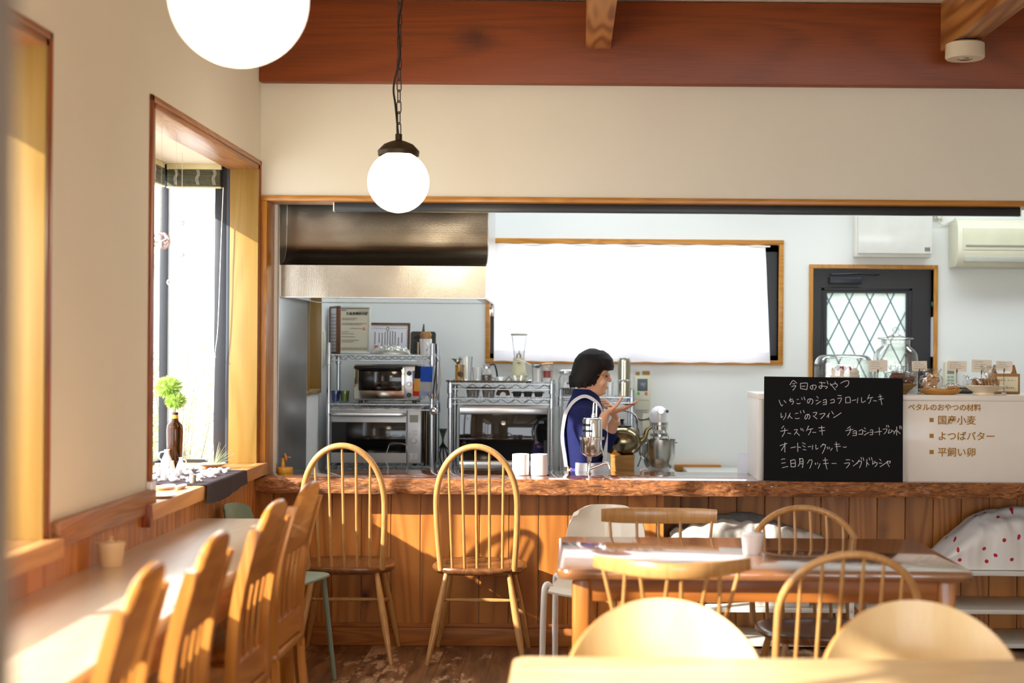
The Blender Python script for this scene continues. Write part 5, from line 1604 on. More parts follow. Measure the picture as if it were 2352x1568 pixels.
m = MB()
for k in range(5):
    a = P(1008 + 4 * k, 985, 8.5); m.tube(curve_pts([(a.x, 8.55, a.z), (a.x + .02 - .01 * k, 8.54, a.z - .08), (a.x - .02 + .012 * k, 8.55, a.z - .16), (a.x + .015, 8.54, a.z - .28), (a.x, 8.55, a.z - .5)], 6), .0045, 6)
tag(m.out('power_cords', M_black_pl), 'tangle of black power cords between the two oven racks', 'cords')
# ================================================================== on the serving counter
ZCASE = 1.205
cx0 = .885; cx1 = 2.62; cyf = 6.655; cyb = 7.075
M_case = mat('case_laminate', '#F2ECE2', rough=.3, var=.015, coat=.2)
M_gold = mat('gold_letter', '#A8780A', rough=.5)
case = thing('display_case', 'white laminate display case with gold lettering on the serving counter', 'display case', ((cx0 + cx1) / 2, cyf, ZS))
w = (cx1 - cx0) / 2; hcase = ZCASE - ZS
MB().b2((-w, 0, hcase - .026), (w, cyb - cyf, hcase), .002).out('top_board', M_case, case)
MB().b2((-w + .004, .004, 0), (-w + .024, cyb - cyf - .004, hcase - .026), .001).out('side_panel', M_white_pl, case)
MB().b2((w - .024, .004, 0), (w - .004, cyb - cyf - .004, hcase - .026), .001).out('side_panel', M_white_pl, case)
MB().b2((-w + .024, .006, 0.0), (w - .024, .024, hcase - .027), .001).out('front_panel', M_case, case)
ccx = (cx0 + cx1) / 2
def lay(txt, px, py, hpx, space=1.0, nm='lettering', d=cyf + .005):
    q = P(px, py, d)
    s_ = hpx * d / F
    return text_mesh(txt, s_, nm, M_gold, case, (q.x - ccx, d - cyf - .0006, q.z - ZS), (PI / 2, 0, 0), bold=.0006, space=space)
lay('ペタルのおやつの材料', 2085, 941, 17.0, .98)
for k, (txt, py) in enumerate((('国産小麦', 972.5), ('よつばバター', 1009), ('平飼い卵', 1046))):
    lay(txt, 2153, py, 22.0, 1.02)
    a = P(2135, py - 3.5, cyf + .005); s_ = 9.5 * cyf / F
    MB().b2((a.x - ccx, .0050, a.z - ZS), (a.x - ccx + s_, .0058, a.z - ZS + s_)).out('square_bullet', M_gold, case, smooth=0)

# chalkboard leaning against it, chalk strokes written by hand
bx0, bx1 = P(1754, 1000, 6.625).x, P(2073, 1000, 6.625).x
bh = P(1910, 866, 6.63).z - ZS - .001
board = thing('chalkboard', 'black chalkboard with handwritten white chalk menu leaning on the display case', 'chalkboard', ((bx0 + bx1) / 2, 6.612, ZS + .001), rot=(R(-2.6), R(.35), 0))
bw = (bx1 - bx0) / 2
MB().b2((-bw, 0, 0), (bw, .012, bh), .001).out('board', mat('blackboard', '#100F12', rough=.8, var=.15, ns=5, spec=.2), board, smooth=0)
CH = [  # strokes in photograph pixels
 # line 1
 *[[(x / 9.046 + 1780, y / 9.046 + 866) for x, y in s_] for s_ in (
  [(320, 160), (385, 68), (465, 125)], [(372, 135), (428, 133)], [(350, 195), (440, 172), (425, 215), (378, 272)],
  [(540, 120), (542, 240)], [(540, 128), (670, 118), (685, 160), (672, 255)], [(560, 190), (640, 185)], [(545, 235), (600, 245), (668, 255)],
  [(795, 170), (790, 240), (765, 245), (742, 200), (790, 165), (850, 165), (868, 200), (825, 262)],
  [(928, 108), (1060, 118)], [(975, 92), (985, 180), (965, 235), (922, 200), (960, 180), (1090, 195), (1092, 215), (1060, 238)], [(1092, 75), (1118, 150)],
  [(1155, 125), (1270, 265)], [(1160, 165), (1250, 135), (1305, 145), (1300, 190), (1270, 212)], [(1258, 88), (1268, 140)],
  [(1375, 125), (1450, 85), (1530, 72), (1548, 110), (1520, 175), (1465, 205)],
  # line 2
  [(92, 470), (118, 550), (148, 597), (168, 565)], [(190, 480), (240, 532)],
  [(300, 478), (380, 452)], [(330, 430), (325, 505), (385, 490), (390, 520), (360, 568)],
  [(460, 465), (500, 460)], [(455, 540), (500, 552), (538, 535)], [(562, 420), (575, 470)], [(610, 405), (632, 475)],
  [(745, 455), (720, 520), (695, 540), (680, 500), (700, 460), (760, 448), (795, 480), (790, 530), (762, 562)],
  [(872, 395), (912, 435)], [(852, 485), (905, 478)], [(862, 565), (960, 500)],
  [(1005, 480), (1070, 462), (1078, 520), (1075, 570)], [(1000, 525), (1070, 515)], [(1002, 572), (1078, 562)],
  [(1160, 478), (1235, 458), (1240, 530)], [(1155, 540), (1242, 522)],
  [(1312, 378), (1392, 382)], [(1305, 445), (1390, 432), (1375, 490), (1335, 552)],
  [(1475, 415), (1478, 540)], [(1475, 425), (1565, 415), (1575, 535)], [(1478, 530), (1560, 528)],
  [(1605, 485), (1695, 468)], [(1735, 425), (1718, 538)],
  [(1810, 415), (1815, 522), (1895, 490)], 
  [(1975, 358), (1930, 460)], [(1935, 438), (2050, 415)], [(2010, 425), (1990, 500), (1955, 548)],
  [(2052, 488), (2125, 492)], [(2152, 412), (2235, 395)], [(2165, 468), (2265, 440)], [(2192, 355), (2232, 575)],
  # line 3
  [(132, 740), (135, 840), (170, 805)], [(232, 735), (225, 810), (178, 885)],
  [(325, 742), (270, 858), (305, 800), (330, 830), (368, 858)],
  [(425, 765), (445, 748), (490, 748)], [(422, 850), (465, 862), (515, 848)], [(532, 695), (545, 750)], [(592, 682), (618, 742)],
  [(690, 775), (668, 850), (640, 868), (625, 840), (650, 785), (700, 770), (730, 800), (725, 845), (702, 872)],
  [(795, 738), (878, 732), (835, 800)], [(795, 798), (882, 868)],
  [(932, 768), (1045, 750), (1010, 810), (955, 865)],
  [(1142, 742), (1082, 830)], [(1118, 785), (1120, 842)],
  [(1182, 705), (1225, 770)], [(1218, 842), (1300, 795), (1385, 735)])],
 *[[(x / 7.84 + 1780, y / 7.84 + 966) for x, y in s_] for s_ in (
  # line 4
  [(165, 88), (120, 140)], [(98, 188), (235, 168)], [(178, 130), (175, 210), (128, 290)], [(228, 222), (292, 232)],
  [(345, 165), (405, 158), (385, 200), (350, 250)], [(385, 205), (448, 268)], [(465, 130), (480, 175)], [(492, 140), (520, 190)],
  [(610, 90), (570, 185)], [(590, 160), (692, 140)], [(650, 150), (640, 200), (602, 258)], [(675, 208), (742, 210)],
  [(785, 128), (898, 120)], [(798, 185), (905, 175)], [(842, 90), (855, 258)],
  [(1365, 98), (1305, 142)], [(1272, 180), (1415, 155)], [(1360, 130), (1355, 200), (1308, 265)],
  [(1405, 195), (1465, 180), (1470, 262)], [(1402, 225), (1465, 222)], [(1398, 268), (1470, 262)],
  [(1515, 185), (1575, 160), (1580, 240)], [(1508, 240), (1580, 242)],
  [(1610, 122), (1638, 150)], [(1590, 178), (1640, 195)], [(1605, 262), (1700, 205)],
  [(1715, 170), (1762, 168), (1762, 250)], [(1715, 205), (1760, 208)], [(1710, 250), (1762, 250)],
  [(1795, 208), (1925, 190)], [(1880, 120), (1885, 262)],
  [(1945, 155), (2020, 148), (2005, 195), (1965, 240)], [(2012, 80), (2020, 118)], [(2040, 78), (2058, 120)],
  [(2068, 155), (2045, 225), (2110, 195)], [(2100, 160), (2112, 190)], [(2120, 175), (2145, 200)], [(2180, 165), (2142, 240)],
  [(2198, 105), (2195, 262)], [(2200, 175), (2262, 235)], [(2248, 90), (2255, 150)], [(2272, 88), (2285, 150)],
  # line 5
  [(88, 448), (220, 408)], [(180, 390), (178, 568)], [(170, 445), (112, 538)], [(280, 490), (375, 468)],
  [(410, 395), (412, 560)], [(412, 468), (465, 485)], [(490, 395), (552, 420)], [(495, 445), (548, 475)], [(500, 515), (562, 525)],
  [(592, 470), (650, 462)], [(680, 435), (672, 518)], [(738, 428), (740, 510), (780, 490)],
  [(872, 410), (820, 475)], [(860, 435), (908, 430), (895, 500), (850, 592)], [(938, 468), (955, 510)], [(975, 470), (985, 505)], [(1035, 490), (1000, 540)],
  [(1072, 425), (1165, 420)], [(1088, 465), (1185, 460)], [(1102, 378), (1122, 552)], [(1225, 470), (1260, 478), (1290, 465)],
  # line 6
  [(112, 700), (150, 685), (185, 690)], [(115, 765), (190, 752)], [(128, 845), (235, 820)],
  [(278, 705), (290, 832)], [(285, 718), (358, 705), (365, 825)], [(290, 770), (360, 762)], [(290, 830), (365, 826)],
  [(440, 670), (445, 760), (412, 820)], [(445, 690), (492, 680), (508, 740), (495, 842)], [(455, 738), (500, 732)], [(452, 775), (502, 770)], [(480, 828), (498, 842)],
  [(620, 700), (580, 770)], [(610, 712), (665, 705), (655, 780), (622, 858)], [(720, 755), (732, 790)], [(762, 752), (770, 780)], [(812, 768), (775, 858)],
  [(862, 712), (948, 705)], [(870, 772), (965, 765)], [(902, 665), (912, 780), (935, 870)], [(1018, 768), (1105, 768)],
  [(1275, 702), (1350, 702)], [(1242, 768), (1338, 758), (1325, 800), (1280, 850)], [(1385, 710), (1415, 740)], [(1405, 815), (1470, 765), (1515, 710)],
  [(1515, 700), (1475, 775)], [(1490, 740), (1555, 725), (1545, 790), (1518, 848)], [(1545, 655), (1560, 700)], [(1585, 660), (1600, 720)],
  [(1655, 690), (1645, 830)], [(1650, 745), (1692, 795)], [(1692, 660), (1705, 710)], [(1735, 658), (1748, 705)],
  [(1760, 715), (1758, 790)], [(1795, 720), (1800, 750)], [(1765, 770), (1835, 750), (1830, 790), (1795, 828)],
  [(1880, 685), (1912, 722)], [(1868, 760), (1925, 765)], [(1888, 830), (1980, 770), (2010, 758)],
  [(1998, 748), (2075, 725), (2060, 770)], [(2020, 720), (2035, 790), (2060, 830)])],
]
inv = (board.matrix_basis).inverted()
M_chalk = mat('chalk', '#D8D8DA', rough=.95, var=.12, ns=200)
rows = {}
for s_ in CH:
    my = sum(p[1] for p in s_) / len(s_); mx0 = sum(p[0] for p in s_) / len(s_)
    row = (0 if my < 901 else 1 if my < 936 else 2 if my < 966 else (3 if mx0 < 1930 else 6) if my < 1004 else 4 if my < 1045 else 5)
    rows.setdefault(row, MB()); m = rows[row]
    pts = []
    for px, py in s_:
        q = inv @ P(px, py, 6.618)
        pts.append((q.x, -.0006, q.z))
    if len(pts) > 2: pts = curve_pts(pts, 4)
    m.tube(pts, .00145, 5, flat=.3, up=(0, 1, 0.01))
for row in sorted(rows): rows[row].out('chalk_writing', M_chalk, board, smooth=60)

# mugs
M_mug = mat('mug_white', '#EFEEF0', rough=.12, coat=.5, var=.01)
mg = thing('mug', 'white straight-sided mug, left of the two on the counter', 'mug', (P(1196, 1079, 6.83).x, 6.83, ZS), group='white mugs')
r_ = .0415
MB().lathe([(0, 0), (r_ - .004, 0), (r_, .004), (r_, .101), (r_ - .002, .103), (r_ - .004, .101), (r_ - .005, .006), (0, .006)], seg=40).out('cup', M_mug, mg)
MB().tube(curve_pts([(.01, r_ - .002, .08), (.012, r_ + .022, .076), (.012, r_ + .024, .035), (.008, r_ - .002, .026)], 6), .005, 8).out('handle', M_mug, mg)
dup(mg, (P(1238, 1079, 6.83).x, 6.83, ZS), .2, 'white straight-sided mug, right of the two on the counter')

# chrome water filter tap
fq = P(1353, 1078, 7.00)
FL = thing('water_filter_tap', 'polished chrome water filter with swan-neck spout standing on the counter', 'tap', (fq.x, 6.985, ZS))
sf = 6.985 / F
def fz(py): return P(1356, py, 6.985).z - ZS
def fx(px): return (px - 1356) * sf + .004
MB().lathe([(0, 0), (.012, 0), (.010, .006), (.0085, .012), (.0085, fz(1060)), (.012, fz(1058)), (.012, fz(1050)), (.018, fz(1049)), (.018, fz(1047)), (0, fz(1047))], (fx(1354), 0, 0), seg=28).out('stem', M_chrome, FL)
MB().lathe([(0, fz(1049)), (.030, fz(1047)), (.0505, fz(1040)), (.0515, fz(1036)), (.0515, fz(1010)), (.0515, fz(1009)), (.0, fz(1009))], (fx(1359), 0, 0), seg=48).out('lower_body', M_chrome, FL)
m = MB(); m.lathe([(.05, fz(1010)), (.058, fz(1009)), (.058, fz(1003)), (.05, fz(1002))], (fx(1360), 0, 0), seg=48)
for k in range(22): m.cyl((fx(1360) + .058 * math.cos(k * 2 * PI / 22), .058 * math.sin(k * 2 * PI / 22), fz(1009)), (fx(1360) + .058 * math.cos(k * 2 * PI / 22), .058 * math.sin(k * 2 * PI / 22), fz(1003)), .005, seg=8)
m.out('locking_ring', M_chrome, FL)
MB().lathe([(0, fz(1003)), (.0485, fz(1003)), (.0485, fz(966)), (.046, fz(960.5)), (.040, fz(958.5)), (0, fz(958))], (fx(1361), 0, 0), seg=48).out('upper_body', M_chrome, FL)
q = lambda px, py: (fx(px), 0, fz(py))
MB().lathe([(.013, 0), (.013, .010), (.009, .012), (.009, .02), (0, .02)], (fx(1363), 0, fz(958)), seg=20).out('collar', M_chrome, FL)
MB().tube(curve_pts([q(1362, 958), q(1363, 940), q(1364, 927), q(1367, 923), q(1370, 928), q(1370, 945), q(1370, 957)], 6), .0052, 10).out('top_loop', M_chrome, FL)
MB().tube(curve_pts([q(1356, 1076), q(1375, 1069), q(1388, 1063.5), q(1394, 1063), q(1399, 1067), q(1402, 1076)], 6), .0072, 12).out('spout', M_chrome, FL)
MB().tube(curve_pts([(fx(1380), -.02, fz(1008)), (fx(1382), -.022, fz(1028)), (fx(1386), -.022, fz(1045))], 5), [.003, .004, .006], 8).out('lever', M_chrome, FL)
m = MB(); m.lathe([(.0489, fz(978)), (.0489, fz(972))], (fx(1361), 0, 0), (0, 0, R(188)), 20, arc=R(70)); m.lathe([(.0489, fz(991)), (.0489, fz(986))], (fx(1361), 0, 0), (0, 0, R(190)), 20, arc=R(80))
m.out('label_bands', M_black_pl, FL)
# small black-tipped spoon rest, right of it
m = MB(); a = P(1478, 1078, 7.05); m.tube(curve_pts([(a.x + .03, 7.05, ZS + .004), (a.x + .012, 7.05, ZS + .012), (a.x - .002, 7.05, ZS + .012), (a.x - .016, 7.05, ZS + .002)], 5), .004, 8)
tag(m.out('spoon_rest', M_chrome), 'small chrome hook lying on the counter edge in front of the mixer', 'hook')

# wooden toy at left end
q = P(655, 1075, 6.86)
t = thing('wooden_toy', 'small yellow wooden toy with disc and round drum base on the counter', 'toy', (q.x, 6.86, ZS))
M_toy = wood('toy_wood', '#D9A030', '#B07A1C', 'X', rough=.35)
MB().lathe([(0, 0), (.037, 0), (.038, .003), (.038, .026), (.037, .028), (0, .028)], seg=36).out('drum', M_toy, t)
MB().lathe([(0, .028), (.010, .028), (.007, .072), (0, .072)], (-.010, 0, 0), seg=20).out('peg', M_toy, t)
MB().lathe([(0, -.004), (.018, -.004), (.020, 0), (.018, .004), (0, .004)], (.002, 0, .077), (0, PI / 2 - .25, .35), 28).out('disc', M_orange, t)
MB().cyl((.004, 0, .077), (.027, -.004, .076), .003, seg=10).out('axle', M_orange, t)

# ---- cakes and sweets on the case
TZ = ZCASE
def stem_card(name, label, px0, py0, px1, py1, d, foot=True, rz=0, n=4, title=None):
    a, b = P(px0, py1, d), P(px1, py0, d)
    t = thing(name, label, 'price card', ((a.x + b.x) / 2, d, TZ), rz=rz, group='handwritten price cards on clips')
    w = (b.x - a.x) / 2; z0, z1 = a.z - TZ, b.z - TZ
    tilt = .03 * (1 if (px0 % 2) else -1)
    MB().box((0, -.003, (z0 + z1) / 2), (2 * w, .0012, z1 - z0), 0, (0, tilt, 0)).out('card', mat('card_cream', '#F2EADA', rough=.8, var=.01), t, smooth=0)
    m = MB(); r = random.Random(px0)
    for k in range(n):
        z = z1 - (z1 - z0) * (.18 + .7 * k / n); x = -w * .75
        xe = w * (r.uniform(.1, .8) if k else .1)
        while x < xe:
            l = r.uniform(.0012, .0035); m.box((x + l / 2, -.0040, z + r.uniform(-.0006, .0006) - x * tilt), (l, .0004, .0006 + r.random() * .0022)); x += l + .0012
    m.out('writing', M_inkl, t, smooth=0)
    MB().cyl((0, 0, .004), (0, .0, z0 + .006), .0012, seg=8).out('stem', mat('dark_wire', '#4A4038', rough=.5), t)
    MB().box((0, -.003, z0 + .002), (.006, .006, .018), .001).out('clip', mat('wood_clip', '#7A5A3A', rough=.6), t)
    MB().box((0, 0, .006), (.02, .016, .012), .002).out('foot', mat('clip_foot', '#C8C8C4', rough=.5), t)
    return t
stem_card('price_card', 'cream price card leaning beside the glass cake dome', 1994, 827, 2038, 853, 6.72)
stem_card('price_card', 'cream price card in front of the dark door edge, above the meringues', 2094, 829, 2129, 852, 6.80)
stem_card('price_card', 'cream price card between meringues and remote control', 2175, 829, 2220, 852, 6.86)
stem_card('price_card', 'larger cream price card behind the white footed bowl', 2231, 826, 2277, 855, 6.86)
stem_card('price_card', 'cream price card in front of the kraft carry box', 2287, 829, 2325, 851, 6.75)

# cake under dome
dq = P(1937, 860, 6.90)
t = thing('cake_stand', 'white plate carrying the cream cake on the display case', 'cake stand', (dq.x, 6.90, TZ))
MB().lathe([(0, 0), (.06, 0), (.06, .006), (.10, .012), (.150, .016), (.152, .020), (0, .018)], seg=48).out('plate', M_white_cer, t)
cake = thing('cream_cake', 'round white cream cake topped with strawberries under the glass dome', 'cake', (P(1936, 860, 6.90).x, 6.90, TZ + .019))
cr_ = .080; ch = P(1936, 858, 6.90).z - TZ - .019
M_cream = mat('whipped_cream', '#F6F0E0', rough=.5, var=.01, sss=.2)
MB().lathe([(0, 0), (cr_, 0), (cr_, ch - .006), (cr_ - .006, ch), (0, ch)], seg=48).out('sponge', M_cream, cake)
for k in range(12):
    a = 2 * PI * k / 12 + .2
    m = MB(); pr = [(0, 0), (.014, 0), (.0165, .006), (.0155, .012), (.011, .017), (.0075, .021), (.0035, .026), (0, .030)]
    m.lathe(pr, seg=14); 
    m.out('cream_rosette', M_cream, cake, loc=(.062 * math.cos(a), .062 * math.sin(a), ch))
M_straw = mat('strawberry', '#9A2430', rough=.3, bump=.5, bs=200)
for x, y in ((-.022, -.03), (.0, -.035), (.024, -.03), (.0, .01), (-.03, .0), (.03, .005)):
    s_ = MB().ball((0, 0, .0), .012, (1, 1, 1.25), 3).out('strawberry', M_straw, cake, loc=(x, y, ch + .022))
MB().box((-.035, -.034, ch + .034), (.012, .004, .014), .001, (0, .5, 0)).box((-.028, -.034, ch + .036), (.010, .004, .014), .001, (0, -.4, 0)).out('mint_leaf', mat('mint', '#5A8A3C', rough=.6), cake)
t = thing('glass_dome', 'clear glass cake dome covering the cream cake', 'dome', (dq.x, 6.90, TZ + .0205))
dr = .139; dh = P(1937, 813, 6.90).z - TZ - .02
pr = [(dr, 0), (dr, dh - .05)] + [(dr - .045 + .045 * math.cos(a), dh - .05 + .046 * math.sin(a)) for a in [PI / 2 * k / 10 for k in range(11)]] + [(.04, dh - .001), (.03, dh - .006), (0, dh - .006)]
inner = [(max(0, r - .004), z - (.004 if r < dr - .01 else 0)) for r, z in pr[::-1]]
MB().lathe(pr + inner, seg=56).out('dome', glassy('dome_glass', clear=.90, edge=.42), t)

# big lidded jar
jq = P(2053, 860, 7.0)
def jz(py): return P(2053, py, 7.0).z - TZ
js = 7.0 / F
t = thing('glass_jar', 'tall clear glass jar with flanged lid and ball knob on the display case', 'jar', (jq.x, 6.965, TZ))
M_jar = glassy('jar_glass', clear=.88, edge=.45)
pr = [(0, .004), (48 * js, 0), (50 * js, .01), (50 * js, jz(822)), (48 * js, jz(812)), (42 * js, jz(803)), (34 * js, jz(797)), (32 * js, jz(793)), (33 * js, jz(781))]
MB().lathe(pr + [(max(0, r - .004), z) for r, z in pr[::-1][:-1]] + [(0, .012)], seg=56).out('body', M_jar, t)
pr = [(28 * js, jz(790)), (29 * js, jz(781)), (39 * js, jz(779)), (41 * js, jz(777)), (39 * js, jz(775.5)), (22 * js, jz(775)), (10 * js, jz(769)), (5 * js, jz(765)), (6 * js, jz(761)), (8.5 * js, jz(757)), (6 * js, jz(752.5)), (0, jz(751.5))]
MB().lathe(pr, seg=48).out('lid', M_jar, t)

# wooden bowl with bagged brown cookies
def bag(t, name, fn, seed, matl=M_film):
    m = MB()
    def g(u, v):
        p = fn(u, v)
        return p + V((NZ.noise(V((u * 14, v * 11, seed))), NZ.noise(V((u * 12, v * 14, seed + 5))), NZ.noise(V((u * 13, v * 9, seed + 9))))) * .007
    m.grid(g, 40, 18)
    return m.out(name, matl, t, smooth=18)
def sack(cx_, cy_, z, rx, ry, h, neck=.35, flare=1.0):
    def fn(u, v):
        a = u * 2 * PI
        if v < .7: k = math.sin((v / .7) * PI * .62 + .3) ** .5
        else: k = neck + flare * (v - .7) / .3 * .5
        return V((cx_ + rx * k * math.cos(a), cy_ + ry * k * math.sin(a), z + h * v))
    return fn
M_cook = mat('cookie', '#C08A4C', rough=.7, var=.2, ns=60, bump=.4, bs=90)
M_brown = mat('brown_biscuit', '#7A4A2C', rough=.7, var=.25, ns=60, bump=.5, bs=90)
M_mer = mat('meringue', '#E2BE92', rough=.7, var=.06)
bq = P(2068, 903, 6.76)
t = thing('wooden_bowl', 'wooden bowl of bagged brown biscuits behind the chalkboard corner', 'bowl', (bq.x, 6.76, TZ))
MB().lathe([(0, 0), (.03, 0), (.032, .004), (.078, .050), (.076, .052), (.03, .008), (0, .008)], seg=40).out('bowl', wood('bowl_wood', '#A88A56', '#7A5C30', 'X', rough=.5), t)
r = random.Random(4)
bis = thing('bagged_biscuits', 'clear bags of brown biscuits heaped in the wooden bowl', 'biscuits', (bq.x, 6.76, TZ + .03))
for k in range(16):
    a = r.uniform(0, 2 * PI); rr_ = .05 * math.sqrt(r.random())
    MB().lathe([(0, -.005), (.022, -.005), (.025, 0), (.022, .005), (0, .005)], seg=20, rot=(r.uniform(.3, 1.3), r.uniform(-.6, .6), a)).out('biscuit', M_brown, bis, loc=(rr_ * math.cos(a), rr_ * math.sin(a) * .7, .018 + .035 * (1 - rr_ / .05) + .01 * (k % 3)))
bag(bis, 'bag', sack(-.022, -.01, .005, .055, .045, .10, .3), 2); bag(bis, 'bag', sack(.03, 0, .005, .05, .045, .075, .3), 6)
# meringues in bag on wooden plate
wq = P(2159, 906, 6.76)
t = thing('wooden_plate', 'oval wooden plate with meringue bag and finger biscuits', 'plate', (wq.x, 6.76, TZ))
MB().lathe([(0, 0), (.065, 0), (.085, .006), (.103, .024), (.101, .026), (.08, .012), (0, .008)], seg=48, sc=(1, .8, 1)).out('plate', wood('plate_wood', '#D9A456', '#B07A34', 'X', rough=.4), t)
mr = thing('bagged_meringues', 'clear bag of pale meringue swirls on the wooden plate', 'meringues', (P(2138, 895, 6.76).x, 6.755, TZ + .014))
r = random.Random(8)
for k in range(15):
    x, y, z = r.uniform(-.036, .036), r.uniform(-.018, .018), .014 + .018 * (k // 4)
    m = MB(); N_ = 40
    pts = [V(((.011 * (1 - q_ / N_) + .002) * math.cos(q_ * .55), (.011 * (1 - q_ / N_) + .002) * math.sin(q_ * .55), .020 * q_ / N_)) for q_ in range(N_)]
    m.tube(pts, [.0065 * (1 - .75 * q_ / N_) for q_ in range(N_)], 8)
    m.out('meringue', M_mer, mr, loc=(x * (1 - .12 * (k // 4)), y, z), rot=(r.uniform(-.8, .8), r.uniform(-.8, .8), r.uniform(0, 6)))
bag(mr, 'bag', sack(0, 0, 0, .056, .03, .108, .62, .5), 12)
fb = thing('finger_biscuits', 'pale finger biscuits in film at the right of the wooden plate', 'biscuits', (P(2185, 895, 6.76).x, 6.745, TZ + .020))
for k in range(4): MB().tube(curve_pts([(-.035 + .01 * k, .008 * k - .01, .004), (-.008 + .008 * k, .008 * k - .012, .014), (.02 + .006 * k, .008 * k - .01, .010)], 4), [.004, .007, .006], 10).out('biscuit', M_cook, fb)
bag(fb, 'bag', lambda u, v: V((-.045 + .10 * u, -.02 + .045 * v, .012 + .012 * math.sin(u * PI) + .008 * math.sin(v * PI))), 17)
t = thing('grey_plate', 'dark-rimmed grey plate behind the wooden plate', 'plate', (P(2212, 905, 6.98).x, 6.975, TZ))
MB().lathe([(0, 0), (.04, 0), (.075, .020), (.073, .022), (.04, .006), (0, .006)], seg=40).out('plate', mat('grey_glaze', '#8C9088', rough=.3), t)
MB().lathe([(.0715, .0225), (.077, .0225), (.077, .029), (.0715, .029)], seg=40).out('rim', mat('navy_glaze', '#20263C', rough=.2), t)
# cream footed bowl
fq2 = P(2261, 906, 6.74)
t = thing('footed_bowl', 'cream shallow footed bowl holding a bag of golden cookies', 'bowl', (fq2.x, 6.745, TZ))
MB().lathe([(0, 0), (.046, 0), (.046, .006), (.044, .010), (.060, .020), (.082, .032), (.100, .044), (.100, .047), (.08, .036), (.05, .020), (0, .016)], seg=48).out('bowl', mat('cream_glaze', '#EADCC0', rough=.25, coat=.4), t)
ck = thing('bagged_cookies', 'clear tied bag of golden oval cookies in the cream footed bowl', 'cookies', (fq2.x, 6.745, TZ + .03))
for k in range(8):
    MB().lathe([(0, -.005), (.021, -.005), (.024, 0), (.021, .005), (0, .005)], seg=20, rot=(0, 1.25 + .04 * k, .1 * k), sc=(1, .8, 1)).out('cookie', M_cook if k % 3 else mat('dark_cookie', '#A06A38', rough=.7, var=.2, ns=60), ck, loc=(-.045 + .0145 * k, .002 * (k % 3), .024 + .002 * (k % 2)))
bag(ck, 'bag', sack(.005, 0, .0, .064, .034, .05, .8, .1), 21)
bag(ck, 'bag_neck', lambda u, v: V((.02 + (.006 + .035 * v) * math.cos(u * 2 * PI), (.006 + .02 * v) * math.sin(u * 2 * PI), .045 + .065 * v)), 23)
bag(ck, 'bag_tail', lambda u, v: V((-.05 - .045 * v, (.008 + .02 * v) * math.cos(u * 2 * PI), .03 + (.008 + .02 * v) * math.sin(u * 2 * PI) + .012 * v)), 27)
# kraft carry box
kq2 = P(2313, 905, 6.92)
M_kraft = mat('kraft_board', '#A87A46', rough=.8, var=.06)
t = thing('kraft_box', 'brown kraft carry box with handle and handwritten cream note', 'box', (kq2.x, 6.92, TZ))
kh = P(2313, 858, 6.92).z - TZ; kt = P(2313, 838, 6.92).z - TZ; kw = .064
MB().b2((-kw, 0, 0), (kw, .10, kh), .004).out('carton', M_kraft, t)
for s_ in (-1, 1):
    MB().prism([(s_ * kw * .98, kh), (s_ * kw * .80, kt), (s_ * kw * .62, kt), (s_ * kw * .55, kt - .012), (s_ * kw * .62, kh + .012), (s_ * kw * .5, kh)][::s_], .004, Matrix(((1, 0, 0, 0), (0, 0, -1, .052), (0, 1, 0, 0), (0, 0, 0, 1)))).out('handle_flap', M_kraft, t)
MB().b2((-kw * .78, -.0014, .012), (kw * .82, .0, kh - .014)).out('note', mat('note_paper', '#E6DCC0', rough=.8), t, smooth=0)
text_mesh('おやつ、コーヒー', .0105, 'handwriting', M_ink, t, (-kw * .66, -.0016, kh - .036), (PI / 2, 0, 0))
text_mesh('一緒に頂けます。', .0105, 'handwriting', M_ink, t, (-kw * .60, -.0016, .026), (PI / 2, 0, 0))

# ---- sugar pots on the tables
def pot(name, label, loc, r, h, matl, spoon=True):
    t = thing(name, label, 'sugar pot', loc)
    MB().lathe([(0, 0), (r * .74, 0), (r * .78, .003), (r * .95, h * .86), (r, h * .88), (r, h), (r * .96, h), (r * .90, h * .88), (r * .72, .006), (0, .006)], seg=40).out('body', matl, t)
    MB().lathe([(r * .9, h * .93), (r * .86, h + .002), (.008, h + .005), (.004, h + .010), (.008, h + .017), (0, h + .020)], seg=32).out('lid', matl, t)
    MB().tube([(r * .3, -.01, h * .7), (r * .55, -.012, h + .025)], .0035, 8).out('spoon', M_orange, t)
    return t
pq = P(1728, 1268, 4.80)
pot('sugar_pot', 'white sugar pot with lid and wooden spoon on the glossy table', (pq.x, 4.80, .72), .0405, .070, M_white_cer)
pot('sugar_pot', 'cream sugar pot with lid against the wall on the long table', (P(250, 1302, 4.36).x + .006, 4.36, .73), .043, .072, mat('cream_pot', '#E0CBA4', rough=.3, coat=.3))

# ================================================================== on the window sill and in the bay
ZSL = .861
M_sl = mat('porcelain_white', '#F2F0F4', rough=.25, coat=.3, var=.01)
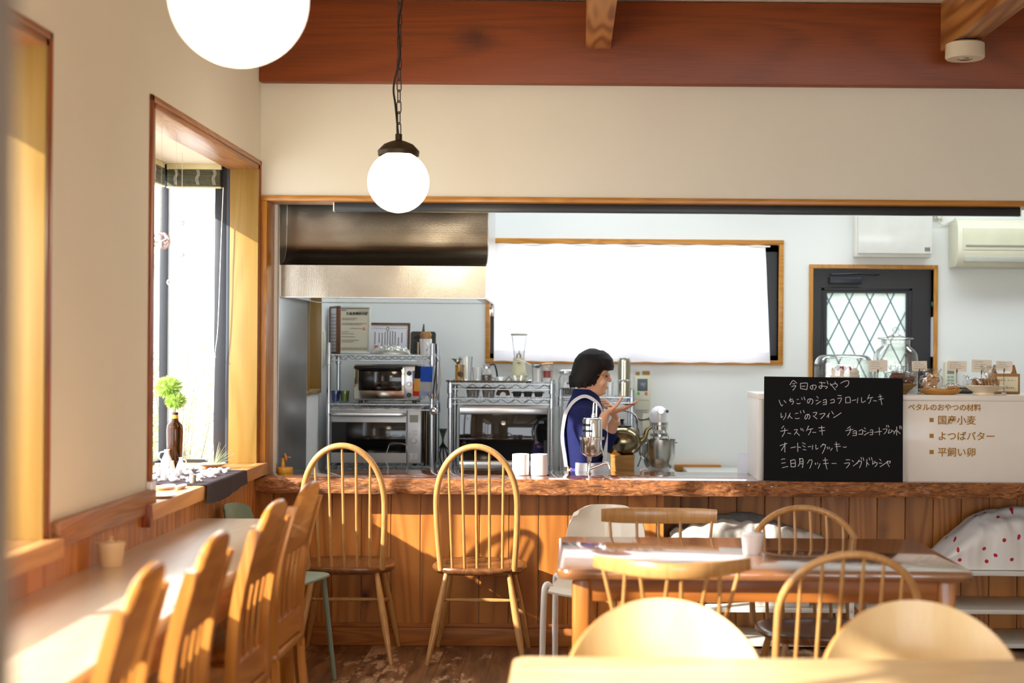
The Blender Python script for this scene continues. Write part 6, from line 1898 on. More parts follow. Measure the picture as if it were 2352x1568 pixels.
# dark cloth draped over the sill edge
def drape(u, v):
    y = 5.57 + .68 * u
    s_ = v * .52
    wob = NZ.noise(V((u * 5, 1, 1))) * .006
    if s_ < .36: return V((-1.77 + s_ * .97 - .0 * u, y + .02 * math.sin(v * 6), ZSL + .003 + abs(NZ.noise(V((u * 6, v * 6, 2)))) * .002))
    e = s_ - .36; L_ = .070 + .012 * math.sin(u * 5)
    f = min(1, e / .16)
    return V((-1.4195 + .004 + abs(wob) * f * 2 + .004 * f, y - .03 * f * (1 - u), ZSL + .003 - f * L_))
m = MB(); m.grid(drape, 60, 48, thick=.002)
tag(m.out('table_runner', cloth('charcoal_linen', '#4A4246', trans=0, ns=200), smooth=70), 'charcoal linen cloth hanging over the front of the window sill', 'cloth')
def sp(px, py):
    """spot on the sill top that appears at this position"""
    d = 5.5
    for _ in range(20): d = d * (EYE - ZSL) / (EYE - P(px, py, d).z)
    return P(px, py, d)
# amber bottle
q = sp(401, 1080); BD = q.y
t = thing('amber_bottle', 'tall amber glass bottle vase on the window sill', 'bottle', (q.x, BD, ZSL))
def amber():
    m, nt, b = nodes('amber_glass')
    b.inputs['Base Color'].default_value = H('#5A2E08'); b.inputs['Roughness'].default_value = .05; b.inputs['Transmission Weight'].default_value = .75; b.inputs['IOR'].default_value = 1.15; b.inputs['Coat Weight'].default_value = .6
    n = ND(nt, 'ShaderNodeTexNoise', _Scale=6.0); r = ramp(nt, [(.3, H('#5A2E0A')), (.7, H('#341804'))]); nt.links.new(n.outputs[0], r.inputs[0]); nt.links.new(r.outputs[0], b.inputs[0])
    return m
bhh = P(401, 947, BD).z - ZSL
MB().lathe([(0, 0), (.030, 0), (.033, .006), (.034, .10), (.036, bhh - .075), (.033, bhh - .055), (.017, bhh - .038), (.0135, bhh - .022), (.0125, bhh), (.009, bhh), (.009, bhh - .03), (0, bhh - .03)], seg=36).out('glass', amber(), t)
MB().lathe([(.0152, bhh - .026), (.0138, bhh - .010)], seg=24).out('neck_label', mat('yellow_label', '#D8A82C', rough=.5), t)
MB().lathe([(.0138, bhh - .008), (.0138, bhh + .001), (.009, bhh + .001)], seg=24).out('mouth_ring', mat('maroon_ring', '#4A2026', rough=.4), t)
# two fluffy green flower heads
M_pom = mat('dianthus_green', '#B6D670', rough=.8, var=.3, ns=40)
M_stem = mat('flower_stem', '#4E7A2E', rough=.6)
def pom(label, c, r, n=900, seed=1):
    base = V((q.x, BD, ZSL + bhh))
    t = thing('green_flower', label, 'flower', base - V((0, 0, .03)), group='fluffy green flowers in the bottle')
    c = c - t.location
    rr_ = random.Random(seed)
    m = MB()
    for k in range(n):
        z = rr_.uniform(-1, 1); a = rr_.uniform(0, 2 * PI); s_ = math.sqrt(1 - z * z)
        d = V((s_ * math.cos(a), s_ * math.sin(a), z * .82))
        L_ = r * rr_.uniform(.82, 1.05)
        side = d.cross(V((rr_.random(), rr_.random(), rr_.random()))).normalized()
        p0 = c + d * r * .3; p1 = c + d * L_ + side * r * .08
        w_ = r * .022
        vs = [m.bm.verts.new(p) for p in (p0 - side * w_, p0 + side * w_, p0.lerp(p1, .7) + side * w_ + d.cross(side) * w_, p1, p0.lerp(p1, .7) - side * w_)]
        m.bm.faces.new(vs)
    m.ball(c, r * .55, (1, 1, .82), 2)
    m.out('petals', M_pom, t, smooth=0)
    MB().tube(curve_pts([(0, 0, 0), (c.x * .3, c.y * .3, .03 + c.z * .2), (c.x, c.y, c.z - r * .4)], 5), .002, 6).out('stem', M_stem, t)
pom('larger pale green fluffy flower head leaning left in the amber bottle', P(388, 889, BD), .068, seed=2)
pom('smaller bright green fluffy flower head just above the bottle mouth', P(405, 921, BD - .02), .054, seed=5)

def lathe_thing(name, label, cat, px, py, d, prof, matl, group=None, z=None, sc=None, seg=28):
    q_ = sp(px, py)
    return tag(MB().lathe(prof, seg=seg, sc=sc).out(name, matl, loc=(q_.x, q_.y, ZSL + .001 if z is None else z)), label, cat, group)
# plates, jugs, cups and shells
t = thing('shallow_dish', 'cream shallow dish with spiky air plant at the far end of the sill', 'dish', (sp(487, 1074).x, sp(487, 1074).y, ZSL + .001))
MB().lathe([(0, 0), (.035, 0), (.062, .010), (.078, .018), (.077, .020), (.06, .013), (0, .008)], seg=44, sc=(.8, 1, 1)).out('dish', mat('dish_glaze', '#DCD0B8', rough=.3, coat=.3), t)
m = MB(); rr_ = random.Random(11)
for k in range(46):
    a = rr_.uniform(-.6, 1.5) + (PI if k % 4 == 0 else 0); el = rr_.uniform(.25, 1.35); L_ = rr_.uniform(.06, .115)
    d = V((math.cos(a) * math.cos(el), .5 * math.sin(a) * math.cos(el), math.sin(el)))
    p = V((0, 0, .0)); m.tube([p, p + d * L_ * .5 + V((0, 0, .004)), p + d * L_], [.0022, .0016, .0004], 5)
tag(m.out('air_plant', mat('air_plant_grey', '#B9C2A4', rough=.7), loc=(sp(487, 1074).x + .01, sp(487, 1074).y, ZSL + .010)), 'grey-green spiky air plant lying in the cream dish', 'plant')
jugp = [(0, 0), (.020, 0), (.027, .012), (.028, .03), (.020, .055), (.011, .075), (.010, .088), (.013, .094), (.011, .094), (.008, .086), (.012, .05), (.02, .02), (0, .006)]
t = thing('porcelain_jug', 'white porcelain jug with loop handle left of the amber bottle', 'jug', (sp(383, 1082).x, sp(383, 1082).y, ZSL + .001))
MB().lathe(jugp, seg=28).out('body', M_sl, t)
MB().tube(curve_pts([(-.010, 0, .085), (-.03, 0, .080), (-.035, 0, .060), (-.022, 0, .045)], 5), .003, 8).out('handle', M_sl, t)
t = thing('porcelain_jug', 'small white spouted jug just in front of the amber bottle', 'jug', (sp(415, 1087).x, sp(415, 1087).y, ZSL + .001))
MB().lathe([(r * .72, z * .72) for r, z in jugp], seg=28).out('body', M_sl, t)
MB().tube(curve_pts([(.008, 0, .06), (.022, 0, .055), (.022, 0, .04), (.014, 0, .03)], 5), .0022, 8).out('handle', M_sl, t)
lathe_thing('bud_vase', 'tiny tan-tinted bud vase between the two white jugs', 'vase', 396, 1085, 5.46, [(0, 0), (.010, 0), (.013, .01), (.009, .03), (.006, .045), (.007, .05), (.005, .05), (.004, .04), (0, .01)], mat('tan_glaze', '#D8C09A', rough=.4))
cup = [(0, 0), (.013, 0), (.015, .004), (.016, .035), (.0145, .035), (.013, .006), (0, .006)]
lathe_thing('grey_cup', 'small grey straight-sided cup on the window sill above the hanging cloth', 'cup', 443, 1112, 5.30, [(r * .85, z * .95) for r, z in cup], mat('grey_stoneware', '#A9A49A', rough=.6), z=ZSL + .006)
lathe_thing('white_vase', 'white vase at the near end of the sill beside the red window casing', 'vase', 347, 1152, 5.08, [(0, 0), (.016, 0), (.018, .02), (.017, .06), (.015, .07), (.013, .07), (.015, .06), (.016, .02), (0, .006)], M_sl)
t = lathe_thing('square_dish', 'pinkish white rectangular dish near the front of the sill', 'dish', 380, 1122, 5.26, [(0, 0), (.035, 0), (.045, .009), (.043, .011), (.034, .005), (0, .004)], mat('pinkish_glaze', '#EFE2E0', rough=.25, coat=.3), sc=(.8, 1.5, 1), seg=40)
t = lathe_thing('spoon_dish', 'long white boat-shaped dish by the sill edge', 'dish', 416, 1122, 5.14, [(0, 0), (.02, 0), (.030, .012), (.028, .013), (.018, .004), (0, .003)], M_sl, sc=(.6, 1.7, 1), seg=36)
lathe_thing('dinner_plate', 'white plate at the near front corner of the window sill', 'plate', 376, 1142, 5.02, [(0, 0), (.03, 0), (.055, .007), (.054, .010), (.03, .005), (0, .004)], M_sl, sc=(.8, 1, 1), seg=40)
rr_ = random.Random(21)
cupd = [(378, 1095, 5.42), (392, 1092, 5.36), (366, 1090, 5.36), (410, 1096, 5.38), (425, 1088, 5.52), (362, 1078, 5.6), (377, 1105, 5.32), (400, 1104, 5.30)]
c0 = None
for k, (px, py, d) in enumerate(cupd):
    q_ = sp(px, py)
    x = max(-1.86, q_.x)
    d2 = q_.y
    lab = 'tiny white porcelain cup on the sill, ' + ('just in front of the grey dish', 'left of the spouted jug', 'tucked against the red window casing', 'right below the spouted jug', 'just right of the amber bottle', 'at the far left behind the looped jug', 'nearest the pinkish dish', 'between spouted jug and grey cup')[k]
    if c0 is None:
        c0 = tag(MB().lathe(cup, seg=24).out('porcelain_cup', M_sl, loc=(x, d2, ZSL + .001)), lab, 'cup', 'tiny porcelain cups on the sill')
    else:
        c = c0.copy(); C.objects.link(c); c['label'] = lab; c.location = (x, d2, ZSL + .001); c.scale = (.7 + .08 * (k % 4),) * 3
# shells strewn over the charcoal cloth
shp = MB(); shp.ball((0, 0, .35), .5, (1.2, .8, .55), 2); shp.ball((.45, 0, .3), .25, (1.5, .7, .6), 2)
M_shellw = mat('sea_shell', '#F4EEF0', rough=.4, var=.06, ns=14)
s0 = None; placed = []
for k in range(400):
    if len(placed) >= 46: break
    x, y = rr_.uniform(-1.70, -1.465), rr_.uniform(5.60, 6.22)
    if any((x - a) ** 2 + (y - b) ** 2 < .033 ** 2 for a, b in placed): continue
    placed.append((x, y))
    sz = rr_.uniform(.020, .032)
    if s0 is None: o = s0 = tag(shp.out('sea_shell', M_shellw), 'white sea shell strewn over the charcoal cloth on the sill', 'shell', 'sea shells on the charcoal cloth')
    else: o = s0.copy(); C.objects.link(o)
    o.location = (x, y, ZSL + .0055); o.scale = (sz, sz, sz); o.rotation_euler = (rr_.uniform(-.3, .3), rr_.uniform(-.3, .3), rr_.uniform(0, 6.28))

# bamboo blinds rolled up at the bay's head
M_bam = mat('bamboo_blind', '#5A5A3E', rough=.5, var=.35, ns=60)
M_val = mat('blind_headrail', '#D8CFA4', rough=.5)
def blind(name, label, a, b):
    a, b = V(a), V(b); L_ = (b - a).length
    ang = math.atan2((b - a).y, (b - a).x)
    t = thing(name, label, 'blind', (a.x, a.y, 2.262), rz=ang, group='bamboo blinds drawn up in the bay window')
    MB().b2((0, -.012, -.028), (L_, .012, 0), .002).out('headrail', M_val, t)
    m = MB()
    for k in range(15): m.b2((0.004, -.014 - .002 * (k % 2), -.033 - k * .0052), (L_ - .004, .012, -.0295 - k * .0052), .0008)
    m.out('slats', M_bam, t)
    m = MB()
    for x in (L_ * .15, L_ * .55, L_ * .85) if L_ < 1 else [L_ * k / 6 + .08 for k in range(6)]:
        for j in range(4): m.tube(curve_pts([(x + .004 * j, -.017, -.03), (x + .004 * j + .006, -.019, -.05), (x + .004 * j - .003, -.019, -.07), (x + .004 * j + .003, -.018, -.10)], 3), .0008, 4)
    m.out('cord', M_linen, t)
    MB().b2((0, -.014, -.115), (L_, .012, -.108), .001).out('bottom_rail', M_val, t)
    return t
blind('bamboo_blind', 'drawn-up bamboo blind across the far end of the bay window', (XL - .42, 6.665, 0), (XL - .165, 6.665, 0))
blind('bamboo_blind', 'drawn-up bamboo blind along the front of the bay window', (XL - .43, 5.05, 0), (XL - .43, 6.62, 0))
tag(MB().tube(curve_pts([(-1.622, 6.64, 2.15), (-1.630, 6.64, 1.9), (-1.642, 6.64, 1.5), (-1.655, 6.64, 1.36), (-1.660, 6.64, 1.1)], 8), .0022, 6).ball((-1.6545, 6.64, 1.36), .006, sub=2).out('blind_cord', mat('white_cord', '#F0EEF0', rough=.6)), 'white pull cord hanging at the far end of the bay window', 'cord')

# hanging straw ornaments
M_orn = mat('pale_straw', '#E2CFD0', rough=.6)
def poly_orn(name, label, c, r, sub=1, thick=.0022, ztop=2.25, hexa=False):
    t = thing(name, label, 'ornament', c, group='hanging ornaments in the bay window')
    bm = bmesh.new(); bmesh.ops.create_icosphere(bm, subdivisions=sub, radius=r)
    m = MB()
    bm.verts.ensure_lookup_table()
    if hexa:   # dodecahedron frame: face centres of the icosphere joined
        bm.faces.ensure_lookup_table()
        cs = [f.calc_center_median() * 1.12 for f in bm.faces]
        for e in bm.edges:
            if len(e.link_faces) == 2:
                a, b = [f.index for f in e.link_faces]; m.tube([cs[a], cs[b]], thick, 6)
    else:
        for e in bm.edges: m.tube([e.verts[0].co, e.verts[1].co], thick, 6)
    bm.free()
    m.out('frame', M_orn, t)
    MB().tube([(0, 0, r), (0, 0, ztop - c[2])], .0006, 4).out('thread', M_linen, t)
    return t
poly_orn('straw_ornament', 'pale twelve-sided straw ornament hanging beside the red window casing', P(370, 553, 5.2), .036, 1, .0035, hexa=True)
t = thing('flower_ornament', 'round bead-flower ornament hanging in the middle of the bay window', 'ornament', P(403, 648, 5.6), group='hanging ornaments in the bay window')
m = MB()
for k in range(7):
    a = 2 * PI * k / 6; cx_, cz_ = (0, 0) if k == 6 else (.022 * math.cos(a), .022 * math.sin(a))
    m.tube([(cx_ + .010 * math.cos(b), 0, cz_ + .010 * math.sin(b)) for b in [2 * PI * j / 14 for j in range(14)]], .0028, 6, closed=True)
m.out('beads', M_orn, t); MB().tube([(0, 0, .03), (0, 0, 2.25 - t.location.z)], .0006, 4).out('thread', M_linen, t)
for (px, py, r_2, lab) in ((417, 512, .014, 'uppermost small straw ornament hanging before the window glass'), (418, 585, .011, 'tiny straw ornament hanging below the uppermost small one')):
    poly_orn('straw_ornament', lab, P(px, py, 6.2), r_2, 1, .0014)

# ================================================================== outside
def leafy(name, label, loc, h, r, n, seed, matl, cat='shrub', leaf=.055, group=None):
    rr = random.Random(seed)
    t = thing(name, label, cat, loc, group=group)
    m = MB(); tips = []
    for k in range(16):
        a = rr.uniform(0, 2 * PI); lean = rr.uniform(.1, .6)
        p = [V((0, 0, 0)), V((r * .3 * lean * math.cos(a), r * .3 * lean * math.sin(a), h * .35)), V((r * lean * 1.3 * math.cos(a + .3), r * lean * 1.3 * math.sin(a + .3), h * rr.uniform(.7, 1)))]
        cp = [V(x) for x in curve_pts(p, 6)]; m.tube(cp, [.008, .005, .002], 5); tips += cp[4:]
    m.out('stems', mat('twig', '#6E6250', rough=.8), t)
    m = MB()
    for k in range(n):
        p = rr.choice(tips) + V((rr.gauss(0, .06), rr.gauss(0, .06), rr.gauss(0, .05)))
        d = V((rr.gauss(0, 1), rr.gauss(0, 1), rr.gauss(.4, .7))).normalized(); s_ = d.cross(V((rr.random(), rr.random(), .3))).normalized()
        L_ = leaf * rr.uniform(.7, 1.3)
        m.bm.faces.new([m.bm.verts.new(x) for x in (p, p + d * L_ * .5 + s_ * L_ * .12, p + d * L_, p + d * L_ * .5 - s_ * L_ * .12)])
    m.out('leaves', matl, t, smooth=0)
M_leaf = cloth('pale_leaf', '#9CB07A', trans=.4, ns=30)
leafy('shrub', 'pale leafy shrub outside the bay window, behind the amber bottle', (-2.10, 7.6, -.1), 1.55, .42, 2600, 3, M_leaf, group='shrubs outside the window')
leafy('shrub', 'second pale shrub outside, farther behind the bay window', (-2.75, 8.9, -.1), 1.5, .6, 2200, 7, M_leaf, group='shrubs outside the window')
M_lamp = mat('grey_lantern', '#8E97A4', rough=.5)
lq = P(478, 470, 9.5)
t = thing('outdoor_lantern', 'grey outdoor wall lantern seen faintly through the bay window', 'lantern', (lq.x, 9.5, lq.z))
MB().lathe([(0, -.04), (.11, -.055), (.10, -.03), (.05, 0), (.03, .05), (0, .06)], seg=32).out('shade', M_lamp, t)
MB().tube(curve_pts([(0, 0, .05), (-.02, 0, .16), (.03, 0, .21), (.09, 0, .17)], 6), .012, 8).out('bracket', M_lamp, t)
MB().b2((.085, -.02, -lq.z - .1), (.125, .02, .35), .004).out('pole', M_lamp, t)
M_house = mat('pale_rendered_wall', '#D9DCE2', rough=.9)
t = thing('neighbour_house', 'pale house across the lane seen through the bay window', 'house', (-5.2, 14.0, -.1))
MB().b2((-5, 0, 0), (3.4, .3, 2.3)).out('wall', M_house, t, smooth=0)
MB().b2((-5.2, -.15, 2.3), (3.6, .45, 2.42)).out('eave', mat('grey_eave', '#A8B0BC', rough=.8), t, smooth=0)
for x in (-3, -.5, 1.6): MB().b2((x, -.03, .9), (x + .9, .0, 1.7), .004).out('window', mat('house_window', '#B0B8C4', rough=.3), t)
# ================================================================== the woman in the kitchen
# local frame: origin on the floor, she faces +X, the camera is towards -Y
PD = 7.36
ps = PD / F
px0_ = P(1340, 805, PD)
woman = thing('person', 'woman with black bob in navy top and white apron, hands raised, behind the counter', 'person', (px0_.x, PD, 0))
def L3(px, py, y=0.0):
    """local point seen at a measured position, y metres off her middle plane (perspective kept)"""
    q_ = P(px, py, PD + y)
    return V((q_.x - px0_.x, y, q_.z))
def loft(m, secs, seg=36, n=2.2, cap=True):
    """secs: (z, front_x, back_x, half_width, y0)"""
    rings = []
    for s_ in secs:
        z, f, b, w = s_[:4]; yc = s_[4] if len(s_) > 4 else 0
        cx_ = (f + b) / 2; a_ = (f - b) / 2
        ring = []
        for k in range(seg):
            t = 2 * PI * k / seg; c, s2 = math.cos(t), math.sin(t)
            ring.append(m.bm.verts.new((cx_ + a_ * math.copysign(abs(c) ** (2 / n), c), yc + w * math.copysign(abs(s2) ** (2 / n), s2), z)))
        rings.append(ring)
    for a, b in zip(rings, rings[1:]):
        for k in range(seg): m.bm.faces.new((a[k], a[(k + 1) % seg], b[(k + 1) % seg], b[k]))
    if cap: m.bm.faces.new(rings[0][::-1]); m.bm.faces.new(rings[-1])
    return m
def ell(m, c, r, rot=None, sub=3): return m.ball(c, 1.0, r, sub, rot)
def remesh(o, vs, smooth=6):
    md = o.modifiers.new('fuse', 'REMESH'); md.mode = 'VOXEL'; md.voxel_size = vs; md.use_smooth_shade = True
    if smooth:
        s_ = o.modifiers.new('soften', 'SMOOTH'); s_.iterations = smooth; s_.factor = .5
    return o
def finger(m, base, d, n, lens, r, curl):
    p = V(base); dd = V(d).normalized(); nn = V(n).normalized()
    pts = [p.copy()]; rs = [r * 1.05]
    for L_, cu in zip(lens, curl):
        ax = dd.cross(nn).normalized()
        dd = (Matrix.Rotation(cu, 3, ax) @ dd).normalized(); nn = (Matrix.Rotation(cu, 3, ax) @ nn).normalized()
        pts.append(p + dd * L_ * .5); pts.append(p + dd * L_); p = p + dd * L_
        rs += [r * .98, r * .95]; r *= .93
    m.tube(pts, rs, 8); m.ball(p, r * .98, sub=2)
def hand(m, wrist, d, n, th, curl=(.25, .3, .2), spread=.10, s_=1.0):
    """d: towards fingertips, n: out of the palm, th: +1/-1 side of the thumb"""
    d, n = V(d).normalized(), V(n).normalized(); n = (n - d * n.dot(d)).normalized()
    side = d.cross(n).normalized() * th
    w = V(wrist)
    M3 = Matrix((d, side, n)).transposed().to_4x4()
    ell(m, w + d * .040 * s_, (.048 * s_, .037 * s_, .014 * s_), M3)
    ell(m, w + d * .066 * s_, (.022 * s_, .038 * s_, .011 * s_), M3)
    ell(m, w + d * .028 * s_ + side * .022 * s_ + n * .006, (.028 * s_, .015 * s_, .012 * s_), M3)
    for k, (off, L_) in enumerate(((.029, .040), (.0100, .045), (-.0095, .042), (-.028, .033))):
        b = w + d * .078 * s_ + side * off * s_
        dd = d + side * (spread * (1.5 - k) * .7)
        finger(m, b, dd, n, (L_ * s_, L_ * .62 * s_, L_ * .50 * s_), .0078 * s_, [c * (1 + .1 * k) for c in curl])
    finger(m, w + d * .022 * s_ + side * .034 * s_, d * .75 + side * .62 + n * .25, n - side * .3, (.038 * s_, .030 * s_, .022 * s_), .0095 * s_, (.1, .2, .15))

M_skin = mat('skin', '#E0AC8A', rough=.5, var=.05, ns=14, sss=.12)
nt = M_skin.node_tree
m = MB()
# head
hz = lambda py: P(1362, py, PD).z
hx = lambda px: (px - 1340) * ps
loft(m, [(hz(909), hx(1380), hx(1350), .020), (hz(906), hx(1386), hx(1345), .032), (hz(899), hx(1390), hx(1335), .044), (hz(890), hx(1393), hx(1328), .054), (hz(882), hx(1394), hx(1325), .060),
         (hz(872), hx(1395), hx(1322), .065), (hz(860), hx(1394.5), hx(1320), .070), (hz(850), hx(1398), hx(1318), .073), (hz(838), hx(1399), hx(1317), .074), (hz(825), hx(1395), hx(1320), .071), (hz(814), hx(1386), hx(1328), .060), (hz(806), hx(1374), hx(1340), .036), (hz(804), hx(1362), hx(1352), .012)])
# nose, lips, chin, brow
m.tube([V((hx(1395), 0, hz(857))), V((hx(1400), 0, hz(867))), V((hx(1403.5), 0, hz(874)))], [.005, .007, .009], 10)
ell(m, (hx(1401), 0, hz(875)), (.008, .013, .006)); ell(m, (hx(1394), 0, hz(886.5)), (.008, .022, .005)); ell(m, (hx(1393.5), 0, hz(891)), (.007, .019, .005)); ell(m, (hx(1389), 0, hz(900)), (.011, .018, .012))
ell(m, (hx(1385), .040, hz(878)), (.014, .02, .02)); ell(m, (hx(1385), -.040, hz(878)), (.014, .02, .02))
ell(m, (hx(1396), 0, hz(851)), (.007, .05, .006))
for s_ in (-1, 1): ell(m, (hx(1358), s_ * .072, hz(868)), (.016, .007, .026))
# neck and upper chest
m.tube([V((hx(1352), 0, hz(880))), V((hx(1346), 0, hz(905))), V((hx(1340), 0, hz(930)))], [.050, .048, .058], 20)
# torso core under the clothes down to the hips and legs, so the body is one piece
loft(m, [(1.12, .07, -.07, .13), (1.0, .085, -.08, .14), (.85, .085, -.07, .13), (.72, .09, -.09, .15)])
for s_ in (-1, 1):
    m.tube([V((0, s_ * .08, .74)), V((.01, s_ * .085, .52)), V((0, s_ * .085, .40)), V((-.02, s_ * .085, .25)), V((-.03, s_ * .085, .06))], [.088, .07, .05, .052, .034], 16)
    ell(m, (.02, s_ * .085, .035), (.11, .042, .035))
# right arm (camera side)
Rs, Re, Rw = V((-.01, -.150, 1.085)), V((.05, -.215, .905)), L3(1391, 948, -.165)
Ls, Le, Lw = V((-.01, .150, 1.085)), V((.115, .20, .915)), L3(1416, 962, .10)
m.tube([Rs, Rs.lerp(Re, .5), Re], [.05, .042, .036], 16); m.tube([Re, Re.lerp(Rw, .4), Rw], [.036, .035, .023], 16)
m.tube([Ls, Ls.lerp(Le, .5), Le], [.05, .042, .036], 16); m.tube([Le, Le.lerp(Lw, .4), Lw], [.036, .035, .023], 16)
hand(m, Rw, (.93, .15, .20), (-.15, .25, .95), 1, curl=(.12, .12, .1))
hand(m, Lw, (-.30, -.42, .85), (-.85, -.2, -.4), -1, curl=(.45, .5, .35))
body = m.out('body', M_skin, woman); remesh(body, .0042, 3)

# hair: black bob with fringe
M_hair = mat('black_hair', '#120C0B', rough=.6, spec=.25, var=.35, ns=60, bump=.6, bs=260, stretch=(1, 1, .12), bdist=.004)
m = MB()
loft(m, [(hz(889), hx(1352), hx(1322), .060), (hz(886), hx(1360), hx(1311), .080), (hz(878), hx(1374), hx(1308), .089), (hz(868), hx(1383), hx(1309), .093), (hz(858), hx(1387), hx(1311), .094), (hz(850), hx(1392), hx(1313), .094), (hz(838), hx(1398), hx(1316), .092), (hz(825), hx(1398), hx(1320), .087), (hz(813), hx(1391), hx(1329), .074), (hz(804), hx(1379), hx(1343), .05), (hz(799.5), hx(1367), hx(1354), .022)])
loft(m, [(hz(850), hx(1401), hx(1385), .046), (hz(847), hx(1407), hx(1360), .070), (hz(838), hx(1410.5), hx(1350), .080), (hz(824), hx(1408), hx(1345), .078), (hz(812), hx(1398), hx(1345), .062), (hz(804), hx(1386), hx(1350), .04)])
rr_ = random.Random(2)
for k in range(64):   # strands that break up the lower outline
    a = rr_.uniform(.75, 2 * PI - .75); cxh, rx_, ry_ = hx(1345), .080, .084
    x, y = cxh + rx_ * math.cos(a), ry_ * math.sin(a)
    dz = 10 * max(0, math.cos(a))
    m.tube([V((x, y, hz(862 - dz))), V((x, y, hz(877 - dz))), V((x - .003 * math.cos(a), y * .97, hz(889 - dz + rr_.uniform(-2, 3))))], [.006, .0065, .0035], 6)
for k in range(22):
    y = -.066 + .132 * k / 21
    xf = hx(1409) - .55 * y * y / .08
    m.tube([V((xf - .01, y, hz(830))), V((xf, y, hz(840))), V((xf - .002, y, hz(850 + rr_.uniform(-2, 2))))], [.006, .006, .003], 6)
hair = m.out('hair', M_hair, woman); remesh(hair, .0042, 2)
# glasses and eyes
m = MB()
for s_ in (-1, 1):
    m.tube([V((hx(1400.5) - .004 * abs(math.cos(a)) * 0 - .010 * (s_ * .032 + .019 * math.cos(a)) ** 2 / .002, s_ * .032 + .019 * math.cos(a), hz(863) + .0135 * math.sin(a))) for a in [2 * PI * k / 20 for k in range(20)]], .0013, 6, closed=True)
    m.tube([V((hx(1396), s_ * .052, hz(861))), V((hx(1378), s_ * .072, hz(860))), V((hx(1360), s_ * .078, hz(862)))], .0014, 6)
m.tube([V((hx(1401), -.012, hz(862))), V((hx(1402), 0, hz(861))), V((hx(1401), .012, hz(862)))], .0013, 6)
m.out('glasses', mat('brown_frames', '#A06A34', rough=.3), woman)
m = MB()
for s_ in (-1, 1): ell(m, (hx(1393.5), s_ * .030, hz(863)), (.007, .011, .0065), None, 2)
m.out('eyes', mat('eye_dark', '#2A1D18', rough=.2), woman)
m = MB(); ell(m, (hx(1396.5), 0, hz(888.5)), (.005, .018, .0022), None, 2); m.out('mouth', mat('lip_red', '#B05048', rough=.5), woman)

# navy top
M_navy = mat('navy_knit', '#1B2050', rough=.85, var=.12, ns=10, bump=.3, bs=180, spec=.2)
bz = lambda py: P(1340, py, PD).z
m = MB()
loft(m, [(bz(893), hx(1366), hx(1318), .056), (bz(900), hx(1372), hx(1316), .062), (bz(912), hx(1378), hx(1312), .085), (bz(924), hx(1382), hx(1306), .135), (bz(936), hx(1386), hx(1301), .172), (bz(955), hx(1390), hx(1297), .178), (bz(985), hx(1391), hx(1295), .172), (bz(1020), hx(1390), hx(1298), .160), (bz(1050), hx(1391), hx(1303), .165), (bz(1072), hx(1394), hx(1306), .175)], n=2.1)
m.tube([Rs + V((0, .01, .0)), Rs.lerp(Re, .35) + V((-.005, -.008, 0)), Re], [.066, .062, .054], 18); ell(m, Re, (.054,) * 3)
Rc = Re.lerp(Rw, .55); m.tube([Re, Re.lerp(Rc, .6), Rc], [.053, .048, .042], 18)
m.tube([Ls, Ls.lerp(Le, .35), Le], [.066, .062, .054], 18); ell(m, Le, (.054,) * 3)
Lc = Le.lerp(Lw, .55); m.tube([Le, Le.lerp(Lc, .6), Lc], [.053, .048, .042], 18)
top = m.out('navy_top', M_navy, woman); remesh(top, .006, 4)
# skirt, legs hidden behind the counter
m = MB(); loft(m, [(bz(1068), hx(1388), hx(1309), .165), (.70, .12, -.10, .175), (.45, .14, -.13, .20), (.30, .15, -.14, .21)], cap=False)
m.out('skirt', cloth('violet_skirt', '#4A478C', trans=0), woman)
for s_ in (-1, 1):
    m = MB(); loft(m, [(.0, .14, -.09, .046, s_ * .085), (.03, .135, -.09, .048, s_ * .085), (.07, .06, -.085, .042, s_ * .085), (.085, .03, -.07, .036, s_ * .085)]); m.out('shoe', M_black_pl, woman)
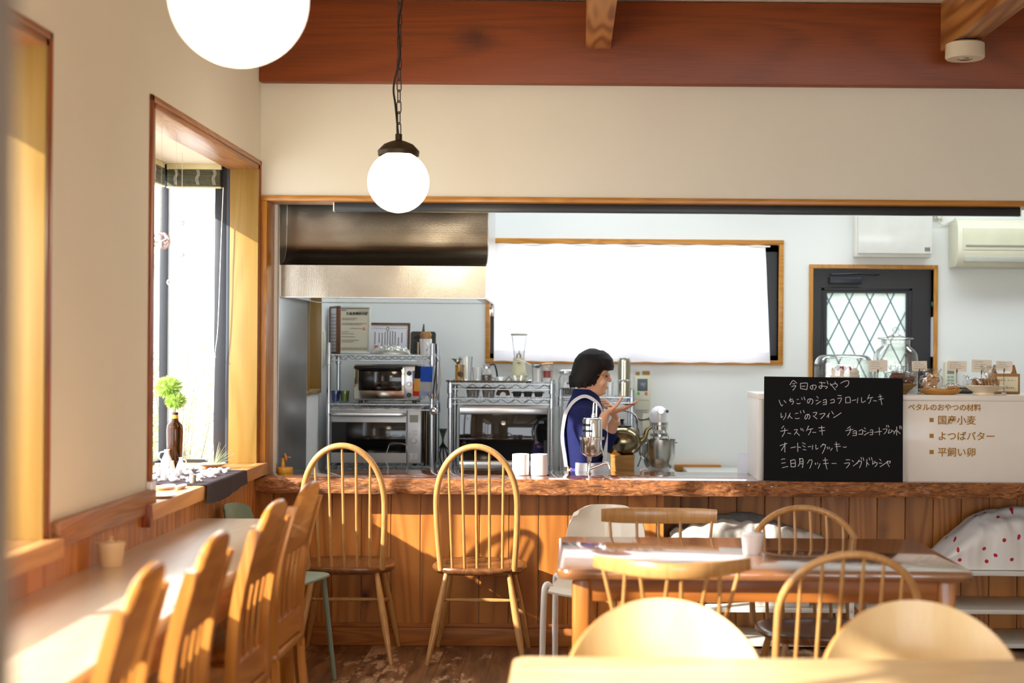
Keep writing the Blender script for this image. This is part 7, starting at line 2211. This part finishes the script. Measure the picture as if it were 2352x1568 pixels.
# white apron: bib, skirt and back straps
M_apw = cloth('apron_white', '#E4E4EA', trans=.05)
def band(pts, w, m, th=.003):
    cp = [V(p) for p in curve_pts(pts, 6)]
    m.tube(cp, w / 2, 8, flat=th / w * 2, up=(1, 0, .2))
m = MB()
for s_ in (-1, 1):
    ctrl = [(hx(1384), s_ * .07, bz(950)), (hx(1372), s_ * .085, bz(925)), (hx(1345), s_ * .098, bz(909)), (hx(1320), s_ * .098, bz(920)), (hx(1303), s_ * .095, bz(945)), (hx(1296), s_ * .090, bz(975)), (hx(1294), s_ * .088, bz(1005)), (hx(1298), s_ * .085, bz(1035)), (hx(1303), s_ * .08, bz(1068))]
    cp = [V(p) for p in curve_pts(ctrl, 7)]
    n_ = len(cp)
    for i in range(n_ - 1):
        a, b = cp[i], cp[i + 1]
    # a flat strip with thickness following the back
    rings = []
    for i, p in enumerate(cp):
        t_ = (cp[min(i + 1, n_ - 1)] - cp[max(i - 1, 0)]).normalized()
        sd = V((0, 1, 0)); up_ = t_.cross(sd).normalized()
        if up_.dot(p - V((hx(1345), 0, bz(985)))) < 0: up_ = -up_
        o_ = up_ * .010
        rings.append([m.bm.verts.new(q_) for q_ in (p - sd * .020 + o_, p + sd * .020 + o_, p + sd * .020 - o_ * .6, p - sd * .020 - o_ * .6)])
    for a, b in zip(rings, rings[1:]):
        for k in range(4): m.bm.faces.new((a[k], a[(k + 1) % 4], b[(k + 1) % 4], b[k]))
    m.bm.faces.new(rings[0][::-1]); m.bm.faces.new(rings[-1])
m.out('apron_strap', M_apw, woman)
def bib(u, v):
    y = (u - .5) * (.22 + .08 * (1 - v)); z = bz(1066) + (bz(946) - bz(1066)) * v
    return V((hx(1392) + .006 - 1.1 * y * y + .006 * math.sin(v * 3), y, z))
MB().grid(bib, 20, 20, thick=.003).out('apron_bib', M_apw, woman)
def apr(u, v):
    a = (u - .5) * 4.2; z = .34 + (bz(1056) - .34) * v; f = 1.10 + .25 * (1 - v)
    return V((hx(1349) + .103 * f * math.cos(a) + .01 * math.sin(a * 7) * (1 - v), .185 * f * math.sin(a), z))
MB().grid(apr, 60, 20, thick=.003).out('apron_skirt', M_apw, woman)
# the dark saucer she holds on the open palm
q_ = Rw + V((.118, .01, .040))
o = tag(MB().lathe([(0, 0), (.018, 0), (.034, .005), (.033, .007), (.016, .002), (0, .002)], seg=28).out('small_saucer', mat('dark_glaze', '#1C1E2C', rough=.25), loc=(woman.location.x + q_.x, woman.location.y + q_.y, q_.z)), 'small dark saucer at the fingertips of the woman', 'saucer')
